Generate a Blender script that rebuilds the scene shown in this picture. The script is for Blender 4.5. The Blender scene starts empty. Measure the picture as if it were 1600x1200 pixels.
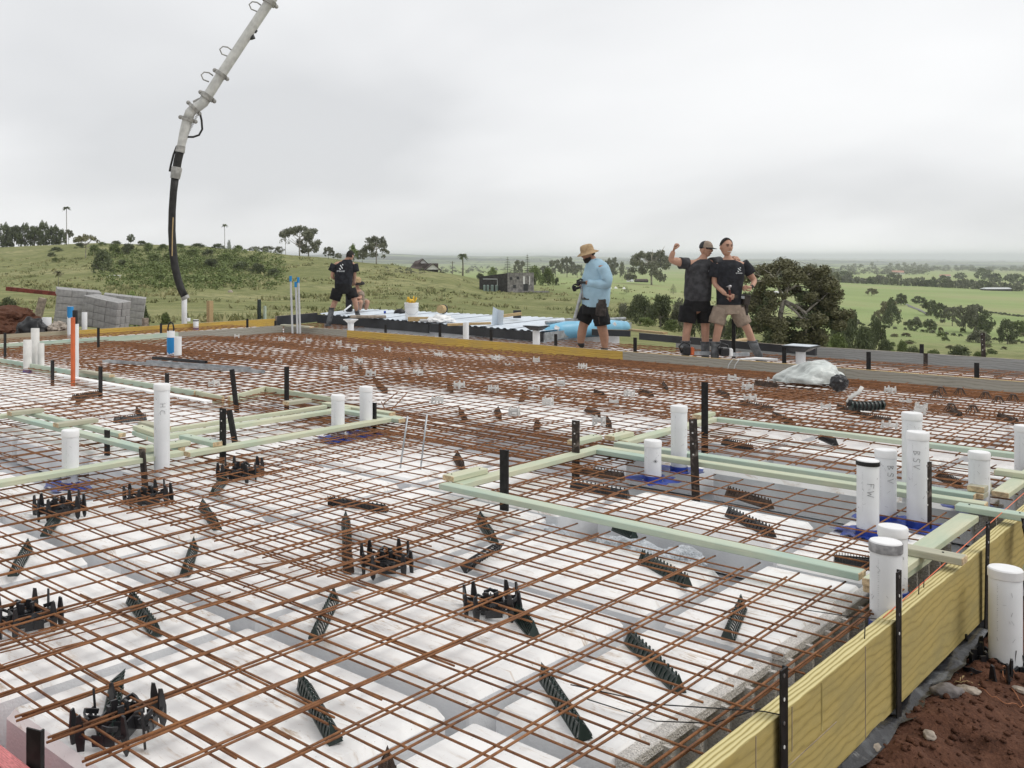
import bpy, bmesh, math, random
import numpy as np
from mathutils import Vector, Matrix, noise as mnoise

rng = random.Random(7)
nrg = np.random.default_rng(11)
R = math.radians
scn = bpy.context.scene
COL = scn.collection

# ------------------------------------------------------------------ camera, world, sun, exposure
FPX, CX, HY, HC = 1540.0, 542.3, 399.6, 1.51
AZ = R(45.3)
cam_d = bpy.data.cameras.new('camera')
cam_d.sensor_width = 36.0
cam_d.lens = FPX / 1600 * 36
cam_d.shift_x = (800 - CX) / 1600
cam_d.shift_y = -(600 - HY) / 1600
cam_d.clip_start = 0.05
cam_d.clip_end = 60000
cam = bpy.data.objects.new('camera', cam_d)
cam.location = (0, 0, HC)
cam.rotation_euler = (R(90), 0, AZ)
COL.objects.link(cam)
scn.camera = cam

SUN_EL, SUN_ROT = R(52), R(60)
world = bpy.data.worlds.new('World')
scn.world = world
world.use_nodes = True
wn, wl = world.node_tree.nodes, world.node_tree.links
wn.clear()
w_out = wn.new('ShaderNodeOutputWorld')
w_bg = wn.new('ShaderNodeBackground')
w_bg.inputs['Strength'].default_value = 0.1
w_sky = wn.new('ShaderNodeTexSky')
w_sky.sky_type = 'NISHITA'
w_sky.sun_disc = False
w_sky.sun_elevation = SUN_EL
w_sky.sun_rotation = SUN_ROT
w_tc = wn.new('ShaderNodeTexCoord')
w_sep = wn.new('ShaderNodeSeparateXYZ')
wl.new(w_tc.outputs['Generated'], w_sep.inputs[0])
w_add = wn.new('ShaderNodeMath'); w_add.operation = 'MAXIMUM'; w_add.inputs[1].default_value = 0.0
wl.new(w_sep.outputs['Z'], w_add.inputs[0])
w_add2 = wn.new('ShaderNodeMath'); w_add2.operation = 'ADD'; w_add2.inputs[1].default_value = 0.30
wl.new(w_add.outputs[0], w_add2.inputs[0])
w_div = wn.new('ShaderNodeVectorMath'); w_div.operation = 'DIVIDE'
w_cmb = wn.new('ShaderNodeCombineXYZ')
for k in range(3):
    wl.new(w_add2.outputs[0], w_cmb.inputs[k])
wl.new(w_tc.outputs['Generated'], w_div.inputs[0])
wl.new(w_cmb.outputs[0], w_div.inputs[1])
w_map = wn.new('ShaderNodeMapping')
w_map.inputs['Location'].default_value = (3.1, 1.7, 0)
w_map.inputs['Rotation'].default_value = (0, 0, AZ)
w_map.inputs['Scale'].default_value = (0.75, 0.9, 0.3)
wl.new(w_div.outputs[0], w_map.inputs[0])
w_n = wn.new('ShaderNodeTexNoise')
w_n.inputs['Scale'].default_value = 0.9
w_n.inputs['Detail'].default_value = 4
w_n.inputs['Roughness'].default_value = 0.42
w_n.inputs['Distortion'].default_value = 0.25
wl.new(w_map.outputs[0], w_n.inputs['Vector'])
w_r = wn.new('ShaderNodeValToRGB')
cr = w_r.color_ramp
cr.elements[0].position = 0.36; cr.elements[0].color = (0.69, 0.70, 0.715, 1)
cr.elements[1].position = 0.62; cr.elements[1].color = (0.95, 0.955, 0.96, 1)
e = cr.elements.new(0.49); e.color = (0.85, 0.857, 0.868, 1)
wl.new(w_n.outputs['Fac'], w_r.inputs[0])
w_mul = wn.new('ShaderNodeVectorMath'); w_mul.operation = 'SCALE'
w_mul.inputs['Scale'].default_value = 10.7
wl.new(w_r.outputs[0], w_mul.inputs[0])
w_mix = wn.new('ShaderNodeMix'); w_mix.data_type = 'RGBA'
w_mix.inputs[0].default_value = 0.96
wl.new(w_sky.outputs[0], w_mix.inputs[6])
wl.new(w_mul.outputs[0], w_mix.inputs[7])
wl.new(w_mix.outputs[2], w_bg.inputs['Color'])
wl.new(w_bg.outputs[0], w_out.inputs['Surface'])

sun_d = bpy.data.lights.new('sun', 'SUN')
sun_d.energy = 1.5
sun_d.angle = R(28)
sun_d.color = (1.0, 0.97, 0.92)
sun = bpy.data.objects.new('sun', sun_d)
sdir = Vector((math.sin(SUN_ROT) * math.cos(SUN_EL), math.cos(SUN_ROT) * math.cos(SUN_EL), math.sin(SUN_EL)))
sun.rotation_euler = (-sdir).to_track_quat('-Z', 'Y').to_euler()
COL.objects.link(sun)

scn.view_settings.view_transform = 'Standard'
scn.view_settings.look = 'None'
scn.view_settings.gamma = 1
scn.view_settings.exposure = 0.0
scn.view_settings.use_curve_mapping = False

# ------------------------------------------------------------------ measuring helpers (photo pixel -> place)
CA, SA = math.cos(AZ), math.sin(AZ)

def FR(F, Rt, z=0.0):
    """point F metres ahead, Rt metres to the right of the viewpoint"""
    return Vector((Rt * CA - F * SA, Rt * SA + F * CA, z))

def W(px, py, z=0.0):
    F = (HC - z) * FPX / (py - HY)
    return FR(F, (px - CX) / FPX * F, z)

def PD(px, py, D):
    return FR(D, (px - CX) / FPX * D, HC - (py - HY) * D / FPX)

# ------------------------------------------------------------------ terrain shape
TCOL = [
 (-900, [(20, 541), (60, 490), (120, 452), (200, 415), (330, 375), (500, 374), (900, 385), (3000, 397), (12000, 399), (30000, 400)]),
 (-300, [(22, 541), (60, 488), (120, 452), (200, 416), (330, 380), (480, 381), (900, 388), (3000, 398), (12000, 400), (30000, 400)]),
 (0,    [(27, 519), (60, 490), (120, 455), (200, 425), (330, 386), (450, 387), (700, 394), (3000, 403), (12000, 402), (30000, 401)]),
 (150,  [(28, 517), (60, 490), (110, 462), (180, 425), (300, 379), (400, 382), (700, 396), (3000, 405), (12000, 402), (30000, 401)]),
 (300,  [(29, 514), (60, 490), (110, 462), (180, 422), (260, 383), (340, 386), (600, 402), (3000, 407), (12000, 401), (30000, 401)]),
 (400,  [(29, 514), (60, 490), (110, 464), (170, 430), (240, 391), (300, 394), (600, 407), (3000, 408), (12000, 400), (30000, 401)]),
 (480,  [(29, 514), (60, 490), (110, 465), (160, 436), (230, 400), (300, 402), (600, 411), (3000, 409), (9000, 398), (14000, 400), (30000, 401)]),
 (600,  [(29, 514), (60, 494), (110, 470), (160, 443), (220, 412), (300, 415), (500, 424), (1200, 420), (4000, 411), (9000, 395), (14000, 399), (30000, 401)]),
 (700,  [(29, 514), (60, 497), (110, 476), (160, 453), (215, 424), (300, 430), (500, 432), (1200, 425), (4000, 412), (9000, 398), (14000, 400), (30000, 401)]),
 (760,  [(28, 516), (60, 500), (110, 481), (160, 463), (205, 450), (240, 437), (320, 437), (500, 434), (1200, 426), (4000, 414), (9000, 400), (14000, 401), (30000, 401)]),
 (850,  [(26, 520), (60, 504), (100, 487), (150, 470), (210, 454), (300, 441), (450, 435), (800, 430), (1500, 424), (4000, 414), (9000, 399), (14000, 400), (30000, 401)]),
 (1000, [(23, 533), (40, 525), (60, 514), (100, 496), (160, 475), (250, 455), (350, 445), (600, 437), (1200, 428), (3000, 417), (9000, 405), (30000, 402)]),
 (1200, [(21, 555), (40, 562), (60, 556), (100, 540), (160, 515), (250, 490), (350, 466), (600, 444), (1000, 432), (2000, 423), (5000, 413), (9000, 406), (30000, 403)]),
 (1400, [(18, 585), (40, 592), (70, 578), (110, 556), (180, 524), (300, 486), (450, 462), (700, 445), (1100, 434), (2000, 424), (5000, 414), (9000, 408), (30000, 404)]),
 (1600, [(17, 590), (40, 596), (70, 582), (110, 562), (180, 530), (300, 494), (450, 468), (700, 449), (1100, 437), (2000, 426), (5000, 415), (9000, 410), (30000, 405)]),
 (2400, [(17, 590), (40, 598), (70, 585), (110, 566), (180, 534), (300, 498), (450, 472), (700, 452), (1100, 439), (2000, 428), (5000, 416), (9000, 411), (30000, 405)]),
]
T_L = np.linspace(math.log(8), math.log(30000), 360)
T_U = np.array([c[0] for c in TCOL], float)
T_Z = []
for u, nodes in TCOL:
    F = np.array([n[0] for n in nodes], float); y = np.array([n[1] for n in nodes], float)
    z = HC - (y - HY) / FPX * F
    Fs = np.concatenate([[8, F[0] * 0.8], F]); zs = np.concatenate([[-0.45, -0.45], z])
    zz = np.interp(T_L, np.log(Fs), zs)
    k = np.exp(-0.5 * (np.arange(-9, 10) / 3.2) ** 2); k /= k.sum()
    zz = np.convolve(np.pad(zz, 9, mode='edge'), k, mode='valid')
    T_Z.append(zz)
T_Z = np.array(T_Z)

def terr(F, u):
    """terrain height at depth F, photo column u"""
    l = min(max((math.log(max(F, 8.01)) - T_L[0]) / (T_L[1] - T_L[0]), 0), len(T_L) - 1.001)
    i = int(l); fl = l - i
    uu = min(max(u, T_U[0]), T_U[-1] - 1e-3)
    j = int(np.searchsorted(T_U, uu, side='right') - 1)
    j = min(max(j, 0), len(T_U) - 2)
    t = (uu - T_U[j]) / (T_U[j + 1] - T_U[j])
    t = t * t * (3 - 2 * t) * 0.6 + t * 0.4
    a = T_Z[j][i] * (1 - fl) + T_Z[j][i + 1] * fl
    b = T_Z[j + 1][i] * (1 - fl) + T_Z[j + 1][i + 1] * fl
    z = a * (1 - t) + b * t
    if F > 34:
        x, yv = F, (u - CX) / FPX * F
        amp = min((F - 34) / 60, 1)
        z += amp * 0.35 * mnoise.noise(Vector((x / 17, yv / 17, 0))) * (1 if F < 1500 else 2)
        if F > 2500:
            z += min((F - 2500) / 3000, 1) * 14 * mnoise.fractal(Vector((x / 2600, yv / 1300, 3.3)), 0.8, 2.0, 4)
    return z

def hit(px, py):
    """first place where the sight line through (px, py) meets the terrain"""
    F = 26.0
    while F < 25000:
        if HC - (py - HY) / FPX * F < terr(F, px):
            return F
        F *= 1.012
    return None

def on_terrain(px, py):
    F = hit(px, py) or 2500.0
    return FR(F, (px - CX) / FPX * F, terr(F, px)), F

# ------------------------------------------------------------------ mesh helpers
class MB:
    def __init__(s):
        s.v = []; s.f = []; s.m = []
    def add(s, vs, fs, mi=0):
        o = len(s.v)
        s.v += [tuple(p) for p in vs]
        s.f += [tuple(i + o for i in f) for f in fs]
        s.m += [mi] * len(fs)
    def box(s, c, d, mat=None, mi=0, b=0.0):
        """box centre c, full size d; b = bevel"""
        hx, hy, hz = d[0] / 2, d[1] / 2, d[2] / 2
        if b <= 0:
            vs = [(x, y, z) for z in (-hz, hz) for y in (-hy, hy) for x in (-hx, hx)]
            fs = [(0, 2, 3, 1), (4, 5, 7, 6), (0, 1, 5, 4), (2, 6, 7, 3), (0, 4, 6, 2), (1, 3, 7, 5)]
        else:
            vs = []
            def ring(z, ins):
                x, y = hx - ins, hy - ins
                bb = b
                return [(-x + bb, -y, z), (x - bb, -y, z), (x, -y + bb, z), (x, y - bb, z), (x - bb, y, z), (-x + bb, y, z), (-x, y - bb, z), (-x, -y + bb, z)]
            rings = [ring(-hz, b), ring(-hz + b, 0), ring(hz - b, 0), ring(hz, b)]
            for r_ in rings: vs += r_
            fs = [tuple(range(7, -1, -1)), tuple(range(24, 32))]
            for k in range(3):
                for i in range(8):
                    j = (i + 1) % 8
                    fs.append((k * 8 + i, k * 8 + j, (k + 1) * 8 + j, (k + 1) * 8 + i))
        if mat is None:
            vs = [(p[0] + c[0], p[1] + c[1], p[2] + c[2]) for p in vs]
        else:
            vs = [tuple(mat @ Vector(p) + Vector(c)) for p in vs]
        s.add(vs, fs, mi)
        return s
    def tube(s, pts, r, n=8, cap=True, mi=0, flat=1.0):
        pts = [Vector(p) for p in pts]
        rs = r if isinstance(r, (list, tuple)) else [r] * len(pts)
        up = Vector((0, 0, 1))
        vs = []
        last = None
        for i, p in enumerate(pts):
            t = (pts[min(i + 1, len(pts) - 1)] - pts[max(i - 1, 0)])
            if t.length < 1e-9: t = Vector((0, 0, 1))
            t.normalize()
            if last is None:
                a = t.cross(up)
                if a.length < 0.1: a = t.cross(Vector((1, 0, 0)))
            else:
                a = last - t * last.dot(t)
            a.normalize(); last = a
            b = t.cross(a)
            for k in range(n):
                th = 2 * math.pi * (k + .5) / n
                vs.append(p + (a * math.cos(th) + b * math.sin(th) * flat) * rs[i])
        fs = []
        for i in range(len(pts) - 1):
            for k in range(n):
                k2 = (k + 1) % n
                fs.append((i * n + k, i * n + k2, (i + 1) * n + k2, (i + 1) * n + k))
        if cap:
            fs.append(tuple(range(n - 1, -1, -1)))
            fs.append(tuple((len(pts) - 1) * n + k for k in range(n)))
        s.add(vs, fs, mi)
        return s
    def lathe(s, prof, n=20, c=(0, 0, 0), mi=0, cap=True):
        vs = []
        for r_, z in prof:
            for k in range(n):
                th = 2 * math.pi * k / n
                vs.append((c[0] + r_ * math.cos(th), c[1] + r_ * math.sin(th), c[2] + z))
        fs = []
        for i in range(len(prof) - 1):
            for k in range(n):
                k2 = (k + 1) % n
                fs.append((i * n + k, i * n + k2, (i + 1) * n + k2, (i + 1) * n + k))
        if cap:
            fs.append(tuple(range(n - 1, -1, -1)))
            fs.append(tuple((len(prof) - 1) * n + k for k in range(n)))
        s.add(vs, fs, mi)
        return s
    def ball(s, c, r, n=10, m=7, mi=0):
        rx, ry, rz = r if isinstance(r, (list, tuple)) else (r, r, r)
        vs = []; fs = []
        for i in range(m + 1):
            ph = math.pi * i / m
            for k in range(n):
                th = 2 * math.pi * k / n
                vs.append((c[0] + rx * math.sin(ph) * math.cos(th), c[1] + ry * math.sin(ph) * math.sin(th), c[2] + rz * math.cos(ph)))
        for i in range(m):
            for k in range(n):
                k2 = (k + 1) % n
                fs.append((i * n + k, (i + 1) * n + k, (i + 1) * n + k2, i * n + k2))
        s.add(vs, fs, mi)
        return s
    def prism(s, poly, z0, z1, mi=0):
        n = len(poly)
        vs = [(p[0], p[1], z0) for p in poly] + [(p[0], p[1], z1) for p in poly]
        fs = [tuple(range(n - 1, -1, -1)), tuple(range(n, 2 * n))] + [(i, (i + 1) % n, n + (i + 1) % n, n + i) for i in range(n)]
        s.add(vs, fs, mi)
        return s
    def mesh(s, name, mats, smooth=False):
        me = bpy.data.meshes.new(name)
        me.from_pydata(s.v, [], s.f)
        if not isinstance(mats, (list, tuple)): mats = [mats]
        for m in mats: me.materials.append(m)
        if len(mats) > 1: me.polygons.foreach_set('material_index', s.m)
        if smooth:
            me.polygons.foreach_set('use_smooth', [True] * len(me.polygons))
            if smooth != 'all':
                try: me.set_sharp_from_angle(angle=R(38))
                except Exception: pass
        me.update()
        return me

def link(name, data, parent=None, loc=(0, 0, 0), rot=None, scale=None):
    o = bpy.data.objects.new(name, data)
    COL.objects.link(o)
    if parent is not None: o.parent = parent
    o.location = loc
    if rot is not None: o.rotation_euler = rot
    if scale is not None: o.scale = scale
    return o

def tag(o, label=None, cat=None, group=None, kind=None):
    if label: o['label'] = label
    if cat: o['category'] = cat
    if group: o['group'] = group
    if kind: o['kind'] = kind
    return o

def thing(name, label, cat, loc=(0, 0, 0), rz=0.0, group=None, rot=None):
    o = link(name, None, None, loc, rot if rot is not None else (0, 0, rz))
    o.empty_display_size = 0.1
    return tag(o, label, cat, group)

def basis(x, y=None):
    """rotation matrix whose X axis is x"""
    x = Vector(x).normalized()
    z = Vector((0, 0, 1)) if y is None else x.cross(Vector(y)).normalized()
    if abs(x.dot(z)) > .99: z = Vector((0, 1, 0))
    y = z.cross(x).normalized(); z = x.cross(y)
    return Matrix((x, y, z)).transposed()

# ------------------------------------------------------------------ materials
def mat(name, col, rough=0.7, metal=0.0, var=0.0, vscale=8.0, vcol=None, bump=0.0, bscale=60.0, detail=4, coords='Object', trans=0.0, spec=0.4, stretch=None, thr=(0.4, 0.62)):
    m = bpy.data.materials.new(name)
    m.use_nodes = True
    n, l = m.node_tree.nodes, m.node_tree.links
    b = n['Principled BSDF']
    b.inputs['Base Color'].default_value = (*col, 1)
    b.inputs['Roughness'].default_value = rough
    b.inputs['Metallic'].default_value = metal
    b.inputs['Specular IOR Level'].default_value = spec
    if trans: b.inputs['Transmission Weight'].default_value = trans
    tc = n.new('ShaderNodeTexCoord')
    src = tc.outputs[coords]
    if stretch:
        mp = n.new('ShaderNodeMapping'); mp.inputs['Scale'].default_value = stretch
        l.new(src, mp.inputs[0]); src = mp.outputs[0]
    if var > 0 or vcol:
        t = n.new('ShaderNodeTexNoise'); t.inputs['Scale'].default_value = vscale; t.inputs['Detail'].default_value = detail
        l.new(src, t.inputs['Vector'])
        r = n.new('ShaderNodeValToRGB')
        r.color_ramp.elements[0].position = thr[0]; r.color_ramp.elements[1].position = thr[1]
        c2 = vcol or tuple(min(1, c * (1 + var)) for c in col)
        c1 = col if vcol else tuple(c * (1 - var) for c in col)
        r.color_ramp.elements[0].color = (*c1, 1); r.color_ramp.elements[1].color = (*c2, 1)
        l.new(t.outputs['Fac'], r.inputs[0]); l.new(r.outputs[0], b.inputs['Base Color'])
    if bump > 0:
        t2 = n.new('ShaderNodeTexNoise'); t2.inputs['Scale'].default_value = bscale; t2.inputs['Detail'].default_value = 5
        l.new(src, t2.inputs['Vector'])
        bp = n.new('ShaderNodeBump'); bp.inputs['Strength'].default_value = bump; bp.inputs['Distance'].default_value = 0.02
        l.new(t2.outputs['Fac'], bp.inputs['Height']); l.new(bp.outputs[0], b.inputs['Normal'])
    return m

def ramp2(n, l, fac, stops):
    r = n.new('ShaderNodeValToRGB')
    els = r.color_ramp.elements
    els[0].position = stops[0][0]; els[0].color = (*stops[0][1], 1)
    els[1].position = stops[-1][0]; els[1].color = (*stops[-1][1], 1)
    for p, c in stops[1:-1]:
        e_ = els.new(p); e_.color = (*c, 1)
    l.new(fac, r.inputs[0])
    return r.outputs[0]

def noise_n(n, l, vec, scale, detail=4, rough=0.5, dist=0.0):
    t = n.new('ShaderNodeTexNoise')
    t.inputs['Scale'].default_value = scale; t.inputs['Detail'].default_value = detail
    t.inputs['Roughness'].default_value = rough; t.inputs['Distortion'].default_value = dist
    l.new(vec, t.inputs['Vector'])
    return t.outputs['Fac']

def mixc(n, l, fac, a, b, mode='MIX'):
    m = n.new('ShaderNodeMix'); m.data_type = 'RGBA'; m.blend_type = mode
    for s_, v in ((m.inputs[0], fac), (m.inputs[6], a), (m.inputs[7], b)):
        if hasattr(v, 'is_linked') or hasattr(v, 'links'): l.new(v, s_)
        elif isinstance(v, tuple): s_.default_value = (*v, 1)
        else: s_.default_value = v
    return m.outputs[2]

def new_mat(name, rough=0.7):
    m = bpy.data.materials.new(name); m.use_nodes = True
    n, l = m.node_tree.nodes, m.node_tree.links
    b = n['Principled BSDF']; b.inputs['Roughness'].default_value = rough
    return m, n, l, b

def mapped(n, l, src, scale=(1, 1, 1), loc=(0, 0, 0)):
    mp = n.new('ShaderNodeMapping'); mp.inputs['Scale'].default_value = scale; mp.inputs['Location'].default_value = loc
    l.new(src, mp.inputs[0]); return mp.outputs[0]

def add_bump(n, l, b, h, strength=0.4, dist=0.01):
    bp = n.new('ShaderNodeBump'); bp.inputs['Strength'].default_value = strength; bp.inputs['Distance'].default_value = dist
    l.new(h, bp.inputs['Height']); l.new(bp.outputs[0], b.inputs['Normal'])

M = {}
# expanded foam: white with tan boot-print smears and grit
m, n, l, b = new_mat('white_foam', 0.85)
tc = n.new('ShaderNodeTexCoord'); geo = n.new('ShaderNodeNewGeometry')
P_ = geo.outputs['Position']
f1 = noise_n(n, l, mapped(n, l, P_, (1.0, 2.2, 1)), 1.7, 5, 0.62)
st = noise_n(n, l, mapped(n, l, P_, (1.4, 5, 1)), 5.5, 7, 0.7, 0.6)
c1 = ramp2(n, l, f1, [(0.38, (0.89, 0.888, 0.88)), (0.66, (0.87, 0.86, 0.845))])
mulm = n.new('ShaderNodeMath'); mulm.operation = 'MULTIPLY'
l.new(ramp2(n, l, f1, [(0.42, (0.05, 0.05, 0.05)), (0.60, (0.9, 0.9, 0.9))]), mulm.inputs[0])
l.new(ramp2(n, l, st, [(0.53, (0, 0, 0)), (0.66, (1, 1, 1))]), mulm.inputs[1])
c2 = mixc(n, l, mulm.outputs[0], c1, (0.46, 0.34, 0.23))
gr = noise_n(n, l, P_, 70, 2, 0.5)
c3 = mixc(n, l, ramp2(n, l, gr, [(0.70, (0, 0, 0)), (0.76, (0.45, 0.45, 0.45))]), c2, (0.32, 0.2, 0.12))
l.new(c3, b.inputs['Base Color'])
vor = n.new('ShaderNodeTexVoronoi'); vor.inputs['Scale'].default_value = 170; l.new(P_, vor.inputs['Vector'])
add_bump(n, l, b, vor.outputs['Distance'], 0.12, 0.002)
M['foam'] = m
M['foam_side'] = mat('foam_side', (0.74, 0.75, 0.765), 0.9, var=0.06, vscale=5, bump=0.2, bscale=90)  # same white foam; shade of the pod sides is put into this greyer colour
M['foam_cut'] = mat('cut_foam', (0.72, 0.69, 0.65), 0.95, var=0.16, vscale=110, bump=0.8, bscale=140)
M['foam_broken'] = mat('broken_foam', (0.62, 0.66, 0.70), 0.95, var=0.2, vscale=30, bump=1.0, bscale=90)

# rusty reinforcing bar
m, n, l, b = new_mat('rusty_steel', 0.85)
geo = n.new('ShaderNodeNewGeometry')
oi = n.new('ShaderNodeObjectInfo')
f1 = noise_n(n, l, geo.outputs['Position'], 14, 5, 0.7)
c1 = ramp2(n, l, f1, [(0.3, (0.08, 0.032, 0.014)), (0.5, (0.21, 0.085, 0.030)), (0.7, (0.36, 0.16, 0.058))])
c2 = mixc(n, l, 0.35, c1, ramp2(n, l, oi.outputs['Random'], [(0.0, (0.10, 0.045, 0.024)), (1.0, (0.28, 0.125, 0.052))]))
l.new(c2, b.inputs['Base Color'])
wv = n.new('ShaderNodeTexNoise'); wv.inputs['Scale'].default_value = 160
l.new(geo.outputs['Position'], wv.inputs['Vector'])
add_bump(n, l, b, wv.outputs['Fac'], 0.6, 0.003)
M['rust'] = m

# treated pine, pale green
def pine(name, a, bcol, green, seed):
    m, n, l, b = new_mat(name, 0.75)
    tc = n.new('ShaderNodeTexCoord'); oi = n.new('ShaderNodeObjectInfo')
    ad = n.new('ShaderNodeVectorMath'); ad.operation = 'ADD'
    l.new(tc.outputs['Object'], ad.inputs[0])
    sc = n.new('ShaderNodeVectorMath'); sc.operation = 'SCALE'; sc.inputs['Scale'].default_value = 9.0
    l.new(oi.outputs['Location'], sc.inputs[0]); l.new(sc.outputs[0], ad.inputs[1])
    g = noise_n(n, l, mapped(n, l, ad.outputs[0], (1.3, 22, 22), (seed, 0, 0)), 2.6, 5, 0.6, 0.8)
    big = noise_n(n, l, mapped(n, l, ad.outputs[0], (1, 3, 3)), 1.6, 4, 0.6)
    c = ramp2(n, l, g, [(0.3, a), (0.55, tuple((x + y) / 2 for x, y in zip(a, bcol))), (0.72, bcol)])
    c = mixc(n, l, ramp2(n, l, big, [(0.42, (0, 0, 0)), (0.66, (0.75, 0.75, 0.75))]), c, green)
    kn = n.new('ShaderNodeTexVoronoi'); kn.inputs['Scale'].default_value = 3.2
    l.new(mapped(n, l, ad.outputs[0], (0.5, 2, 2)), kn.inputs['Vector'])
    c = mixc(n, l, ramp2(n, l, kn.outputs['Distance'], [(0.03, (0.8, 0.8, 0.8)), (0.07, (0, 0, 0))]), c, (0.16, 0.10, 0.04))
    l.new(c, b.inputs['Base Color'])
    add_bump(n, l, b, g, 0.3, 0.002)
    return m
M['pine'] = pine('treated_pine', (0.50, 0.51, 0.36), (0.63, 0.62, 0.46), (0.40, 0.49, 0.37), 0.0)
M['pine_blue'] = pine('blue_green_pine', (0.43, 0.50, 0.40), (0.56, 0.60, 0.46), (0.33, 0.47, 0.41), 3.0)
M['pine_old'] = pine('weathered_pine', (0.36, 0.36, 0.27), (0.50, 0.47, 0.36), (0.42, 0.40, 0.30), 6.0)
M['end'] = mat('pine_end_grain', (0.55, 0.42, 0.26), 0.8, var=0.25, vscale=40, bump=0.4, bscale=120)

# laminated form board: plywood-like grain with dark knots
def lvl(name, base, light, dark, dirt):
    m, n, l, b = new_mat(name, 0.7)
    tc = n.new('ShaderNodeTexCoord'); O = tc.outputs['Object']
    w = n.new('ShaderNodeTexWave'); w.wave_type = 'BANDS'; w.bands_direction = 'Z'
    w.inputs['Scale'].default_value = 2.6; w.inputs['Distortion'].default_value = 12; w.inputs['Detail'].default_value = 4
    w.inputs['Detail Scale'].default_value = 0.7; w.inputs['Detail Roughness'].default_value = 0.5
    l.new(mapped(n, l, O, (1.1, 3, 3.4)), w.inputs['Vector'])
    c = ramp2(n, l, w.outputs['Fac'], [(0.0, dark), (0.13, base), (0.8, light)])
    big = noise_n(n, l, mapped(n, l, O, (1.2, 1, 2.6)), 2.2, 5, 0.65)
    c = mixc(n, l, ramp2(n, l, big, [(0.40, (0, 0, 0)), (0.70, (0.85, 0.85, 0.85))]), c, dirt)
    fine = noise_n(n, l, mapped(n, l, O, (6, 30, 60)), 3.0, 4, 0.6)
    c = mixc(n, l, 0.30, c, ramp2(n, l, fine, [(0.3, dark), (0.7, light)]))
    l.new(c, b.inputs['Base Color'])
    add_bump(n, l, b, fine, 0.35, 0.002)
    return m
M['lvl'] = lvl('yellow_form_ply', (0.45, 0.345, 0.105), (0.52, 0.405, 0.145), (0.31, 0.235, 0.075), (0.31, 0.265, 0.12))
M['lvl_orange'] = lvl('orange_form_ply', (0.52, 0.33, 0.05), (0.60, 0.40, 0.08), (0.36, 0.21, 0.03), (0.40, 0.28, 0.10))
M['lvl_grey'] = lvl('cement_smeared_board', (0.30, 0.28, 0.23), (0.37, 0.35, 0.30), (0.21, 0.19, 0.15), (0.33, 0.31, 0.27))
M['lvl_conc'] = lvl('grey_board', (0.29, 0.29, 0.28), (0.36, 0.36, 0.35), (0.22, 0.22, 0.21), (0.26, 0.255, 0.24))
M['lvl_old'] = lvl('tan_board', (0.36, 0.30, 0.20), (0.44, 0.38, 0.27), (0.25, 0.2, 0.12), (0.30, 0.28, 0.22))
# laminated top edge
m, n, l, b = new_mat('veneer_edge', 0.75)
tc = n.new('ShaderNodeTexCoord')
w = n.new('ShaderNodeTexWave'); w.wave_type = 'BANDS'; w.bands_direction = 'Y'; w.inputs['Scale'].default_value = 20
w.inputs['Distortion'].default_value = 3.5; w.inputs['Detail'].default_value = 3
l.new(mapped(n, l, tc.outputs['Object'], (0.25, 1, 0.3)), w.inputs['Vector'])
l.new(ramp2(n, l, w.outputs['Fac'], [(0.05, (0.30, 0.24, 0.08)), (0.25, (0.50, 0.42, 0.17)), (0.9, (0.62, 0.54, 0.27))]), b.inputs['Base Color'])
add_bump(n, l, b, w.outputs['Fac'], 0.5, 0.003)
M['lvl_edge'] = m
M['pink'] = mat('pink_edge_paint', (0.60, 0.20, 0.20), 0.7, var=0.25, vscale=18, stretch=(2, 30, 6), bump=0.4, bscale=20)

M['pvc'] = mat('white_pvc', (0.74, 0.75, 0.76), 0.38, var=0.05, vscale=5, bump=0.03, bscale=30)
M['pvc_cap'] = mat('white_pvc_cap', (0.80, 0.80, 0.80), 0.42, var=0.04, vscale=9)
M['pvc_dirty'] = mat('scuffed_pvc', (0.70, 0.69, 0.66), 0.5, var=0.1, vscale=7)
M['grey_tape'] = mat('grey_cement_smear', (0.33, 0.33, 0.34), 0.6, var=0.3, vscale=25)
M['black_band'] = mat('black_rubber_band', (0.012, 0.012, 0.013), 0.45)
M['blue'] = mat('blue_termite_collar', (0.025, 0.055, 0.30), 0.35, var=0.3, vscale=14)
M['blue_film'] = mat('pale_blue_film', (0.30, 0.40, 0.66), 0.3, var=0.35, vscale=20, bump=0.6, bscale=25)
M['blue_paint'] = mat('blue_paint', (0.02, 0.22, 0.50), 0.6)
M['ink'] = mat('marker_ink', (0.02, 0.02, 0.03), 0.6)
M['peg'] = mat('black_steel_peg', (0.014, 0.013, 0.013), 0.55, var=0.4, vscale=25, metal=0.2)
M['peg_brown'] = mat('rusting_steel_peg', (0.030, 0.022, 0.018), 0.7, vcol=(0.16, 0.13, 0.11), vscale=22, thr=(0.52, 0.7))
M['bolt'] = mat('zinc_bolt', (0.55, 0.55, 0.56), 0.35, metal=0.9)
M['plastic_black'] = mat('black_plastic', (0.016, 0.016, 0.018), 0.35, spec=0.5)
M['plastic_green'] = mat('dark_green_plastic', (0.018, 0.032, 0.028), 0.35, spec=0.5)
M['plastic_rusty'] = mat('rust_dusted_plastic', (0.07, 0.045, 0.032), 0.7, var=0.4, vscale=30)
M['plastic_white'] = mat('white_plastic_chair', (0.60, 0.59, 0.57), 0.5)
M['membrane'] = mat('grey_membrane', (0.40, 0.41, 0.43), 0.5, var=0.2, vscale=3, bump=0.5, bscale=7)
M['membrane_black'] = mat('black_sheet_plastic', (0.025, 0.025, 0.028), 0.3, vcol=(0.16, 0.17, 0.18), vscale=6, thr=(0.55, 0.75), bump=0.8, bscale=12)
M['orange_tube'] = mat('orange_plastic_tube', (0.58, 0.13, 0.045), 0.45, var=0.1)
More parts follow.
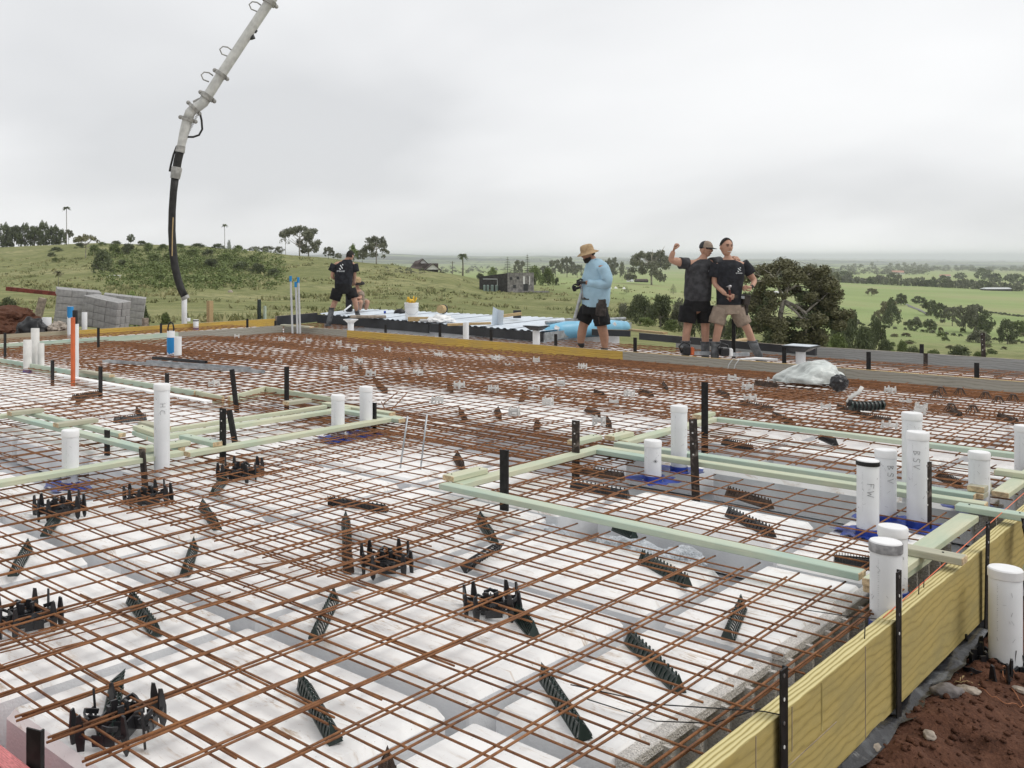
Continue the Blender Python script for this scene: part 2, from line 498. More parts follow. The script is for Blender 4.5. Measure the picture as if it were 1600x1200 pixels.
M['red_steel'] = mat('red_oxide_steel', (0.16, 0.035, 0.025), 0.6, var=0.3, vscale=9)
M['string'] = mat('pink_string_line', (0.75, 0.20, 0.10), 0.7)
M['wire'] = mat('rusty_tie_wire', (0.32, 0.13, 0.06), 0.7)
M['black_wire'] = mat('black_tie_wire', (0.015, 0.014, 0.014), 0.5)
M['galv'] = mat('galvanised_steel', (0.42, 0.44, 0.46), 0.45, metal=0.6, var=0.2, vscale=14)
M['block'] = mat('grey_block', (0.35, 0.345, 0.34), 0.95, var=0.12, vscale=9, bump=0.5, bscale=40)
M['conduit'] = mat('grey_conduit', (0.50, 0.51, 0.52), 0.5)
M['hose'] = mat('black_rubber_hose', (0.022, 0.021, 0.020), 0.6, var=0.3, vscale=12, bump=0.2, bscale=50)
M['boom_white'] = mat('boom_white_paint', (0.60, 0.595, 0.57), 0.5, var=0.12, vscale=7)
M['boom_grey'] = mat('boom_grey_steel', (0.36, 0.35, 0.33), 0.5, metal=0.4, var=0.2, vscale=12)
M['deck'] = mat('silver_sheet_metal', (0.60, 0.66, 0.72), 0.35, metal=0.35, var=0.1, vscale=2)
M['deck_dark'] = mat('dark_fascia', (0.03, 0.032, 0.035), 0.5, var=0.2, vscale=3)
M['light_blue'] = mat('light_blue_wrap', (0.22, 0.52, 0.72), 0.35, var=0.12, vscale=3, bump=0.5, bscale=6)
M['clear_film'] = mat('cloudy_plastic_film', (0.50, 0.53, 0.51), 0.28, var=0.25, vscale=4, bump=0.8, bscale=9, stretch=(1, 4, 1))
M['yellow'] = mat('yellow_gloves', (0.72, 0.45, 0.04), 0.6, var=0.25, vscale=20)
M['timber_tan'] = mat('raw_timber', (0.46, 0.33, 0.17), 0.8, var=0.2, vscale=14, stretch=(1, 8, 8))
M['timber_grey'] = mat('weathered_timber', (0.30, 0.25, 0.20), 0.9, var=0.25, vscale=14)
M['stone'] = mat('pale_stone', (0.36, 0.31, 0.26), 0.9, var=0.25, vscale=20, bump=0.5, bscale=30)
M['stone_dark'] = mat('grey_stone', (0.16, 0.145, 0.14), 0.9, var=0.25, vscale=20, bump=0.6, bscale=30)
M['straw'] = mat('dry_straw', (0.42, 0.30, 0.15), 0.9)

def leaf_mat(name, a, bcol, trans=0.15):
    m, n, l, b = new_mat(name, 0.7)
    oi = n.new('ShaderNodeObjectInfo'); geo = n.new('ShaderNodeNewGeometry')
    tc = n.new('ShaderNodeTexCoord')
    f = noise_n(n, l, tc.outputs['Object'], 2.6, 4, 0.6)
    f2 = noise_n(n, l, tc.outputs['Object'], 21, 2, 0.6)
    c = ramp2(n, l, f, [(0.35, a), (0.65, bcol)])
    c = mixc(n, l, 0.3, c, ramp2(n, l, f2, [(0.3, tuple(x * .55 for x in a)), (0.7, tuple(min(1, x * 1.35) for x in bcol))]))
    hs = n.new('ShaderNodeHueSaturation')
    mr = n.new('ShaderNodeMapRange'); mr.inputs['To Min'].default_value = 0.8; mr.inputs['To Max'].default_value = 1.2
    l.new(oi.outputs['Random'], mr.inputs[0]); l.new(mr.outputs[0], hs.inputs['Value'])
    l.new(c, hs.inputs['Color'])
    l.new(hs.outputs[0], b.inputs['Base Color'])
    b.inputs['Specular IOR Level'].default_value = 0.2
    return m
M['leaf_gum'] = leaf_mat('gum_leaves', (0.130, 0.138, 0.092), (0.215, 0.222, 0.155))
M['leaf_dark'] = leaf_mat('dark_leaves', (0.075, 0.096, 0.048), (0.140, 0.162, 0.084))
M['leaf_green'] = leaf_mat('green_leaves', (0.095, 0.130, 0.042), (0.175, 0.215, 0.080))
M['leaf_light'] = leaf_mat('light_green_leaves', (0.16, 0.22, 0.075), (0.27, 0.33, 0.13))
M['leaf_olive'] = leaf_mat('olive_leaves', (0.135, 0.135, 0.072), (0.235, 0.225, 0.13))
M['bark'] = mat('grey_bark', (0.20, 0.185, 0.16), 0.9, var=0.3, vscale=6)
M['bark_pale'] = mat('pale_bark', (0.34, 0.31, 0.27), 0.9, var=0.3, vscale=5)

# ------------------------------------------------------------------ ground: one sheet to the horizon
angs = []
for u in np.arange(-900, 2401, 11.0): angs.append(math.atan((u - CX) / FPX))
a0, a1 = angs[0], angs[-1]
for k in range(1, 40): angs.append(a1 + (2 * math.pi - (a1 - a0)) * k / 40)
rads = [0.0] + list(np.arange(1, 8, 1.0)) + list(np.geomspace(8, 45000, 300))
gv = []
for r_ in rads:
    for a in angs:
        aa = (a + math.pi) % (2 * math.pi) - math.pi
        if a0 <= aa <= a1:
            F = r_ * math.cos(aa); u = CX + FPX * math.tan(aa)
        else:
            F = r_ * 0.8; u = 2400 if 0 < aa < 2.4 else -900
        x, y = r_ * math.sin(aa), r_ * math.cos(aa)
        z = terr(F, u) if r_ > 8 else -0.45
        gv.append((x * CA - y * SA, x * SA + y * CA, z))
nc = len(angs)
gf = []
for i in range(len(rads) - 1):
    for k in range(nc):
        k2 = (k + 1) % nc
        gf.append((i * nc + k, i * nc + k2, (i + 1) * nc + k2, (i + 1) * nc + k))
m, n, l, b = new_mat('grass_and_soil', 0.95)
b.inputs['Specular IOR Level'].default_value = 0.15
geo = n.new('ShaderNodeNewGeometry'); P_ = geo.outputs['Position']
sep = n.new('ShaderNodeSeparateXYZ'); l.new(P_, sep.inputs[0])
def math_n(op, a, c=None):
    t = n.new('ShaderNodeMath'); t.operation = op
    for s_, v in ((t.inputs[0], a), (t.inputs[1], c)):
        if v is None: continue
        if isinstance(v, (int, float)): s_.default_value = v
        else: l.new(v, s_)
    return t.outputs[0]
def mrange(v, a, c, lo=0.0, hi=1.0):
    t = n.new('ShaderNodeMapRange'); t.inputs['From Min'].default_value = a; t.inputs['From Max'].default_value = c
    t.inputs['To Min'].default_value = lo; t.inputs['To Max'].default_value = hi
    l.new(v, t.inputs[0]); return t.outputs[0]
n1 = noise_n(n, l, P_, 0.05, 6, 0.62)
n2 = noise_n(n, l, P_, 0.55, 6, 0.7)
n3 = noise_n(n, l, P_, 3.5, 4, 0.6)
n4 = noise_n(n, l, P_, 0.010, 4, 0.55)
hill = ramp2(n, l, n1, [(0.34, (0.170, 0.185, 0.068)), (0.50, (0.235, 0.240, 0.100)), (0.66, (0.31, 0.295, 0.145))])
hill = mixc(n, l, ramp2(n, l, n2, [(0.40, (0.85, 0.85, 0.85)), (0.56, (0, 0, 0))]), hill, (0.115, 0.135, 0.048))
hill = mixc(n, l, ramp2(n, l, n3, [(0.56, (0, 0, 0)), (0.75, (0.65, 0.65, 0.65))]), hill, (0.33, 0.30, 0.155))
fld = ramp2(n, l, n4, [(0.36, (0.225, 0.290, 0.110)), (0.50, (0.270, 0.335, 0.135)), (0.63, (0.31, 0.325, 0.155))])
fld = mixc(n, l, ramp2(n, l, n1, [(0.50, (0, 0, 0)), (0.70, (0.55, 0.55, 0.55))]), fld, (0.27, 0.255, 0.13))
rt = math_n('ADD', math_n('MULTIPLY', sep.outputs['X'], CA), math_n('MULTIPLY', sep.outputs['Y'], SA))
fw = math_n('ADD', math_n('MULTIPLY', sep.outputs['X'], -SA), math_n('MULTIPLY', sep.outputs['Y'], CA))
mR = math_n('MULTIPLY', mrange(rt, 35, 70), mrange(fw, 120, 190))
grass = mixc(n, l, mR, hill, fld)
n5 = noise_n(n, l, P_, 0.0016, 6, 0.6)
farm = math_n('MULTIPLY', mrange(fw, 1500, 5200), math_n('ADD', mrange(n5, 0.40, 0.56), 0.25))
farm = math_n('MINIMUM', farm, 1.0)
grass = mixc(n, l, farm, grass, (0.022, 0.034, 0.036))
# soil round the building pad
dx = math_n('ABSOLUTE', math_n('ADD', sep.outputs['X'], 8.5)); dy = math_n('ABSOLUTE', math_n('ADD', sep.outputs['Y'], -8.0))
dd = math_n('MAXIMUM', math_n('MULTIPLY', dx, 1 / 14.5), math_n('MULTIPLY', dy, 1 / 11.0))
dd = math_n('ADD', dd, math_n('MULTIPLY', n2, 0.35))
soilm = mrange(dd, 1.12, 1.30, 1.0, 0.0)
s1 = noise_n(n, l, P_, 6, 7, 0.7)
soil = ramp2(n, l, s1, [(0.32, (0.045, 0.017, 0.010)), (0.52, (0.085, 0.035, 0.020)), (0.70, (0.135, 0.062, 0.036))])
l.new(mixc(n, l, soilm, grass, soil), b.inputs['Base Color'])
add_bump(n, l, b, n3, 0.8, 0.15)
M['ground'] = m
me = bpy.data.meshes.new('ground')
me.from_pydata(gv, [], gf); me.materials.append(m)
me.polygons.foreach_set('use_smooth', [True] * len(me.polygons))
g = link('ground', me); tag(g, kind='structure')

# ------------------------------------------------------------------ the slab pad: floor under the foam pods
XL, XR, YN, YF = -15.62, -1.26, 1.41, 13.58          # inner slab: formwork lines
mb = MB(); mb.box(((XL + XR) / 2 - .04, (YN + YF) / 2, -0.305), (XR - XL - .12, YF - YN, 0.02))
mb.box(((-17.1 - 1.0) / 2 - 1.2, 14.95, -0.322), (20.0, 2.6, 0.06))
mb.box((-16.4, 7.5, -0.324), (1.5, 14.0, 0.06))
o = link('slab_base', mb.mesh('slab_base', M['membrane'])); tag(o, kind='structure')

# ---- foam pods
PODW, PT, PH = 1.09, -0.058, 0.228
_podcache = {}
def pod_mesh(w, d, cut=False):
    key = (round(w, 2), round(d, 2), cut)
    if key in _podcache: return _podcache[key]
    mb = MB()
    hx, hy = w / 2, d / 2
    def ring(z, ins, c):
        pts = []
        for sx, sy in ((1, 1), (-1, 1), (-1, -1), (1, -1)):
            cx, cy = sx * (hx - ins - c), sy * (hy - ins - c)
            a_0 = math.atan2(sy, sx) - math.pi / 4
            for k in range(4):
                a = a_0 + math.pi / 2 * k / 3
                pts.append((cx + c * math.cos(a), cy + c * math.sin(a), z))
        return pts
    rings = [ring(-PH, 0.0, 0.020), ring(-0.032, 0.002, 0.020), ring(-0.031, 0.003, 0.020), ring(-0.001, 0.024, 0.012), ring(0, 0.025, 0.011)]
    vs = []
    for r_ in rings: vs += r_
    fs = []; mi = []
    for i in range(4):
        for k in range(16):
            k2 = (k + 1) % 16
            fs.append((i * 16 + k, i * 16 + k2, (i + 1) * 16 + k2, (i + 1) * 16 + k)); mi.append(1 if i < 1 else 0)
    fs.append(tuple(range(64, 80))); mi.append(0)
    mb.v = vs; mb.f = fs; mb.m = mi
    if cut:
        # sawn edge facing +X: open cells between webs
        nweb = max(3, int(d / 0.16))
        for k in range(nweb):
            y = -hy + 0.03 + (d - 0.06) * k / (nweb - 1)
            mb.box((hx + 0.035, y, -PH / 2 - 0.012), (0.075, 0.022, PH - 0.03), mi=2)
        mb.box((hx + 0.020, 0, -0.020), (0.055, d - 0.02, 0.040), mi=2, b=0.004)
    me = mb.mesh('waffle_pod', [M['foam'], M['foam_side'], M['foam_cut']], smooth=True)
    me.set_sharp_from_angle(angle=R(22))
    _podcache[key] = me
    return me
PGX, PGY = -3.27, 1.56
removed = {(-2, 4), (-4, 4)}
custom = {  # (i, j): (x0, x1, y0, y1)
    (-1, 4): (-3.98, -3.38, 7.02, 7.45), (0, 4): (-3.27, -2.18, 7.02, 7.45), (1, 4): (-2.07, -1.55, 7.02, 7.45),
    (-1, 3): (-4.47, -3.38, 5.16, 6.02), (0, 3): (-3.27, -2.18, 5.42, 6.02),
    (-4, 1): (-8.07, -6.98, 2.76, 3.28), (-3, 1): (-6.87, -5.78, 2.76, 3.28), (-5, 1): (-9.27, -8.18, 2.76, 3.28),
    (-1, 5): (-4.47, -3.38, 8.12, 8.65), (0, 5): (-3.27, -2.18, 8.12, 8.65), (1, 5): (-2.07, -1.55, 8.12, 8.65),
    (-3, 4): (-6.5, -5.78, 6.36, 7.45), (0, 2): (-3.27, -2.18, 3.96, 4.78),
}
GP = 'foam pods under the reinforcing mesh'
def place_pod(x0, x1, y0, y1, label, cut=False, dz=0.0):
    o = link('foam_pod', pod_mesh(x1 - x0, y1 - y0, cut), None, ((x0 + x1) / 2, (y0 + y1) / 2, PT + dz + rng.uniform(-.004, .004)), (0, 0, R(rng.uniform(-.35, .35))))
    tag(o, label, 'foam pod', GP)
    return o
for i in range(-10, 2):
    for j in range(0, 10):
        if (i, j) in removed: continue
        x0, y0 = PGX + 1.2 * i, PGY + 1.2 * j
        x1, y1 = x0 + PODW, y0 + PODW
        cut = False
        if (i, j) in custom: x0, x1, y0, y1 = custom[(i, j)]
        if i == 1:
            x1 = -1.60; cut = True
        if j < 1 and i < -3: continue
        far = y0 - x0
        ordn = ['first', 'second', 'third', 'fourth', 'fifth', 'sixth', 'seventh', 'eighth', 'ninth', 'tenth']
        if cut: lab = 'foam pod sawn off along the yellow board, %s from the camera' % ordn[j]
        elif i >= -3 and j <= 4: lab = 'white foam pod in the %s row from the camera, %s from the sawn pods' % (ordn[j], ordn[-i])
        elif far < 8: lab = 'large white foam pod under rusty mesh in the near part of the slab'
        elif far < 15: lab = 'white foam pod under rusty mesh in the middle of the slab'
        else: lab = 'white foam pod under dense rusty mesh in the far part of the slab'
        place_pod(x0 + .0, x1, y0, y1, lab, cut, -.09 if j >= 8 else (-.04 if j >= 6 else 0))
for i in range(-10, 3):
    for j in (0, 1):
        x0, y0 = PGX + 1.2 * i, 13.78 + 1.2 * j
        if j == 1 and x0 < -9.5: continue
        place_pod(x0, x0 + PODW, y0, y0 + 1.02, 'white foam pod in the strip behind the long far form board', dz=-.085)
for j in range(0, 9):
    place_pod(-16.98, -15.92, 3.2 + 1.2 * j, 4.29 + 1.2 * j, 'white foam pod in the strip behind the green left form board')

# ---- broken foam beside the near timber frame
for k, (x, y, s_) in enumerate([(-3.30, 4.86, .16), (-3.05, 4.93, .13), (-2.72, 4.98, .20), (-2.95, 5.12, .15), (-2.45, 4.93, .13), (-3.42, 5.10, .13), (-2.62, 5.22, .12)]):
    bm = bmesh.new(); bmesh.ops.create_icosphere(bm, subdivisions=4, radius=s_)
    for v in bm.verts:
        c = v.co.copy()
        c *= 1 + 0.45 * mnoise.noise(c * 9 + Vector((k * 3, 0, 0))) + 0.16 * mnoise.noise(c * 42)
        c.z *= 0.55
        v.co = c
    me = bpy.data.meshes.new('foam_chunk'); bm.to_mesh(me); bm.free(); me.materials.append(M['foam_broken'])
    o = link('foam_chunk', me, None, (x, y, -0.20), (0, 0, k))
    tag(o, 'torn pale blue white chunk of foam in the gap beside the near timber frame', 'foam chunk', 'torn foam chunks in the gap')

# ------------------------------------------------------------------ reinforcing mesh: sheets of crossed bars
_bars = {}
def bar_mesh(L, var, r=0.0044):
    key = (L, var, r)
    if key not in _bars:
        q = random.Random(hash((round(L * 10), var)) % 9999)
        nseg = 8 if L > 3 else 5
        pts = []
        a1_, a2_, p1_, p2_ = q.uniform(-.006, .006), q.uniform(-.007, .004), q.uniform(0, 6), q.uniform(0, 6)
        for k in range(nseg + 1):
            t = k / nseg
            pts.append((L * t, a1_ * math.sin(p1_ + 7 * t) + q.uniform(-.002, .002), a2_ * math.sin(p2_ + 9 * t) + q.uniform(-.002, .002)))
        _bars[key] = MB().tube(pts, r, 5, cap=True).mesh('bar', M['rust'], smooth='all')
    return _bars[key]

def sheet(x0, x1, y0, y1, z, label, sp=0.2, rot=0.0, jx=0.0, jy=0.0, group='sheets of rusty steel mesh', skip=0.0, r=0.0044, ox=None, oy=None, spx=None):
    """bars along X every sp in y and along Y every sp in x"""
    t = thing('reinforcing_mesh', label, 'steel mesh', (x0, y0, z), rot, group)
    Lx, Ly = round(x1 - x0, 1), round(y1 - y0, 1)
    y = (oy if oy is not None else 0.04)
    while y < Ly:
        if rng.random() >= skip:
            link('bar', bar_mesh(Lx, rng.randrange(4), r), t, (rng.uniform(-.02, .02), y + rng.uniform(-.003, .003), 0), (0, rng.uniform(-.0012, .0012), rng.uniform(-.0012, .0012)))
        y += sp
    x = (ox if ox is not None else 0.04)
    while x < Lx:
        if rng.random() >= skip:
            link('bar', bar_mesh(Ly, rng.randrange(4), r), t, (x + rng.uniform(-.003, .003), rng.uniform(-.02, .02), 2 * r), (rng.uniform(-.001, .001), 0, math.pi / 2 + rng.uniform(-.0012, .0012)))
        x += (spx or sp)
    return t
def grid0(a, base):   # first multiple of 0.2 past a, on the main grid
    k = math.ceil((a - base) / 0.2 - 1e-6)
    return base + 0.2 * k - a
GX, GY = -3.03, 1.60
def gsheet(x0, x1, y0, y1, z, label, dx=0.0, dy=0.0, rot=0.0, **kw):
    return sheet(x0, x1, y0, y1, z, label, rot=rot, ox=grid0(x0, GX + dx), oy=grid0(y0, GY + dy), **kw)
n_sh = 0
gsheet(-7.2, -1.50, 1.50, 4.7, 0.0, 'rusty steel mesh sheet over the near foam pods', dx=0.0, dy=0.0)
gsheet(-3.95, -1.38, 1.46, 4.74, 0.012, 'rusty steel mesh lapped a hand width off beside the yellow board', dx=0.045, dy=0.035, rot=R(.15))
gsheet(-6.2, -2.3, 1.48, 3.5, 0.010, 'second rusty mesh layer nearly on the first in the left foreground', dx=0.018, dy=0.026)
gsheet(-5.9, -3.3, 3.1, 5.9, 0.012, 'overlapping rusty mesh layer left of the near timber frame', dx=0.09, dy=0.07, rot=R(.3))
gsheet(-9.4, -5.1, 4.3, 6.5, 0.004, 'rusty mesh sheet between the left timber frames')
gsheet(-15.3, -6.8, 1.6, 4.2, 0.002, 'rusty mesh sheet at the left picture edge', dx=.06, dy=.02)
gsheet(-15.4, -8.2, 4.0, 6.9, 0.006, 'rusty mesh sheet beside the far left white pipes', dx=-.03, dy=.05)
gsheet(-8.6, -3.6, 6.0, 8.8, 0.008, 'rusty mesh sheet over the open beam trench', dx=.03, dy=.06)
gsheet(-6.6, -3.7, 5.6, 7.6, 0.018, 'dense rusty mesh over the dark central beam trench', dx=.11, dy=.12, sp=0.2)
gsheet(-3.85, -1.45, 5.05, 6.60, 0.0, 'rusty mesh inside the near right timber frame', dx=.0, dy=.03)
gsheet(-3.80, -1.45, 4.95, 5.55, 0.016, 'short lapped rusty mesh ends inside the near right timber frame', dx=.05, dy=.06)
gsheet(-3.85, -1.45, 6.95, 8.35, 0.0, 'rusty mesh inside the far right timber frame', dx=.02, dy=.0)
gsheet(-3.7, -1.45, 7.2, 8.2, 0.014, 'lapped rusty mesh inside the far right timber frame', dx=.09, dy=.09)
for a, (xa, xb) in enumerate([(-15.45, -11.3), (-11.9, -7.7), (-8.3, -4.0), (-4.6, -1.4)]):
    for c, (ya, yb) in enumerate([(6.7, 9.3), (8.9, 11.5), (11.1, 13.45)]):
        if a >= 2 and c == 0: ya = 8.45
        lab = 'rusty mesh sheet, %s row of the far slab, %s' % (['near', 'middle', 'farthest'][c], ['left end', 'left of centre', 'right of centre', 'right end'][a])
        gsheet(xa, xb, ya, yb, 0.004 * (a % 2) + [0, -.035, -.085][c], lab, dx=rng.uniform(-.04, .04), dy=rng.uniform(-.04, .04), rot=R(rng.uniform(-.25, .25)), r=.0052)
        gsheet(xa + .3, xb - .1, ya + .2, yb, 0.014 + [0, -.035, -.085][c], lab.replace('rusty mesh sheet', 'upper rusty mesh layer'), dx=rng.uniform(.05, .14), dy=rng.uniform(.05, .14), rot=R(rng.uniform(-.25, .25)), r=.0052)
gsheet(-12.0, -1.4, 13.70, 16.05, -.085, 'rusty mesh sheet in the strip where the men stand', dx=.03, dy=.02)
gsheet(-9.0, -1.6, 13.75, 15.9, -.07, 'second rusty mesh layer in the strip behind the men', dx=.09, dy=.1)
gsheet(-16.9, -9.9, 13.70, 14.9, -.085, 'rusty mesh strip in front of the silver deck', dx=.05, dy=.02)
gsheet(-17.15, -15.2, 13.7, 16.3, -.085, 'rusty mesh patch under the boots of the man in black', dx=.05, dy=.02)
gsheet(-17.0, -15.8, 6.5, 13.3, 0.0, 'rusty mesh strip behind the green left form board', dx=.05, dy=.02)

# heavier trench bars lying on the mesh
def loose_bar(px0, py0, px1, py1, label, r=0.006, z=0.02, group='loose reinforcing bars lying on the mesh', m_='rust', bend=0.0):
    a = W(px0, py0, z); c = W(px1, py1, z)
    mid = (a + c) / 2 + Vector((bend, bend, 0))
    pts = [a.lerp(c, t) + (mid - (a + c) / 2) * (1 - (2 * t - 1) ** 2) for t in np.linspace(0, 1, 8)]
    me = MB().tube([p - a for p in pts], r, 6).mesh('steel_bar', M[m_], smooth='all')
    return tag(link('steel_bar', me, None, a), label, 'steel bar', group)
for k in range(9):
    yy = 6.05 + k * 0.14
    a = (-8.0 + rng.uniform(-.4, .4), yy); c = (-3.8 + rng.uniform(-.5, .2), yy + rng.uniform(-.05, .05))
    me = MB().tube([(0, 0, 0), (c[0] - a[0], c[1] - a[1], 0)], 0.007, 6).mesh('steel_bar', M['rust'])
    tag(link('steel_bar', me, None, (a[0], a[1], rng.choice([-.02, .03]))), 'thick rusty bar laid along the dark central beam trench', 'steel bar', 'bars in the central beam trench')
for k in range(7):
    yy = 12.55 + k * 0.13
    me = MB().tube([(0, 0, 0), (6.5, rng.uniform(-.06, .06), 0)], 0.008, 6).mesh('steel_bar', M['rust'])
    tag(link('steel_bar', me, None, (-8.6 + rng.uniform(-.5, .5), yy, -.055)), 'thick rusty bar lying along the far form board below the three men', 'steel bar', 'bars along the far form board')
for k, (p0, p1) in enumerate([((-1.42, 1.6), (-1.40, 5.0)), ((-1.47, 1.7), (-1.46, 4.9)), ((-1.36, 2.0), (-1.36, 5.2))]):
    me = MB().tube([(0, 0, 0), ((p1[0] - p0[0]) / 2 + .012, (p1[1] - p0[1]) / 2, .004), (p1[0] - p0[0], p1[1] - p0[1], 0)], 0.005, 6).mesh('steel_bar', M['rust'], smooth='all')
    tag(link('steel_bar', me, None, (p0[0], p0[1], .0 - .02 * k)), ['upper', 'middle', 'lower'][k] + ' rusty edge bar running beside the yellow form board', 'steel bar', 'edge bars beside the yellow form board')
# the loose lap bars over the left foreground
for k, (a, c) in enumerate([((0, 1003), (215, 945)), ((0, 1020), (360, 925)), ((0, 1040), (130, 1003)), ((60, 985), (420, 893)), ((330, 890), (500, 870)), ((380, 918), (560, 860)), ((0, 985), (330, 898))]):
    loose_bar(*a, *c, 'thin dark bar slanting under the mesh in the left foreground', r=0.0028, z=-.012, group='thin dark bars under the left foreground mesh', bend=rng.uniform(-.02, .02))
loose_bar(250, 0 + 1100, 600, 975, 'thin dark bar crossing the mesh near the black spacer wheel', r=0.003, z=-.01, group='thin dark bars under the left foreground mesh') if False else None
# two steel rods leaning out of the trench
for k, (a, c) in enumerate([((624, 720), (637, 650)), ((656, 722), (667, 648))]):
    b0 = W(a[0], a[1], 0.0); F = (b0.x * -SA + b0.y * CA)
    tp = PD(c[0], c[1], F + 0.05)
    me = MB().tube([(0, 0, -.1), tp - b0], 0.007, 8).mesh('steel_rod', M['galv'], smooth='all')
    tag(link('steel_rod', me, None, b0), ['left', 'right'][k] + ' one of two thin grey rods leaning up from the trench', 'rod', 'thin rods standing in the trench')
for k, (a, c) in enumerate([((600, 630), (622, 612)), ((612, 640), (636, 614)), ((596, 628), (606, 648))]):
    loose_bar(*a, *c, 'short rusty bar sticking up behind the left timber frame', z=.03, group='short bars behind the left frame')

# ------------------------------------------------------------------ form boards
def board(label, p0, p1, zb, zt_, th, face, edge, cat='form board', group=None, side=1, name='form_board'):
    p0, p1 = Vector((*p0, 0)), Vector((*p1, 0))
    L = (p1 - p0).length
    mb = MB()
    h = zt_ - zb
    b_ = .002
    vs = [(x, y, z) for x in (0, L) for y in (0, th * side) for z in (0, h)]
    mb.v = vs
    quads = [((0, 1, 5, 4), 0), ((2, 6, 7, 3), 0), ((1, 3, 7, 5), 1), ((0, 4, 6, 2), 1), ((0, 2, 3, 1), 1), ((4, 5, 7, 6), 1)]
    if side < 0: quads = [(tuple(reversed(q)), m_) for q, m_ in quads]
    for q, m_ in quads: mb.f.append(q); mb.m.append(m_)
    d = p1 - p0
    o = link(name, mb.mesh(name, [face, edge]), None, (p0.x, p0.y, zb), (0, 0, math.atan2(d.y, d.x)))
    return tag(o, label, cat, group)
ZT = 0.048
# right, yellow: outer face on x = XR (thickness goes inward, +side of direction -Y..)
board('long bright yellow ply form board along the right edge of the slab', (XR, 1.38), (XR, 4.315), ZT - .35, ZT, .06, M['lvl'], M['lvl_edge'], group='yellow right hand form boards')
_yb = bpy.data.objects[-1] if False else [o for o in COL.objects if o.name.startswith('form_board')][-1]
board('far length of yellow ply form board, beyond the second black peg', (XR, 4.318), (XR, 8.6), ZT - .35, ZT, .06, M['lvl'], M['lvl_edge'], group='yellow right hand form boards')
board('pink edged form board at the bottom left corner of the photo', (-9.0, YN - .065), (XR - .07, YN - .065), ZT - .35, ZT - .01, .055, M['pink'], M['pink'], side=-1)
for k, (x_, w_, h_) in enumerate([(1.02, .011, .19), (1.16, .003, .35), (1.62, .003, .34), (2.16, .011, .17), (2.60, .003, .35), (.45, .012, .2), (1.9, .003, .15)]):
    mb = MB(); mb.box((x_, -.0006, .349 - h_ / 2), (w_, .0022, h_ - .004))
    link('veneer_joint', mb.mesh('veneer_joint', M['lvl_edge' if w_ > .005 else 'timber_grey']), _yb)
mb = MB(); mb.box((1.75, -.0006, .165), (1.1, .0018, .0025)); link('veneer_joint', mb.mesh('veneer_joint', M['timber_grey']), _yb)
# far board, in lengths
board('grey left length of the long far form board', (XL, 13.60), (-13.75, 13.60), -.21, ZT, .045, M['lvl_grey'], M['lvl_old'])
board('orange yellow length of the long far form board in front of the silver deck', (-13.747, 13.60), (-7.75, 13.60), -.21, ZT, .045, M['lvl_orange'], M['lvl_old'])
board('cement grey length of the long far form board below the two men', (-7.747, 13.60), (-4.55, 13.60), -.21, ZT, .045, M['lvl_grey'], M['lvl_orange'])
board('cement grey right hand length of the far form board', (-4.547, 13.60), (2.0, 13.60), -.21, ZT, .045, M['lvl_grey'], M['lvl_orange'])
board('grey outer form board behind the men, right of the black beam', (-8.2, 16.2), (3.0, 16.2), -.25, .075, .045, M['lvl_conc'], M['lvl_old'])
# left far boards
board('pale green left form board behind the white pipes', (-15.64, 4.0), (-15.64, 10.95), -.13, ZT, .045, M['pine_blue'], M['pine_blue'])
board('grey form board meeting the far left corner', (-15.64, 10.953), (-15.64, 13.58), -.13, ZT, .045, M['lvl_grey'], M['lvl_old'])
board('orange yellow outer form board in front of the grey block stacks', (-17.25, 9.6), (-17.25, 14.75), -.21, ZT + .02, .045, M['lvl_orange'], M['lvl_old'])
board('dull tan outer form board at the left picture edge', (-17.25, 4.0), (-17.25, 9.597), -.21, ZT + .02, .045, M['lvl_old'], M['lvl_old'])
o = board('black plank edge between the orange board and the silver deck', (-17.25, 14.8), (-17.6, 16.4), -.1, .12, .05, M['deck_dark'], M['timber_grey'], cat='plank')
o = board('thin foam strip lying below the upper left timber', (-11.4, 6.05), (-8.15, 6.02), -.03, .03, .10, M['foam'], M['foam'], cat='foam strip', name='foam_strip')

# ------------------------------------------------------------------ timber frames lying on the formwork
TL = 'treated timbers framing the set-downs'
def timber(label, p0, p1, zb=0.045, w=.09, h=.035, mt='pine', group=TL, rot=None, name='timber_batten', cat='timber batten'):
    p0, p1 = Vector((*p0, 0)), Vector((*p1, 0)); d = p1 - p0; L = d.length
    mb = MB(); mb.box((L / 2, 0, h / 2), (L, w, h), b=0.0035)
    # end faces get end grain
    for k, f in enumerate(mb.f):
        xs = [mb.v[i][0] for i in f]
        if (max(xs) - min(xs)) < 0.008 and (min(xs) < 0.006 or max(xs) > L - .006): mb.m[k] = 1
    nails = MB()
    o = link(name, mb.mesh(name, [M[mt], M['end']]), None, (p0.x, p0.y, zb + rng.uniform(0, .0015)), (rng.uniform(-.006, .006), 0, math.atan2(d.y, d.x)))
    return tag(o, label, cat, group)
def nails(o, pts):
    for (x, y) in pts:
        mb = MB(); mb.lathe([(.0045, 0), (.0045, .004)], 8)
        link('nail_head', mb.mesh('nail_head', M['ink']), o, (x, y, .0352))
Z2 = 0.0815; Z3 = 0.118
timber('longest pale green batten across the foreground, from its left cleat to the white pipes', (-3.99, 4.80), (-1.53, 4.80), w=.09, mt='pine_blue')
timber('batten running back from the foreground frame corner past two black pegs', (-3.92, 4.85), (-3.92, 6.60))
o = timber('short cleat on the left corner of the foreground timber frame', (-3.985, 4.84), (-3.985, 5.20), zb=Z2); nails(o, [(.05, .01), (.30, -.02)])
timber('lower of the two long parallel battens behind the foreground frame', (-3.97, 6.56), (-1.45, 6.64))
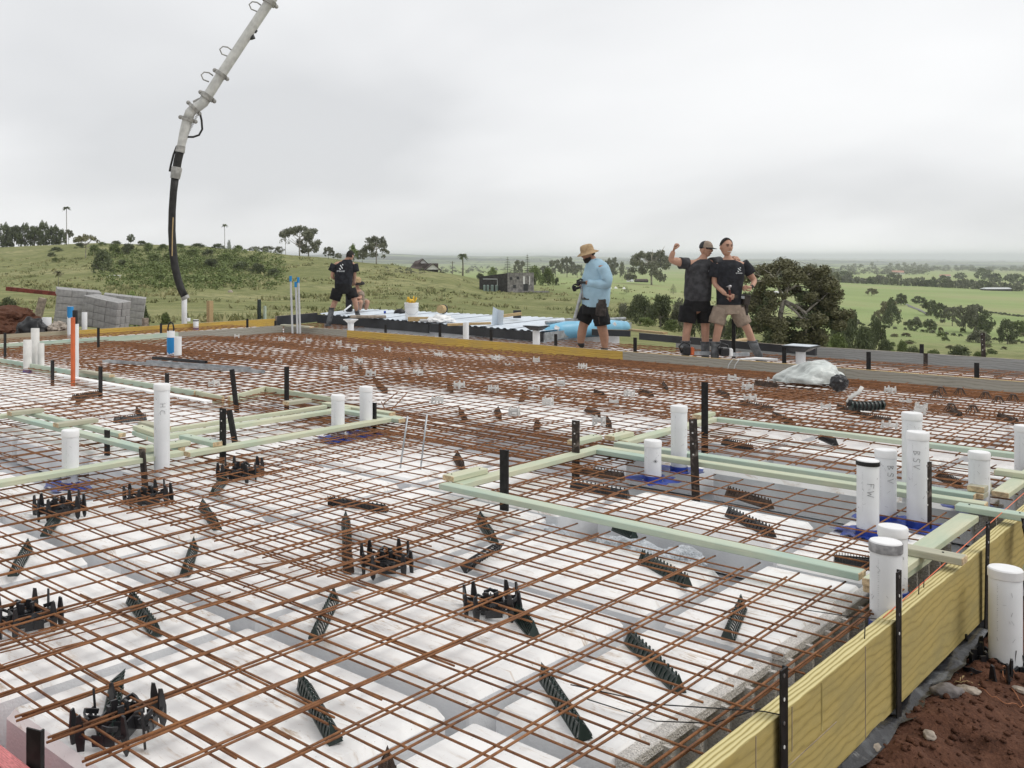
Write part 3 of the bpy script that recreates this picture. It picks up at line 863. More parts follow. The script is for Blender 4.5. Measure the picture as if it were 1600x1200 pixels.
timber('upper of the two long parallel battens behind the foreground frame', (-3.93, 6.80), (-1.55, 6.84), mt='pine_blue')
timber('short batten end beside the round white pipe nearest the frame middle', (-3.93, 6.47), (-3.42, 6.47), mt='pine_blue')
o = timber('cleat nailed over the joint beside the tall speckled peg', (-4.08, 6.42), (-4.08, 6.78), zb=Z2); nails(o, [(.06, .0), (.3, .0)])
o = timber('cleat nailed over the joint at the back of the speckled peg', (-3.99, 6.80), (-3.99, 7.10), zb=Z2); nails(o, [(.06, .0), (.24, .01)])
timber('batten running back on the left side of the far right frame', (-3.92, 6.88), (-3.92, 8.45))
timber('short cleat at the far left corner of the far right frame', (-3.98, 8.25), (-3.98, 8.52), zb=Z2)
timber('long batten along the back of the far right frame', (-3.90, 8.46), (-.9, 8.46), mt='pine_blue')
timber('wide pale batten running back beside the yellow board', (-1.455, 4.70), (-1.455, 6.28), w=.095)
timber('lower batten doubled under the pale one beside the yellow board', (-1.46, 4.72), (-1.46, 5.55), zb=ZT - .035)
o = timber('short cross batten resting on the yellow board by the grey banded pipe', (-1.62, 5.24), (-1.23, 5.24), zb=Z2, mt='pine_old'); nails(o, [(.09, .02), (.30, .0)])
o = timber('short cross batten with bluish stain resting on the yellow board', (-1.53, 6.34), (-1.10, 6.34), zb=Z2, mt='pine_blue'); nails(o, [(.06, .01), (.30, .0)])
timber('block of timber on the end of the long batten right of the tall pipes', (-1.56, 6.86), (-1.56, 7.10), zb=Z2 - .036, mt='pine_old')
timber('small upper block of timber right of the tall pipes', (-1.56, 6.88), (-1.56, 7.06), zb=Z3 - .036, mt='pine_old')
timber('batten running back to the right picture edge', (-1.46, 7.0), (-1.46, 8.4))
timber('cross batten at the right picture edge', (-1.60, 7.55), (-1.0, 7.55), zb=Z2)
# left group
timber('pale green batten slanting from the left edge to the left frame corner', (-8.43, 4.10), (-6.08, 4.10), mt='pine_blue')
timber('thin batten just behind the left frame front', (-8.6, 4.30), (-6.92, 4.30), mt='pine_blue', w=.07)
timber('batten coming in low from the left picture edge to the frame corner', (-6.0, 2.0), (-6.0, 4.22))
timber('long batten running back right from the left frame corner', (-5.93, 4.22), (-5.93, 6.52))
timber('long inner batten of the left frame running back right', (-6.62, 4.36), (-6.62, 6.56))
timber('thin outer batten of the left frame running back right', (-6.86, 4.40), (-6.86, 6.5), w=.05)
o = timber('cleat nailed on the front corner of the left frame', (-6.14, 3.98), (-6.14, 4.38), zb=Z2, mt='pine'); nails(o, [(.1, 0), (.3, .01)])
o = timber('cleat on the left frame just right of the marked tall pipe', (-6.36, 4.50), (-5.92, 4.50), zb=Z2, mt='pine_blue'); nails(o, [(.1, 0), (.33, .01)])
timber('batten under the left frame cleats, left of the marked pipe', (-6.95, 4.44), (-6.1, 4.30), mt='pine_blue', w=.06)
o = timber('cleat on the left frame just left of the marked tall pipe', (-6.98, 4.48), (-6.58, 4.42), zb=Z2); nails(o, [(.1, 0), (.33, .01)])
timber('upper small cleat behind the marked tall pipe', (-7.12, 4.62), (-6.74, 4.60), zb=Z2, mt='pine_old')
timber('small cleat at the far left of the left frame', (-8.37, 4.04), (-8.37, 4.36), zb=Z2, mt='pine_old')
timber('small tan cleat behind the capped left pipe', (-7.53, 4.04), (-7.53, 4.42), zb=Z2, mt='pine_old')
timber('batten running out of the left picture edge near the frame', (-8.5, 3.2), (-8.5, 4.15))
timber('cross batten closing the left frame at its far right end', (-6.68, 6.42), (-5.80, 6.42), mt='pine_blue')
timber('batten end beside the two white pipes of the left frame', (-7.0, 6.62), (-6.1, 6.62), mt='pine')
timber('small tan block on the far end of the left frame', (-7.1, 6.2), (-7.1, 6.5), zb=Z2, mt='pine_old')
# standing timbers of the back left set-down
def tstand(label, p0, p1, zb=-.03, h=.09, mt='pine'):
    return timber(label, p0, p1, zb=zb, w=.035, h=h, mt=mt)
tstand('upright set batten from the left edge past the orange tube', (-13.6, 6.30), (-8.66, 6.28), mt='pine_blue')
tstand('short upright batten lapped on the end of the upper left timber', (-8.85, 6.32), (-8.12, 6.24))
tstand('upright batten running back behind the dark leaning peg', (-8.08, 6.28), (-8.40, 7.02))
tstand('upright batten on the back side of the left set-down', (-8.42, 7.04), (-7.2, 6.98))
o = timber('old cleat on the upright batten below the orange tube', (-11.0, 6.26), (-10.3, 6.26), zb=.062, mt='pine_old', w=.08)
timber('grey block at the far left form board corner behind the conduits', (-15.5, 13.45), (-14.6, 13.45), zb=ZT + .002, mt='pine_old', w=.12)

# ------------------------------------------------------------------ steel pegs
_peg = {}
def peg_mesh(h, m_):
    key = (round(h, 2), m_)
    if key in _peg: return _peg[key]
    mb = MB()
    # folded angle section with punched nail holes, pointed foot
    a, t = 0.054, 0.006
    prof = [(-a / 2, 0), (a / 2, 0), (a / 2, .017), (a / 2 - t, .017), (a / 2 - t, t), (-a / 2, t)]
    vs = [(p[0], p[1], 0.06) for p in prof] + [(p[0], p[1], h) for p in prof] + [(0, t / 2, 0)]
    n = 6
    fs = [tuple(range(n, 2 * n))] + [(i, (i + 1) % n, n + (i + 1) % n, n + i) for i in range(n)] + [((i + 1) % n, i, 12) for i in range(n)]
    mb.add(vs, fs)
    _peg[key] = mb.mesh('peg', M[m_])
    return _peg[key]
GPEG = 'steel pegs holding the formwork'
def peg(label, px, ytop, x=None, y=None, base=None, m_='peg', tilt=(0, 0), rz=0.0, zb=-.3, ztop=None, holes=True, cat='steel peg'):
    """peg at plan position; its top is at photo height ytop"""
    if base is not None: p = W(base[0], base[1], base[2])
    else: p = Vector((x, y, 0))
    F = -p.x * SA + p.y * CA
    zt_ = ztop if ztop is not None else HC - (ytop - HY) * F / FPX
    t = thing('formwork_peg', label, cat, (p.x, p.y, zb), 0, GPEG, rot=(tilt[0], tilt[1], rz))
    link('shaft', peg_mesh(zt_ - zb, m_), t)
    if holes:
        for k in range(4):
            z = (zt_ - zb) - .02 - k * .075
            mb = MB(); mb.tube([(-.006, -.0005, 0), (-.006, -.0022, 0)], .006 if k else .007, 8)
            link('bolt' if k % 2 == 0 else 'nail_hole', mb.mesh('bolt', M['bolt' if k % 2 == 0 else 'pvc_dirty']), t, (0, 0, z))
    return t
XP = XR + .0205
peg('black peg nearest the camera, bolted to the yellow board', 1198, 1045, XP, 3.17, rz=R(90), zb=-.55)
peg('tall black peg on the yellow board below the grey banded pipe', 1391, 893, XP, 4.315, rz=R(90), zb=-.55)
peg('black peg on the yellow board under the bluish cross batten', 1536, 816, XP, 5.66, rz=R(90), zb=-.55, tilt=(R(1), 0))
peg('black peg standing in the bottom left corner of the photo', 52, 1140, base=(52, 1200, .03), rz=R(20), zb=-.45, holes=False)
peg('black peg at the left end of the foreground batten', 787, 703, base=(787, 768, .06), rz=R(10), zb=-.25, holes=False)
peg('tall speckled grey peg beside the cleated joint', 899, 657, base=(899, 712, .06), m_='peg_brown', rz=R(10), zb=-.25)
peg('rough leaning black peg crossing the two parallel battens', 1088, 655, base=(1088, 728, .06), m_='peg_brown', rz=R(30), zb=-.25, tilt=(0, R(-2)))
peg('straight black peg at the far corner of the far right frame', 1101, 597, base=(1101, 668, .06), rz=R(20), zb=-.25, holes=False)
peg('thick dark peg in front of the tall marked BSV pipe', 1448, 722, base=(1450, 795, .06), m_='peg_brown', rz=R(60), zb=-.25)
peg('black peg rising through the long batten of the left frame', 347, 638, base=(347, 700, .06), rz=R(10), zb=-.25)
peg('long black peg leaning left behind the left frame', 362, 577, base=(373, 640, -.02), rz=R(10), zb=-.25, tilt=(0, R(-9)), holes=False)
peg('short black peg leaning behind the long inner batten', 351, 640, base=(372, 690, -.02), rz=R(10), zb=-.2, tilt=(0, R(-14)), holes=False)
peg('straight black peg at the back right corner of the set-down', 447, 573, base=(447, 632, -.02), rz=R(5), zb=-.3, holes=False)
peg('black peg beside the upper left batten, right of the orange tube', 156, 573, base=(156, 618, -.03), rz=R(5), zb=-.3, holes=False)
peg('black peg beside the upper left batten, left of the orange tube', 81, 563, base=(81, 600, -.03), rz=R(5), zb=-.3, holes=False)
peg('short black peg top right of the marked tall pipe', 260, 583, base=(260, 604, .05), rz=R(5), zb=-.2, holes=False)
peg('black peg beside the right hand pipe of the left frame', 583, 629, base=(583, 660, .05), rz=R(5), zb=-.25, holes=False)
peg('black peg under the left frame near the capped pipe', 166, 672, base=(166, 700, .0), rz=R(5), zb=-.25, holes=False)
peg('leaning dark peg under the front corner cleat of the left frame', 223, 702, base=(228, 735, .0), m_='peg_brown', rz=R(5), zb=-.25, tilt=(0, R(-8)), holes=False)
peg('black peg by the yellow board corner cleat at the far right', 1590, 783, x=-1.18, y=6.35, rz=R(90), zb=-.1, tilt=(0, R(-40)), ztop=.17, holes=False)
for k, (px, yt, yb, lab) in enumerate([
    (7, 520, 558, 'at the left picture edge'), (153, 512, 545, 'in front of the orange board, right of the orange tube'),
    (251, 505, 522, 'in front of the orange board, left of the looped pipe'), (386, 498, 513, 'near the right end of the orange board'),
    (430, 501, 512, 'just left of the grey conduits'), (602, 507, 518, 'left of centre in front of the silver deck'),
    (687, 505, 526, 'near the bucket side of the silver deck'), (767, 515, 531, 'right of the round white stub pipe'),
    (868, 522, 537, 'between the flanged pipe and the man in blue'), (992, 527, 547, 'right of the man in blue'),
    (1225, 540, 565, 'against the grey outer board, left of the flanged vent'), (1357, 550, 574, 'against the grey outer board, right of the plastic heap'),
    (1526, 567, 588, 'between the two grey boards near the right edge')]):
    inner = k not in (0, 1, 2, 3)
    p = W(px, yb, .0)
    peg('small black peg ' + lab, px, yt, base=(px, yb, .0), rz=R(5), zb=-.2, holes=False)
peg('slim dark post leaning beyond the grey outer board', 1437, 538, base=(1440, 560, .0), rz=R(5), zb=-.2, holes=False)
peg('tall dark post beyond the outer board near the right edge', 1537, 520, base=(1538, 566, .0), m_='peg_brown', rz=R(5), zb=-.2, tilt=(0, R(-2)))
p = W(1146, 551, .0)
peg('thin black pole standing behind the man in tan shorts', 1146, 490, base=(1146, 551, .0), zb=-.2, holes=False)
peg('broken timber coloured post stump beyond the outer grey board', 1444, 552, base=(1446, 563, .0), m_='peg_brown', zb=-.2, holes=False)

# ------------------------------------------------------------------ white plumbing pipes
GPIPE = 'white pipes standing up through the slab'
def strokes(letters):
    A_ = {'F': [[(0, 0), (0, 1)], [(0, 1), (.7, .95)], [(0, .55), (.5, .55)]],
          'W': [[(0, 1), (.25, 0), (.5, .6), (.75, 0), (1, 1)]],
          'B': [[(0, 0), (0, 1), (.6, .85), (.1, .55), (.7, .25), (0, 0)]],
          'S': [[(.8, .9), (.3, 1), (.1, .7), (.7, .4), (.6, .05), (0, .1)]],
          'V': [[(0, 1), (.35, 0), (.8, 1)]],
          'H': [[(0, 0), (0, 1)], [(0, .5), (.6, .5)], [(.6, 0), (.6, 1)]],
          'C': [[(.8, .9), (.2, .85), (.05, .3), (.5, 0), (.85, .15)]],
          '*': [[(0, .2), (.6, .8)], [(0, .8), (.6, .2)], [(.3, 0), (.3, 1)], [(-.1, .5), (.7, .5)]]}
    out = []; x = 0
    for ch in letters:
        for s_ in A_[ch]: out.append([(x + p[0], p[1]) for p in s_])
        x += 1.25
    return out, x - .25
def view_angle(x, y):     # direction from (x, y) toward the viewpoint
    return math.atan2(-y, -x)
def pipe(label, x, y, z0, z1, r=.057, cap='white', blue=True, marks=None, mz=.1, mh=.03, vert=True, mat_='pvc', moff=0.0, collar=True, tilt=(0, 0), name='plumbing_pipe', group=GPIPE):
    t = thing(name, label, 'pipe', (x, y, z0), 0, group, rot=(tilt[0], tilt[1], 0))
    H = z1 - z0
    mb = MB()
    n = 28 if H * FPX / max(2, (-x * SA + y * CA)) > 60 else 16
    mb.lathe([(r * .99, 0), (r, .01), (r, H - .004), (r * .97, H), (r * .90, H), (r * .90, H - .03)], n, cap=True)
    link('pipe', mb.mesh('pipe', M[mat_], smooth=True), t)
    if cap in ('white', 'grey', 'black'):
        mb = MB()
        cz = .045 if cap != 'black' else .03
        rr = r * 1.055
        top = H + .006
        mb.lathe([(r * 1.002, top - cz), (rr, top - cz + .002), (rr, top - .006), (rr * .93, top), (rr * .5, top + .0015)], n)
        link('cap', mb.mesh('cap', M['pvc_cap'], smooth=True), t)
        if cap != 'white':
            mb = MB(); mb.lathe([(rr + .0008, top - cz + .001), (rr + .0012, top - cz + .003), (rr + .0012, top - .007), (rr + .0008, top - .005)], n, cap=False)
            link('tape_band', mb.mesh('tape_band', M['grey_tape' if cap == 'grey' else 'black_band'], smooth=True), t)
    if blue:
        mb = MB(); mb.lathe([(r + .016, -.004), (r + .006, .004), (r + .004, .040), (r + .001, .042)], n, cap=False)
        link('blue_collar', mb.mesh('blue_collar', M['blue'], smooth=True), t)
    if blue and collar:
        q = random.Random(int(x * 100))
        mb = MB(); pts = []
        K = 26
        for ring_, rad in enumerate([r + .012, r + .05, r + .095]):
            for k in range(K):
                th = 2 * math.pi * k / K
                rr = rad * (1 + (q.uniform(-.16, .16) if ring_ == 2 else q.uniform(-.04, .04)) + (.22 if ring_ == 2 and k % 7 < 2 else 0))
                pts.append((rr * math.cos(th), rr * math.sin(th), .006 + (q.uniform(0, .018) if ring_ else 0)))
        fs = [(a * K + k, a * K + (k + 1) % K, (a + 1) * K + (k + 1) % K, (a + 1) * K + k) for a in range(2) for k in range(K)]
        mb.add(pts, fs)
        link('collar_sheet', mb.mesh('collar_sheet', [M['blue']], smooth='all'), t)
    if H > .2 and r > .05 and (-x * SA + y * CA) < 9:
        mb = MB(); va = view_angle(x, y) - .5
        for i in range(26):
            if i % 7 == 5: continue
            z_ = H - .06 - i * .0085
            if z_ < .05: break
            p3 = [(math.cos(va + dd_) * (r + .0004), math.sin(va + dd_) * (r + .0004), z_) for dd_ in (0, .035 + .02 * (i % 3))]
            mb.tube(p3, .0008, 4)
        q2 = random.Random(int(x * 77)); 
        for i in range(9):
            a_ = va + q2.uniform(-1.2, 1.6); z_ = q2.uniform(.03, H - .06); L_ = q2.uniform(.05, .3)
            mb.tube([(math.cos(a_) * (r + .0003), math.sin(a_) * (r + .0003), z_), (math.cos(a_ + L_) * (r + .0003), math.sin(a_ + L_) * (r + .0003), z_ + q2.uniform(-.02, .02))], .0007, 4)
        link('scuff_marks', mb.mesh('scuff_marks', M['grey_tape']), t)
    if marks:
        ss, tot = strokes(marks)
        va = view_angle(x, y) + moff
        mb = MB()
        for s_ in ss:
            pts = []
            for i in range(len(s_) - 1):
                for tt in (0, .33, .66): pts.append((s_[i][0] + (s_[i + 1][0] - s_[i][0]) * tt, s_[i][1] + (s_[i + 1][1] - s_[i][1]) * tt))
            pts.append(s_[-1])
            p3 = []
            for (u_, v_) in pts:
                if vert: up, side_ = -u_ * mh * .9, v_ * mh - mh * .5
                else: up, side_ = v_ * mh, u_ * mh
                th = va + side_ / r
                p3.append((math.cos(th) * (r + .0006), math.sin(th) * (r + .0006), H - mz + up))
            mb.tube(p3, .0010, 4)
        link('handwriting', mb.mesh('handwriting', M['ink']), t)
    return t
def pipe_px(label, px, ytop, base, z0=-.06, **kw):
    p = W(base[0], base[1], z0); F = -p.x * SA + p.y * CA
    return pipe(label, p.x, p.y, z0, HC - (ytop - HY) * F / FPX, **kw)

pipe_px('white capped pipe at the left, in front of the left frame', 110, 673, (110, 762))
pipe_px('tall marked pipe between the battens of the left frame', 255, 601, (253, 742), marks='HC', mz=.13, mh=.04, moff=.1, blue=False)
pipe_px('left of the two white pipes at the far end of the left frame', 528, 618, (528, 688))
pipe_px('right of the two white pipes at the far end of the left frame', 572, 605, (572, 680))
pipe_px('short white pipe with an ink scribble, on a blue collar', 1020, 689, (1020, 752), marks='*', mz=.12, mh=.035, moff=.3)
pipe_px('taller plain white pipe just behind the scribbled one', 1061, 635, (1061, 737))
pipe_px('white pipe marked FW with a black band at its top', 1358, 720, (1356, 836), cap='black', marks='FW', mz=.12, mh=.035, moff=.25)
pipe_px('white pipe marked BSV just behind the FW pipe', 1386, 704, (1384, 815), marks='BSV', mz=.08, mh=.034, moff=.45)
pipe_px('tallest marked BSV pipe behind the thick dark peg', 1438, 676, (1434, 824), marks='BSV', mz=.10, mh=.034, moff=-.1, collar=True)
pipe_px('tall plain white pipe at the back of the pipe group', 1425, 646, (1425, 786), blue=False)
pipe_px('plain white pipe standing right of the pipe group', 1532, 707, (1530, 800))
pipe_px('stubby capped pipe behind the grey banded pipe', 1397, 824, (1395, 935), r=.06, collar=False)
pipe_px('white pipe with a grey smeared cap against the yellow board', 1378, 847, (1384, 985), cap='grey', r=.06, collar=False)
pipe_px('white pipe cut by the right picture edge', 1600, 666, (1600, 752), blue=False)
t = pipe_px('large white pipe standing in the red soil outside the yellow board', 1571, 889, (1571, 1036), z0=-.37, r=.067, blue=False, mat_='pvc')
# far left
pipe_px('middle and tallest pipe of the far left cluster of three', 55, 513, (55, 578), cap=None, mat_='pvc_dirty', collar=False)
pipe_px('left short pipe of the far left cluster of three', 43, 531, (43, 582), cap=None, mat_='pvc_dirty', collar=False)
t = pipe_px('right short pipe with blue paint in the far left cluster', 64, 536, (64, 580), cap=None, mat_='pvc_dirty', collar=False, r=.045)
pipe_px('white pipe standing just behind the orange tube', 118, 506, (118, 600), cap=None, blue=False, r=.04)
pipe_px('orange plastic tube leaning by the upper left batten', 115.5, 496, (114, 604), cap=None, blue=False, r=.027, mat_='orange_tube')
pipe_px('black sleeve on the top of the orange tube', 116.5, 486, (116.2, 505), z0=.75, cap=None, blue=False, r=.037, mat_='black_band') if False else None
p = W(115.5, 603, -.06); F = -p.x * SA + p.y * CA
t = pipe('black sleeved upper end of the orange tube', p.x + .01, p.y + .01, HC - (506 - HY) * F / FPX, HC - (485 - HY) * F / FPX, r=.032, cap=None, blue=False, mat_='black_band', name='pipe_sleeve', group='orange tube fittings')
def paint(t, r, z0, z1, mt='blue_paint'):
    q = random.Random(3)
    mb = MB(); K = 20; vs = []
    for z, jag in ((z0, .05), (z1, 0)):
        for k in range(K): vs.append(((r + .001) * math.cos(6.283 * k / K), (r + .001) * math.sin(6.283 * k / K), z - q.uniform(0, jag)))
    mb.add(vs, [(k, (k + 1) % K, K + (k + 1) % K, K + k) for k in range(K)])
    link('paint_band', mb.mesh('paint_band', M[mt]), t)
t = pipe_px('white pipe with blue painted top in front of the block stacks', 110, 479, (110, 528), cap=None, blue=False, r=.06); paint(t, .06, .42, .60)
pipe_px('plain white pipe in front of the grey block stacks', 132, 488, (132, 523), cap=None, blue=False, r=.055)
pipe_px('short wide white pipe by the black bag at the far left', 73, 496, (73, 517), cap=None, blue=False, r=.10)
t = pipe_px('pipe with blue painted upper half and a black rope loop', 267, 517, (267, 561), cap=None, r=.06, collar=True); paint(t, .06, .12, .33)
mb = MB(); mb.tube([(-.035, 0, .3), (-.045, 0, .42), (-.03, 0, .49), (0, 0, .51), (.03, 0, .49), (.045, 0, .42), (.035, 0, .3)], .012, 6)
link('rope_loop', mb.mesh('rope_loop', M['black_band'], smooth='all'), t, (0, 0, .05), (0, 0, AZ))
pipe_px('plain white pipe right beside the black looped pipe', 278, 526, (278, 563), cap=None, collar=False)
pipe_px('white pipe standing directly below the end of the concrete hose', 288, 467, (288, 512), cap=None, collar=False, r=.06)
pipe_px('short white pipe with a black lid right of the hose end', 306, 500, (306, 515), r=.06, cap='black', collar=False)
pipe_px('small white stub on the side of the pipe below the hose', 294, 497, (294, 502), z0=.12, r=.05, cap=None, blue=False)
pipe_px('round white stub pipe behind the far form board, centre', 728, 504, (728, 532), r=.055, cap=None, blue=False)
def flanged(label, px, ytop, base, w=.16, m1='pvc', black=True):
    t = pipe_px(label, px, ytop, base, cap=None, blue=False, r=.065)
    z = 0.0
    p = W(base[0], base[1], -.06); F = -p.x * SA + p.y * CA
    H = HC - (ytop - HY) * F / FPX + .06
    mb = MB(); mb.v = []; 
    s0, s1 = w * .45, w
    vs = [(-s0, -s0, H), (s0, -s0, H), (s0, s0, H), (-s0, s0, H), (-s1, -s1, H + .07), (s1, -s1, H + .07), (s1, s1, H + .07), (-s1, s1, H + .07)]
    mb.add(vs, [(0, 3, 2, 1), (0, 1, 5, 4), (1, 2, 6, 5), (2, 3, 7, 6), (3, 0, 4, 7)])
    mb.box((0, 0, H + .075), (2 * s1 + .02, 2 * s1 + .02, .018))
    link('flange', mb.mesh('flange', M['plastic_black' if black else 'pvc_cap']), t)
    mb = MB(); mb.box((0, 0, H + .087), (2 * s1 - .03, 2 * s1 - .03, .006))
    link('lid', mb.mesh('lid', M['deck']), t)
    return t
flanged('white pipe with a square black flange beside the light blue roll', 838, 516, (838, 538))
flanged('white pipe topped with a square black flange over the plastic heap', 1251, 549, (1251, 572), w=.19)
flanged('low pipe with a white flange in front of the silver deck', 548, 505, (548, 518), black=False, w=.10)

# conduits at the far corner
t = thing('conduit_bundle', 'three slim grey conduits with blue taped tops at the far slab corner', 'conduit')
for k, (px, yt) in enumerate([(454, 432), (462, 441), (466, 434)]):
    b0 = W(px + 3, 521, -.06); F = -b0.x * SA + b0.y * CA
    tp = PD(px, yt, F)
    link('conduit', MB().tube([b0, tp], .022, 8).mesh('conduit', M['conduit'], smooth=True), t)
    link('blue_tip', MB().tube([tp + Vector((0, 0, -.10)), tp + Vector((0, 0, .01))], .028, 8).mesh('blue_tip', M['blue_paint'], smooth=True), t)

# ------------------------------------------------------------------ bar chairs and spacers
def strip_chair_mesh(L=.34, w=.05, h=.048, m_='plastic_green'):
    mb = MB()
    nr = 13
    for s_ in (-1, 1):
        mb.box((0, s_ * w / 2, .004), (L, .006, .008))
    mb.box((0, 0, h), (L, .010, .008))
    for k in range(nr):
        x = -L / 2 + L * (k + .5) / nr
        for s_ in (-1, 1):
            mb.tube([(x, s_ * w / 2, .002), (x, s_ * w * .30, h * .65), (x, 0, h)], .0045, 4, flat=.7)
        mb.box((x, 0, h + .010), (.006, .006, .014))
    mb.add([(-L / 2, -w / 2, .006), (L / 2, -w / 2, .006), (L / 2, -.006, h - .004), (-L / 2, -.006, h - .004)], [(0, 1, 2, 3)])
    for e_ in (-1, 1):
        x = e_ * L / 2
        mb.add([(x, -w / 2, 0), (x, w / 2, 0), (x, 0, h + .012), (x + e_ * .012, -w / 2, 0), (x + e_ * .012, w / 2, 0), (x + e_ * .004, 0, h + .02)], [(0, 1, 2), (3, 5, 4), (0, 2, 5, 3), (1, 4, 5, 2)])
    return mb.mesh('bar_chair', M[m_])
CH = {k: strip_chair_mesh(m_=k) for k in ('plastic_green', 'plastic_rusty', 'plastic_black')}
GCH = 'long plastic bar chairs under the mesh'
def chair(label, a, c, m_='plastic_green', tip=0.0, z=-.054):
    p, q = W(*a, -.03), W(*c, -.03)
    d = q - p; L = d.length
    o = link('bar_chair', CH[m_], None, ((p.x + q.x) / 2, (p.y + q.y) / 2, z), (tip, 0, math.atan2(d.y, d.x)), (min(max(L / .36, .5), 1.5), 1, 1))
    return tag(o, label, 'bar chair', GCH)
chair('dark green bar chair in the left foreground between two black spacer wheels', (205, 932), (245, 985))
chair('dark green bar chair upright at the left edge, under the first mesh bars', (44, 852), (20, 893))
chair('dark green bar chair left of centre, above the left foreground gap', (303, 850), (289, 893))
chair('dark green bar chair in the central foreground, pointing at the camera', (522, 930), (491, 992))
chair('large dark green bar chair low in the foreground, left of centre', (474, 1062), (525, 1150), tip=.25)
chair('large dark green bar chair low in the foreground, right of centre', (852, 1050), (915, 1145), tip=.25)
chair('dark green bar chair right of the centre foreground, third from the yellow board', (984, 995), (1062, 1072))
chair('dark green bar chair nearest the yellow board', (1158, 942), (1137, 992))
chair('ladder sided dark bar chair just in front of the foreground batten', (1003, 870), (1075, 910))
chair('dark bar chair propped on the near black spacer wheel, bottom left', (182, 1065), (165, 1150), tip=-.5, z=-.04)
chair('dark bar chair poking out right below the central spacer wheel', (808, 955), (835, 987))
chair('bar chair tip at the bottom edge of the photo', (605, 1190), (600, 1230), 'plastic_rusty')
chair('upper of two dark bar chairs in line left of the middle spacer', (540, 808), (543, 845))
chair('lower of two dark bar chairs in line left of the middle spacer', (541, 850), (545, 888), 'plastic_rusty')
chair('dark green bar chair left of the foreground peg', (750, 808), (772, 842))
chair('open ladder shaped bar chair left of the foreground peg', (722, 882), (775, 850), 'plastic_black', tip=.9)
chair('long open ladder bar chair lying left of the foreground frame', (515, 780), (606, 793), 'plastic_black', tip=.6)
chair('dark bar chair beside the middle black spacer wheel on the left', (316, 788), (340, 822))
chair('dark bar chair end under the far black spacer wheel', (352, 747), (332, 770))
chair('dark bar chair end under the left black spacer wheel', (88, 808), (70, 832))
chair('black slotted bar chair inside the near right frame, left of the FW pipe', (1138, 800), (1207, 833), 'plastic_black')
chair('rusty slotted bar chair inside the near right frame, higher up', (1137, 768), (1205, 790), 'plastic_rusty')
chair('long slotted bar chair beside the tall speckled peg', (893, 757), (982, 773), 'plastic_black')
chair('second slotted bar chair beside the tall speckled peg', (905, 735), (975, 745), 'plastic_rusty')
chair('slotted black chair under the right end of the foreground batten', (1312, 876), (1356, 880), 'plastic_black')
chair('black slotted bar chair inside the far right frame', (1130, 690), (1176, 702), 'plastic_black')
chair('dark chair under the back batten of the far right frame', (1283, 682), (1306, 692), 'plastic_black')
chair('rusty bar chair right of the tall BSV pipe', (1466, 742), (1500, 758), 'plastic_rusty')
chair('dark chair under the foreground batten near the torn foam', (962, 822), (990, 834))
chair('slotted chair on the mesh inside the left set-down', (178, 657), (228, 652), 'plastic_black')
chair('slotted chair on the mesh below the upper left batten', (113, 622), (158, 614), 'plastic_rusty')
farch = [(712, 712, 722, 730), (842, 660, 838, 668), (775, 640, 780, 652), (720, 640, 728, 655), (700, 600, 706, 613), (945, 655, 952, 665), (590, 602, 603, 612), (820, 617, 814, 625), (915, 640, 935, 648), (1000, 612, 1020, 618), (1035, 600, 1042, 610), (930, 613, 945, 618), (1155, 630, 1205, 640), (1120, 613, 1138, 620), (1210, 648, 1240, 660), (1310, 636, 1345, 646), (1345, 650, 1390, 658), (1560, 650, 1590, 660), (1480, 640, 1500, 650), (640, 560, 643, 570), (585, 590, 592, 600), (240, 560, 236, 572), (120, 628, 133, 618), (215, 640, 222, 648), (1180, 598, 1215, 602), (980, 700, 988, 712), (560, 575, 566, 585)]
for k, (a, c, d_, e_) in enumerate(farch):
    chair('small rust brown bar chair tilted under the far mesh', (a, c), (d_, e_), 'plastic_rusty', tip=rng.uniform(-.4, .4))

def wchair_mesh():
    mb = MB(); w, h = .075, .075
    for sx in (-1, 1):
        for sy in (-1, 1):
            mb.box((sx * w * .6, sy * w * .6, h / 2), (.018, .018, h))
            mb.box((sx * w * .6, sy * w * .6, h + .012), (.012, .02, .03))
    for s_ in (-1, 1):
        mb.box((0, s_ * w * .6, h * .8), (w * 1.2, .012, .028)); mb.box((s_ * w * .6, 0, h * .8), (.012, w * 1.2, .028))
        mb.box((0, s_ * w * .6, h * .12), (w * 1.6, .02, .012))
    mb.box((0, 0, h * .8), (w, .012, .03))
    return mb.mesh('white_bar_chair', M['plastic_white'])
WCH = wchair_mesh()
wl_ = [(605, 538), (685, 546), (775, 550), (838, 553), (910, 563), (718, 603), (796, 563), (653, 578), (579, 584), (876, 594), (834, 605), (771, 609), (683, 627), (856, 629), (960, 625), (804, 645), (936, 660), (983, 611), (553, 542), (440, 522), (482, 524), (529, 527), (435, 562), (537, 577), (1173, 618), (1290, 632), (1439, 632), (1389, 661), (1391, 599), (1415, 618), (1438, 638), (1205, 585), (1168, 600), (1144, 580), (335, 600), (370, 518), (560, 560)]
for k, (px, py) in enumerate(wl_):
    p = W(px, py + 3, .02)
    tag(link('white_bar_chair', WCH, None, (p.x, p.y, .012 if p.y < 9 else (-.028 if p.y < 11.3 else -.075)), (rng.uniform(-.1, .1), rng.uniform(-.1, .1), rng.uniform(0, 3)), (.85, .85, .8)), 'small white four legged bar chair standing on the far mesh', 'bar chair', 'white bar chairs on the far mesh')
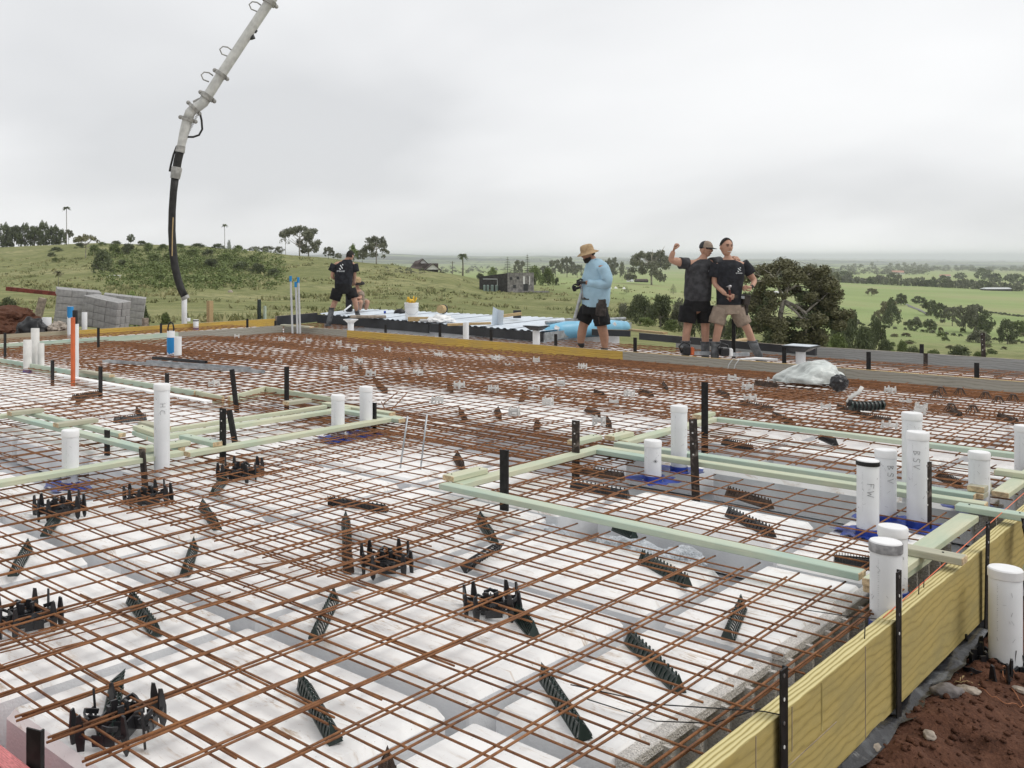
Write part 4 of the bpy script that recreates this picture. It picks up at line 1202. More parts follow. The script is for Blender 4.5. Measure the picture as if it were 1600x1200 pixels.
for k, (px, py) in enumerate([(1463, 616), (1470, 610), (1486, 637), (1583, 622), (1560, 625), (1520, 640), (1540, 618), (1500, 612)]):
    p = W(px, py + 3, .02)
    mb = MB()
    for q in range(6):
        th = q * math.pi / 3
        mb.tube([(.06 * math.cos(th), .06 * math.sin(th), 0), (.02 * math.cos(th), .02 * math.sin(th), .07)], .005, 4)
    mb.lathe([(.028, .062), (.028, .072)], 8)
    tag(link('wire_chair', mb.mesh('wire_chair', M['plastic_rusty']), None, (p.x, p.y, .01)), 'small rusty cone shaped bar chair near the right end of the far board', 'bar chair', 'cone shaped bar chairs near the far board')

def spacer_mesh():
    mb = MB()
    # ring of webs with a raised hub and eight forked fins
    for k in range(4):
        th = math.pi / 2 * k
        mt_ = Matrix.Rotation(th, 3, 'Z')
        mb.box(mt_ @ Vector((.052, 0, .035)), (.006, .10, .055), mat=mt_)
        mb.box(mt_ @ Vector((.082, 0, .035)), (.075, .006, .042), mat=mt_)
        mb.box(mt_ @ Vector((.115, 0, .030)), (.006, .075, .036), mat=mt_)
        for s_ in (-1, 1):
            # curved arm to fin
            pts = [mt_ @ Vector(v) for v in ((.112, s_ * .035, .035), (.125, s_ * .055, .045), (.118, s_ * .075, .048))]
            mb.tube(pts, .007, 4)
            c = mt_ @ Vector((.118, s_ * .075, .03))
            out = mt_ @ Vector((.5, s_ * 1.0, 0)); out.normalize()
            up = Vector((0, 0, 1)); sd = out.cross(up)
            prof = [(-.016, .01), (-.010, -.032), (.002, -.046), (.012, -.03), (.016, .02), (.012, .045), (.006, .082), (-.006, .086), (-.012, .05)]
            vs = [c + out * a + up * b_ + sd * t_ for t_ in (-.004, .004) for a, b_ in prof]
            n_ = len(prof)
            mb.add(vs, [tuple(range(n_ - 1, -1, -1)), tuple(range(n_, 2 * n_))] + [(i, (i + 1) % n_, n_ + (i + 1) % n_, n_ + i) for i in range(n_)])
        # scalloped cup between arms
        pts = []
        for a in range(7):
            ph = -1 + a / 3
            pts.append(mt_ @ Vector((.085 + .03 * (1 - ph * ph), ph * .035, .055 + .018 * (1 - abs(ph)))))
        mb.tube(pts, .005, 4, flat=2.2)
    mb.lathe([(.018, .01), (.022, .012), (.020, .06), (.012, .062)], 10)
    for k in range(4):
        th = math.pi / 4 + math.pi / 2 * k
        mb.box((.03 * math.cos(th), .03 * math.sin(th), .075), (.008, .022, .05), mat=Matrix.Rotation(th, 3, 'Z'))
    return mb.mesh('black_spacer', M['plastic_black'])
SP = spacer_mesh()
for k, (px, py, s_, lab) in enumerate([
    (187, 1135, 1.02, 'largest black spiked spacer wheel, bottom left on its foam pod'),
    (40, 968, 1.05, 'black spiked spacer wheel cut by the left picture edge'),
    (770, 948, .98, 'black spiked spacer wheel in the central foreground'),
    (604, 880, 1.0, 'black spiked spacer wheel left of the foreground peg'),
    (93, 798, 1.12, 'black spiked spacer wheel under the white capped pipe at left'),
    (232, 780, 1.1, 'black spiked spacer wheel below the left frame corner'),
    (376, 741, 1.15, 'black spiked spacer wheel by the foot of the long left peg')]):
    p = W(px, py, -.03)
    tag(link('pod_spacer', SP, None, (p.x, p.y, -.055 if k != 0 else -.05), (R(rng.uniform(-5, 5)), R(rng.uniform(-5, 5)), rng.uniform(0, 1.5)), (s_, s_, s_ * .95)), lab, 'pod spacer', 'black spiked pod spacers')
# spacer lying on soil round the outside pipe
for k, (px, py) in enumerate([(1530, 1042), (1590, 1040)]):
    p = W(px, py, -.38)
    tag(link('pod_spacer', SP, None, (p.x, p.y, -.42), (.1, 0, k), (1.1, 1.1, 1.1)), ['left', 'right'][k] + ' black spacer lying on the red soil at the foot of the outside pipe', 'pod spacer', 'black spacers on the soil')

# ------------------------------------------------------------------ things lying about the slab
def channel(label, px0, py0, px1, py1, z, w=.07, h=.035, mt='galv', cat='steel channel', z1=None):
    a = W(px0, py0, z); c = W(px1, py1, z if z1 is None else z1); d = c - a; L = d.length
    mb = MB()
    mb.box((L / 2, 0, .002), (L, w, .003)); mb.box((L / 2, w / 2, h / 2), (L, .003, h)); mb.box((L / 2, -w / 2, h / 2), (L, .003, h))
    mb.box((L / 2, w / 2 - .006, h), (L, .012, .003)); mb.box((L / 2, -w / 2 + .006, h), (L, .012, .003))
    o = link('steel_channel', mb.mesh('steel_channel', M[mt]), None, a, (0, -math.asin(d.z / L), math.atan2(d.y, d.x)))
    return tag(o, label, cat, 'loose galvanised channels')
channel('long galvanised channel lying across the mesh behind the marked pipe', 163, 566, 412, 583, .03)
channel('second galvanised channel lying against the long one', 230, 567, 390, 578, .045, w=.05)
channel('short dark rail lying behind the long galvanised channel', 240, 561, 322, 568, .04, w=.06, mt='deck_dark')
# plastic covered heap
bm = bmesh.new(); bmesh.ops.create_icosphere(bm, subdivisions=5, radius=1)
for v in bm.verts:
    c = v.co.copy()
    k = 1 + .16 * mnoise.noise(c * 2.1) + .06 * mnoise.noise(Vector((c.x * 9, c.y * 3, c.z * 4)))
    v.co = Vector((c.x * .41 * k, c.y * .30 * k, max(c.z, -.05) * .19 * k * (1 + .35 * math.sin(c.x * 2 + .6))))
me = bpy.data.meshes.new('covered_heap'); bm.to_mesh(me); bm.free(); me.materials.append(M['clear_film'])
me.polygons.foreach_set('use_smooth', [True] * len(me.polygons))
p = W(1264, 594, .0)
tag(link('covered_heap', me, None, (p.x, p.y, .0), (0, 0, AZ)), 'low heap wrapped in cloudy plastic film against the far form board', 'covered heap')
# coil of ribbed pipe
p = W(1353, 637, .03)
t = thing('ribbed_pipe', 'short black ribbed drain pipe lying on the far mesh', 'drain pipe', (p.x, p.y, .06), AZ)
pts = [(-.17, .02, .02), (-.08, 0, -.01), (0, 0, -.02), (.1, 0, -.01), (.18, .02, .01)]
link('pipe', MB().tube(pts, .035, 10).mesh('pipe', M['hose'], smooth='all'), t)
for k in range(9):
    x = -.15 + k * .038
    mb = MB(); mb.tube([(x, .005, .0 - .015 * math.cos(x * 7)), (x + .014, .005, .0 - .015 * math.cos(x * 7))], .048, 12)
    link('rib', mb.mesh('rib', M['plastic_green'], smooth=True), t)
mb = MB(); mb.tube([(-.17, .02, .02), (-.13, .03, .07), (-.05, .03, .12), (-.02, .03, .17)], .02, 6)
link('torn_end', mb.mesh('torn_end', M['pvc_dirty'], smooth='all'), t)
p = W(1311, 604, .03)
bm = bmesh.new(); bmesh.ops.create_icosphere(bm, subdivisions=3, radius=.095)
for v in bm.verts: v.co *= 1 + .28 * mnoise.noise(v.co * 40)
me = bpy.data.meshes.new('wire_ball'); bm.to_mesh(me); bm.free(); me.materials.append(M['plastic_black'])
tag(link('wire_ball', me, None, (p.x, p.y, .07)), 'crumpled black ball of wire in front of the plastic wrapped heap', 'wire ball')
# wire loops over the far board
for k, (px, py) in enumerate([(1104, 570), (1222, 582)]):
    p = W(px, py, .05); p.y = 13.57
    mb = MB()
    for s_ in (0, .09):
        mb.tube([(s_, .1, .0), (s_ - .02, 0, .03), (s_ - .06, -.05, -.05), (s_ - .09, -.06, -.20)], .006, 5)
    tag(link('wire_loop', mb.mesh('wire_loop', M['conduit'], smooth='all'), None, (p.x, p.y, .04)), ['pair of pale wires hooked over the board below the two men', 'pair of pale wires hooked over the board by the plastic heap'][k], 'wire loop')
# string line over the battens, right
def cord(name, label, cat, pts, r, mt, n=6):
    pts = [Vector(p) for p in pts]
    me = MB().tube([p - pts[0] for p in pts], r, n).mesh(name, M[mt], smooth='all')
    return tag(link(name, me, None, pts[0]), label, cat)
cord('string_line', 'orange pink string line stretched along the top of the yellow board', 'string line', [(-1.30, 4.32, .055), (-1.30, 5.7, .10), (-1.31, 7.2, .135), (-1.32, 8.3, .15)], .0022, 'string')
cord('tie_wire', 'black tie wire from the mesh to the nearest black peg', 'tie wire', [(-1.9, 2.98, .01), (-1.6, 3.05, .015), (-1.30, 3.16, .055), (-1.24, 3.19, .05)], .0022, 'black_wire')
cord('tie_wire', 'second black tie wire curving below the first one', 'tie wire', [(-1.85, 3.0, -.03), (-1.62, 3.06, -.05), (-1.45, 3.12, -.02), (-1.32, 3.18, .052)], .0022, 'black_wire')
cord('tie_wire', 'black tie wire looped round the tall yellow board peg', 'tie wire', [(-1.62, 4.28, .02), (-1.45, 4.30, .03), (-1.24, 4.34, .05)], .002, 'black_wire')
for k, (x, y) in enumerate([(-1.285, 4.05), (-1.29, 4.75), (-1.30, 4.86)]):
    o = cord('nail', ['nail standing in the yellow board edge left of the tall peg', 'first nail standing in the board edge right of the banded pipe', 'second nail standing in the board edge right of the banded pipe'][k], 'nail', [(x, y, ZT - .01), (x + .002, y, ZT + .045)], .0022, 'black_wire')

# leaning timber outside the board
a = Vector((-1.12, 5.98, -.08)); c = Vector((-.72, 6.45, -.30))
d = c - a
mb = MB(); mb.box((d.length / 2, 0, 0), (d.length, .09, .035), b=.003)
q = d.to_track_quat('X', 'Z').to_euler()
tag(link('timber_batten', mb.mesh('timber_batten', [M['pine_blue']]), None, a, q), 'bluish timber offcut leaning down outside the yellow board', 'timber batten', TL)
mb = MB(); mb.box((0, 0, 0), (.50, .09, .035), b=.003)

# ------------------------------------------------------------------ red soil in front: relief, clods, stones, roots
def soil_h(x, y):
    v = Vector((x, y, 0))
    h = -.405 + .05 * mnoise.noise(v * 1.4) + .045 * mnoise.fractal(v * 4.3, 0.9, 2.1, 5) + .012 * mnoise.noise(v * 30)
    h += .06 * math.exp(-((x + 1.15) / .12) ** 2)
    return h
xs = np.arange(-1.30, 1.4, .022); ys = np.arange(2.2, 9.5, .024)
vs = [(x, y, soil_h(x, y) - (.10 if (i in (0,) or j in (0, len(ys) - 1) or i == len(xs) - 1) else 0)) for j, y in enumerate(ys) for i, x in enumerate(xs)]
nx = len(xs)
fs = [(j * nx + i, j * nx + i + 1, (j + 1) * nx + i + 1, (j + 1) * nx + i) for j in range(len(ys) - 1) for i in range(nx - 1)]
m, n, l, b = new_mat('red_soil', 0.95)
b.inputs['Specular IOR Level'].default_value = 0.2
geo = n.new('ShaderNodeNewGeometry')
f1 = noise_n(n, l, geo.outputs['Position'], 9, 8, 0.75)
f2 = noise_n(n, l, geo.outputs['Position'], 60, 4, 0.7)
c = ramp2(n, l, f1, [(0.3, (0.050, 0.023, 0.016)), (0.5, (0.105, 0.046, 0.028)), (0.72, (0.19, 0.092, 0.058))])
c = mixc(n, l, .4, c, ramp2(n, l, f2, [(0.35, (0.030, 0.013, 0.009)), (0.7, (0.18, 0.085, 0.052))]))
l.new(c, b.inputs['Base Color']); add_bump(n, l, b, f2, 1.0, 0.012)
M['soil'] = m
me = bpy.data.meshes.new('soil_ground'); me.from_pydata(vs, [], fs); me.materials.append(m)
me.polygons.foreach_set('use_smooth', [True] * len(me.polygons))
tag(link('soil_ground', me), kind='structure')
mb = MB()
q = random.Random(5)
def clod(mb, c, r, q):
    pts = []
    a0_ = [(0, 0, 1), (.9, 0, .3), (.28, .85, .3), (-.72, .53, .3), (-.72, -.53, .3), (.28, -.85, .3), (.72, .53, -.4), (-.28, .85, -.4), (-.9, 0, -.4), (-.28, -.85, -.4), (.72, -.53, -.4), (0, 0, -1)]
    for p_ in a0_:
        k = r * q.uniform(.65, 1.25)
        pts.append((c[0] + p_[0] * k, c[1] + p_[1] * k, c[2] + p_[2] * k * .75))
    fs_ = [(0, 1, 2), (0, 2, 3), (0, 3, 4), (0, 4, 5), (0, 5, 1), (1, 6, 2), (2, 7, 3), (3, 8, 4), (4, 9, 5), (5, 10, 1), (6, 7, 2), (7, 8, 3), (8, 9, 4), (9, 10, 5), (10, 6, 1), (11, 7, 6), (11, 8, 7), (11, 9, 8), (11, 10, 9), (11, 6, 10)]
    mb.add(pts, fs_)
for k in range(14000):
    x = q.uniform(-1.24, .9); y = q.uniform(2.6, 8.6)
    r_ = .003 + .014 * q.random() ** 3 + (.014 if q.random() < .025 else 0)
    clod(mb, (x, y, soil_h(x, y) + r_ * .3), r_, q)
tag(link('soil_clods', mb.mesh('soil_clods', M['soil'], smooth='all')), 'crumbly red brown soil clods outside the yellow board', 'soil clods', kind='stuff')
for k, (px, py, r_, mt, lab) in enumerate([
    (1513, 1099, .030, 'stone', 'pale oval stone on the red soil below the outside pipe'),
    (1480, 1112, .045, 'stone_dark', 'flat grey rock half buried in the red soil'),
    (1452, 1178, .022, 'stone', 'small pale stone near the bottom edge on the red soil'),
    (1396, 1130, .022, 'stone', 'small stone at the foot of the tall yellow board peg'),
    (1450, 1062, .020, 'stone_dark', 'small brown stone beside the yellow board foot'),
    (1368, 1197, .02, 'stone', 'small stone at the bottom edge of the photo'),
    (1592, 1078, .022, 'stone', 'pale stone at the right picture edge'),
    (1435, 1082, .02, 'stone_dark', 'brown stone left of the flat grey rock')]):
    p = W(px, py, -.40)
    bm = bmesh.new(); bmesh.ops.create_icosphere(bm, subdivisions=3, radius=1)
    for v in bm.verts: v.co = Vector((v.co.x * r_ * 1.5, v.co.y * r_, v.co.z * r_ * .65)) * (1 + .3 * mnoise.noise(v.co * 2 + Vector((k, 0, 0))))
    me = bpy.data.meshes.new('stone'); bm.to_mesh(me); bm.free(); me.materials.append(M[mt])
    me.polygons.foreach_set('use_smooth', [True] * len(me.polygons))
    tag(link('stone', me, None, (p.x, p.y, soil_h(p.x, p.y) + r_ * .4), (0, 0, k)), lab, 'stone', 'stones on the red soil')
def soil_cord(label, pts, r=.003, mt='straw', cat='root', name='dry_root'):
    out = []
    for px, py in pts:
        p = W(px, py, -.40); out.append((p.x, p.y, soil_h(p.x, p.y) + r + .008))
    fine = []
    for i in range(len(out) - 1):
        for tt in (0, .25, .5, .75):
            v = Vector(out[i]).lerp(Vector(out[i + 1]), tt); v.z = soil_h(v.x, v.y) + r + .008 + .006 * math.sin(tt * 6); fine.append(v)
    fine.append(Vector(out[-1]))
    return cord(name, label, cat, fine, r, mt)
soil_cord('long pale root running up from the bottom edge over the soil', [(1357, 1198), (1385, 1168), (1418, 1130), (1436, 1112), (1456, 1106)])
soil_cord('curved orange wire beyond the pale oval stone', [(1528, 1096), (1550, 1104), (1575, 1107), (1600, 1100)], r=.0022, mt='wire', cat='wire', name='loose_wire')
soil_cord('bent straw piece left of the pale oval stone', [(1490, 1083), (1505, 1086), (1530, 1085)], r=.002)
soil_cord('short upright straw piece left of the pale stone', [(1500, 1085), (1503, 1072), (1506, 1065)], r=.0018)
soil_cord('curled orange wire by the foot of the outside pipe', [(1572, 1072), (1567, 1066), (1567, 1060), (1578, 1058), (1588, 1062)], r=.002, mt='wire', cat='wire', name='loose_wire')
soil_cord('thin orange wire at the right picture edge', [(1581, 1082), (1592, 1094), (1600, 1100)], r=.002, mt='wire', cat='wire', name='loose_wire')
# crumpled plastic under the yellow board
def film(label, x0, x1, y0, y1, zf, mt, seed, name='plastic_sheet'):
    vs = []; K = 28; Ly = 60
    for j in range(Ly + 1):
        for i in range(K + 1):
            x = x0 + (x1 - x0) * i / K; y = y0 + (y1 - y0) * j / Ly
            h = zf(x, y) + .03 * abs(mnoise.noise(Vector((x * 13 + seed, y * 9, 0)))) + .05 * mnoise.noise(Vector((x * 5, y * 5, seed)))
            w_ = .05 * mnoise.noise(Vector((0, y * 6, seed + 4)))
            vs.append((x + w_ * (i / K), y, h))
    fs = [(j * (K + 1) + i, j * (K + 1) + i + 1, (j + 1) * (K + 1) + i + 1, (j + 1) * (K + 1) + i) for j in range(Ly) for i in range(K)]
    mb = MB(); mb.add(vs, fs)
    return tag(link(name, mb.mesh(name, M[mt], smooth='all')), label, 'plastic sheet')
film('crumpled black plastic sheet spilling from under the yellow board', -1.34, -1.21, 2.4, 8.6, lambda x, y: -.325 - .25 * max(0, x + 1.26), 'membrane_black', 2)
film('crumpled black plastic between the cut foam and the yellow board', -1.56, -1.325, 1.6, 8.0, lambda x, y: -.26 + .05 * (x + 1.45), 'membrane_black', 7)

# ------------------------------------------------------------------ silver sheet-metal deck beyond the far board
DZ = .12
c0, c1, c2, c3 = W(497, 491, DZ), W(562, 483, DZ), W(985, 503, DZ), W(850, 519, DZ)
t = thing('metal_deck', 'silver corrugated metal decking with a dark edge, laid beyond the far form board', 'metal decking')
def bil(u, v):
    a = c0.lerp(c3, u); b_ = c1.lerp(c2, u); return a.lerp(b_, v)
ns = 9
for k in range(ns):
    u0, u1 = k / ns + .0008, (k + 1) / ns - .0008
    mb = MB(); vs = []; K = 18
    for i in range(K + 1):
        u_ = u0 + (u1 - u0) * i / K
        zz = .022 if (i % 4) in (1, 2) else 0
        for v_ in (0, 1):
            p = bil(u_, v_); vs.append((p.x, p.y, DZ + zz + .006 * mnoise.noise(Vector((u_ * 30, v_ * 3, 0)))))
    mb.add(vs, [(2 * i, 2 * i + 2, 2 * i + 3, 2 * i + 1) for i in range(K)])
    link('metal_sheet', mb.mesh('metal_sheet', M['deck']), t)
for nm, (a, c), w_, mt in (('fascia', (c0, c0.lerp(c3, .56)), .20, 'deck_dark'), ('fascia', (c0.lerp(c3, .565), c3), .17, 'deck_dark'), ('side_edge', (c3, c2), .14, 'galv')):
    d = (c - a); d.z = 0
    mb = MB(); mb.box((d.length / 2, -.015, -w_ / 2), (d.length, .02, w_))
    link(nm, mb.mesh(nm, M[mt]), t, (a.x, a.y, DZ - .008), (0, 0, math.atan2(d.y, d.x)))
mb = MB(); mb.prism([(p.x, p.y) for p in (c0 + Vector((.1, .1, 0)), c3 + Vector((-.1, .1, 0)), c2 + Vector((-.2, -.1, 0)), c1)], -.4, DZ - .03)
link('understructure', mb.mesh('understructure', M['foam_side']), t)
# light blue roll along the right edge
a = W(848, 528, -.02); c = W(978, 520, -.02)
t = thing('insulation_roll', 'long bundle wrapped in light blue film right beside the silver deck', 'wrapped bundle')
mb = MB(); mb.tube([a + Vector((0, 0, .12)), a.lerp(c, .3) + Vector((0, 0, .13)), a.lerp(c, .7) + Vector((0, 0, .125)), c + Vector((0, 0, .12))], [.10, .17, .17, .11], 14)
link('wrap', mb.mesh('wrap', M['light_blue'], smooth='all'), t)
mb = MB(); mb.tube([a.lerp(c, .04) + Vector((-.1, .14, .27)), c + Vector((-.1, .14, .27))], .035, 8)
link('silver_roll', mb.mesh('silver_roll', M['galv'], smooth='all'), t)
for k, f_ in enumerate((.14, .62, .82)):
    p = a.lerp(c, f_)
    nrm = Vector((SA, -CA, .35)).normalized()
    mb = MB(); mb.box((0, 0, 0), (.10, .012, .07), mat=Matrix.Rotation(AZ + .3, 3, 'Z') @ Matrix.Rotation(.5 + k, 3, 'Y'))
    link('white_print', mb.mesh('white_print', M['pvc_cap']), t, p + Vector((0, 0, .13)) + nrm * .17)

def box_thing(name, label, cat, px, py, z, size, mt, rz=0.0, rot=None, b=.004, group=None):
    p = W(px, py, z)
    mb = MB(); mb.box((0, 0, size[2] / 2), size, b=b)
    return tag(link(name, mb.mesh(name, M[mt]), None, (p.x, p.y, z), rot or (0, 0, AZ + rz)), label, cat, group)
# black planks right of the deck
def plank(label, a, c, z, w, h, mt, top=None):
    p0, p1 = W(*a, z + h), W(*c, z + h)
    d = p1 - p0
    mb = MB(); mb.box((d.length / 2, 0, h / 2), (d.length, w, h))
    mb.m[1] = 1
    return tag(link('timber_beam', mb.mesh('timber_beam', [M[mt], M[top or mt]]), None, (p0.x, p0.y, z), (0, 0, math.atan2(d.y, d.x))), label, 'beam', 'beams lying behind the men')
plank('long black beam with a pale top edge lying behind the two men', (1000, 520), (1275, 543), .02, .05, .12, 'deck_dark', 'timber_grey')
plank('short black beam end by the right side of the blue bundle', (925, 514), (985, 516), .0, .05, .12, 'deck_dark', 'timber_tan')
plank('tan timber on the ground left of the two men', (985, 514), (1040, 519), .02, .12, .04, 'timber_tan')
plank('tan board lying right behind the man in tan shorts', (1135, 534), (1170, 528), .0, .15, .05, 'timber_tan')
# items on the deck
def bucket(label, px, py, z):
    p = W(px, py, z)
    t = thing('bucket', label, 'bucket', (p.x, p.y, z), AZ)
    mb = MB(); mb.lathe([(.125, 0), (.13, .01), (.148, .33), (.156, .33), (.156, .36), (.147, .36), (.14, .30)], 24)
    link('pail', mb.mesh('pail', M['pvc_cap'], smooth=True), t)
    mb = MB(); mb.lathe([(.153, .27), (.157, .272), (.157, .28), (.153, .282)], 24, cap=False)
    link('rim_ring', mb.mesh('rim_ring', M['pvc'], smooth=True), t)
    mb = MB(); mb.tube([(-.155, 0, .33), (-.16, -.10, .2), (-.08, -.15, .12), (.06, -.155, .12), (.15, -.10, .2), (.155, 0, .33)], .004, 5)
    link('handle', mb.mesh('handle', M['galv'], smooth='all'), t)
    return t
t = bucket('white plastic bucket of yellow gloves standing on the silver deck', 643, 499, DZ + .02)
bk = t.location
mb = MB(); q = random.Random(9)
for k in range(7):
    a_ = q.uniform(0, 6.28); r_ = q.uniform(0, .09)
    mb.ball((r_ * math.cos(a_), r_ * math.sin(a_), .37 + q.uniform(0, .05)), (.055, .05, .04), 8, 6)
for k in range(5):
    a_ = q.uniform(0, 6.28); x, y = .1 * math.cos(a_), .1 * math.sin(a_)
    mb.tube([(x * .6, y * .6, .37), (x, y, .44), (x * 1.1, y * 1.1, .47 + q.uniform(0, .04))], [.02, .017, .012], 6)
tag(link('gloves', mb.mesh('gloves', M['yellow'], smooth='all'), None, bk), 'pile of yellow rubber gloves heaped in the white bucket', 'gloves')
box_thing('timber_offcut', 'short tan timber offcut in front of the white bucket', 'timber offcut', 658, 502, DZ + .03, (.55, .09, .09), 'timber_tan', -.05)
box_thing('flashing_tube', 'pale grey tube lying right of the tan offcut', 'tube', 672, 503, DZ + .02, (.45, .07, .06), 'conduit', -.05, b=.02)
bm = bmesh.new(); bmesh.ops.create_icosphere(bm, subdivisions=4, radius=1)
for v in bm.verts:
    c = v.co.copy(); k = 1 + .5 * mnoise.noise(c * 2.5)
    v.co = Vector((c.x * .26 * k, c.y * .14 * k, max(-.02, c.z) * .13 * k))
me = bpy.data.meshes.new('crumpled_sheet'); bm.to_mesh(me); bm.free(); me.materials.append(M['pvc_cap'])
p = W(690, 505, DZ)
tag(link('crumpled_sheet', me, None, (p.x, p.y, DZ + .03), (0, 0, AZ)), 'crumpled white plastic sheet on the silver deck right of the bucket', 'plastic sheet')
t = thing('tape_roll', 'tan tape roll with a black side standing on the silver deck', 'tape roll', W(690, 489, DZ + .04), AZ)
t.location.z = DZ + .13
mb = MB(); mb.tube([(-.04, -.05, 0), (.04, .05, 0)], .10, 14); link('roll', mb.mesh('roll', M['timber_tan'], smooth=True), t)
mb = MB(); mb.tube([(.04, .05, 0), (.06, .08, 0)], .11, 14); link('side_disc', mb.mesh('side_disc', M['deck_dark'], smooth=True), t)
t = thing('tape_roll', 'black round lid lying left of the white bucket', 'lid', W(625, 488, DZ + .04), AZ)
t.location.z = DZ + .02
mb = MB(); mb.ball((0, 0, .0), (.15, .12, .11), 14, 8); link('lid', mb.mesh('lid', M['black_band'], smooth='all'), t)
mb = MB(); mb.box((.1, 0, .0), (.3, .1, .04)); link('board', mb.mesh('board', M['timber_tan']), t)
a = W(733, 503, DZ + .1)
mb = MB(); mb.box((0, 0, 0), (.85, .09, .045), b=.003)
tag(link('timber_offcut', mb.mesh('timber_offcut', [M['timber_tan']]), None, (a.x, a.y, DZ + .06), (0, -.03, AZ + .06)), 'long tan timber lying on the deck in front of the upright flashing', 'timber offcut')
a = W(795, 494, DZ + .1)
mb = MB(); mb.box((0, 0, 0), (.55, .09, .06), b=.003)
tag(link('timber_offcut', mb.mesh('timber_offcut', [M['timber_tan']]), None, (a.x, a.y, DZ + .12), (0, -.12, AZ + .15)), 'tan timber pointing at the black square plate on the deck', 'timber offcut')
box_thing('square_plate', 'black square plate standing at the end of the tan timber on the deck', 'plate', 808, 497, DZ + .04, (.17, .03, .17), 'deck_dark', .1)
mb = MB(); mb.add([(0, 0, 0), (.12, .05, 0), (.14, .05, .30), (.03, 0, .36), (.22, -.04, 0), (.24, -.04, .28)], [(0, 1, 2, 3), (1, 4, 5, 2)])
p = W(768, 509, DZ)
tag(link('metal_flashing', mb.mesh('metal_flashing', M['deck']), None, (p.x, p.y, DZ + .02), (0, 0, AZ)), 'folded silver flashing standing upright on the deck', 'flashing')
mb = MB(); mb.tube([(-.02, 0, 0), (.03, 0, 0)], .03, 10)
p = W(601, 491, DZ)
tag(link('tape_spool', mb.mesh('tape_spool', M['blue'], smooth=True), None, (p.x, p.y, DZ + .05), (0, 0, AZ)), 'tiny dark blue tape spool on the silver deck', 'tape spool')
for k, (px, py, w_) in enumerate([(905, 512, .10), (575, 497, .5)]):
    box_thing('deck_offcut', ['small black tool left on the silver deck behind the man in blue', 'grey rag and hose heap at the feet of the man in black'][k], ['tool', 'rag heap'][k], px, py, DZ + .02, (w_ * 1.6, .2, .06), ['deck_dark', 'timber_grey'][k], 0, b=.015)

# saw tools at the men's feet
def saw(label, px, py, col):
    p = W(px, py, -.0)
    t = thing('power_saw', label, 'power saw', (p.x, p.y, .0), AZ)
    mb = MB(); mb.box((0, 0, .10), (.16, .14, .16), b=.02); link('motor', mb.mesh('motor', M['plastic_black']), t)
    mb = MB(); mb.tube([(-.09, 0, .06), (-.13, 0, .18), (-.05, 0, .26), (.06, 0, .22), (.08, 0, .1)], .016, 6); link('handle', mb.mesh('handle', M['plastic_black'], smooth='all'), t)
    mb = MB(); mb.box((.10, -.02, .09), (.07, .12, .16), b=.02); link('housing', mb.mesh('housing', M[col]), t)
    mb = MB(); mb.box((.30, -.02, .05), (.32, .015, .07), b=.004); link('guide_bar', mb.mesh('guide_bar', M['galv']), t); t.scale = (.8, .8, .8)
    return t
saw('orange and black power saw beside the left man\'s boots', 1072, 556, 'orange_tube')
saw('white cased power saw with a black handle between the right man\'s boots', 1132, 558, 'pvc_cap')
cord('white_hose', 'pale hose lying on the mesh right of the white cased saw', 'hose', [W(1150, 563, .03), W(1180, 560, .04), W(1215, 562, .03)], .02, 'pvc_cap')

# ------------------------------------------------------------------ block stacks, soil mound, posts at the left
def stack(label, px, py, D, W_, n_c, n_r, depth, rz, tilt, mats='block', bw=.40, bh=.20):
    p = PD(px, py, D)
    t = thing('block_stack', label, 'block stack', (p.x, p.y, -.45), 0, 'stacks of grey blocks', rot=(tilt[0], tilt[1], AZ + rz))
    for r_ in range(n_r):
        for c_ in range(n_c):
            for d_ in range(depth):
                if 0 < d_ and c_ < n_c - 1 and r_ < n_r - 1: continue
                key = 'blk%.2f%.2f' % (bw, bh)
                if key not in _podcache:
                    mb = MB(); mb.box((0, 0, 0), (bw - .008, .19, bh - .006), b=.008); _podcache[key] = mb.mesh('block', M[mats])
                link('block', _podcache[key], t, ((c_ - n_c / 2 + .5) * bw + rng.uniform(-.006, .006), d_ * .2 + rng.uniform(-.008, .008), (r_ + .5) * bh), (0, 0, R(rng.uniform(-1, 1))))
    return t
stack('tilted front stack of grey concrete blocks left of the bushes', 118, 515, 27.5, 0, 3, 5, 4, R(20), (R(3), R(6)))
stack('grey block stack leaning right behind the plain white pipe', 156, 515, 26.9, 0, 3, 4, 3, R(-25), (R(2), R(9)))
stack('rearmost grey block stack at the right of the group', 190, 515, 28.6, 0, 3, 4, 3, R(10), (R(2), R(7)))
def pole(name, label, cat, a, c, r, mt, D0, D1, sq=True):
    p0, p1 = PD(*a, D0), PD(*c, D1); d = p1 - p0
    mb = MB(); mb.tube([Vector((0, 0, 0)), d], r, 4 if sq else 10)
    return tag(link(name, mb.mesh(name, M[mt]), None, p0), label, cat)
pole('steel_beam', 'dark red steel beam end sticking out left of the block stacks', 'steel beam', (10, 451), (128, 463), .085, 'red_steel', 30, 30)
pole('steel_beam', 'dark red steel beam lying over the rear block stack', 'steel beam', (152, 466), (216, 473), .085, 'red_steel', 30, 30)
pole('leaning_timber', 'grey timber leaning against the left of the block stacks', 'timber', (58, 502), (67, 466), .13, 'timber_grey', 27, 27)
pole('timber_post', 'cut timber post stump behind the orange board right of the hose', 'post', (328, 508), (328, 470), .09, 'timber_tan', 26, 26)
pole('timber_stump', 'short square post stump right of the block stacks', 'post', (227, 512), (227, 497), .09, 'timber_grey', 26, 26)
pole('green_post', 'dark green post standing behind the orange board', 'post', (405, 502), (405, 468), .05, 'plastic_green', 26, 26)
pole('green_post', 'shorter green post beside the dark green one', 'post', (414, 502), (414, 478), .04, 'pine_blue', 26, 26)
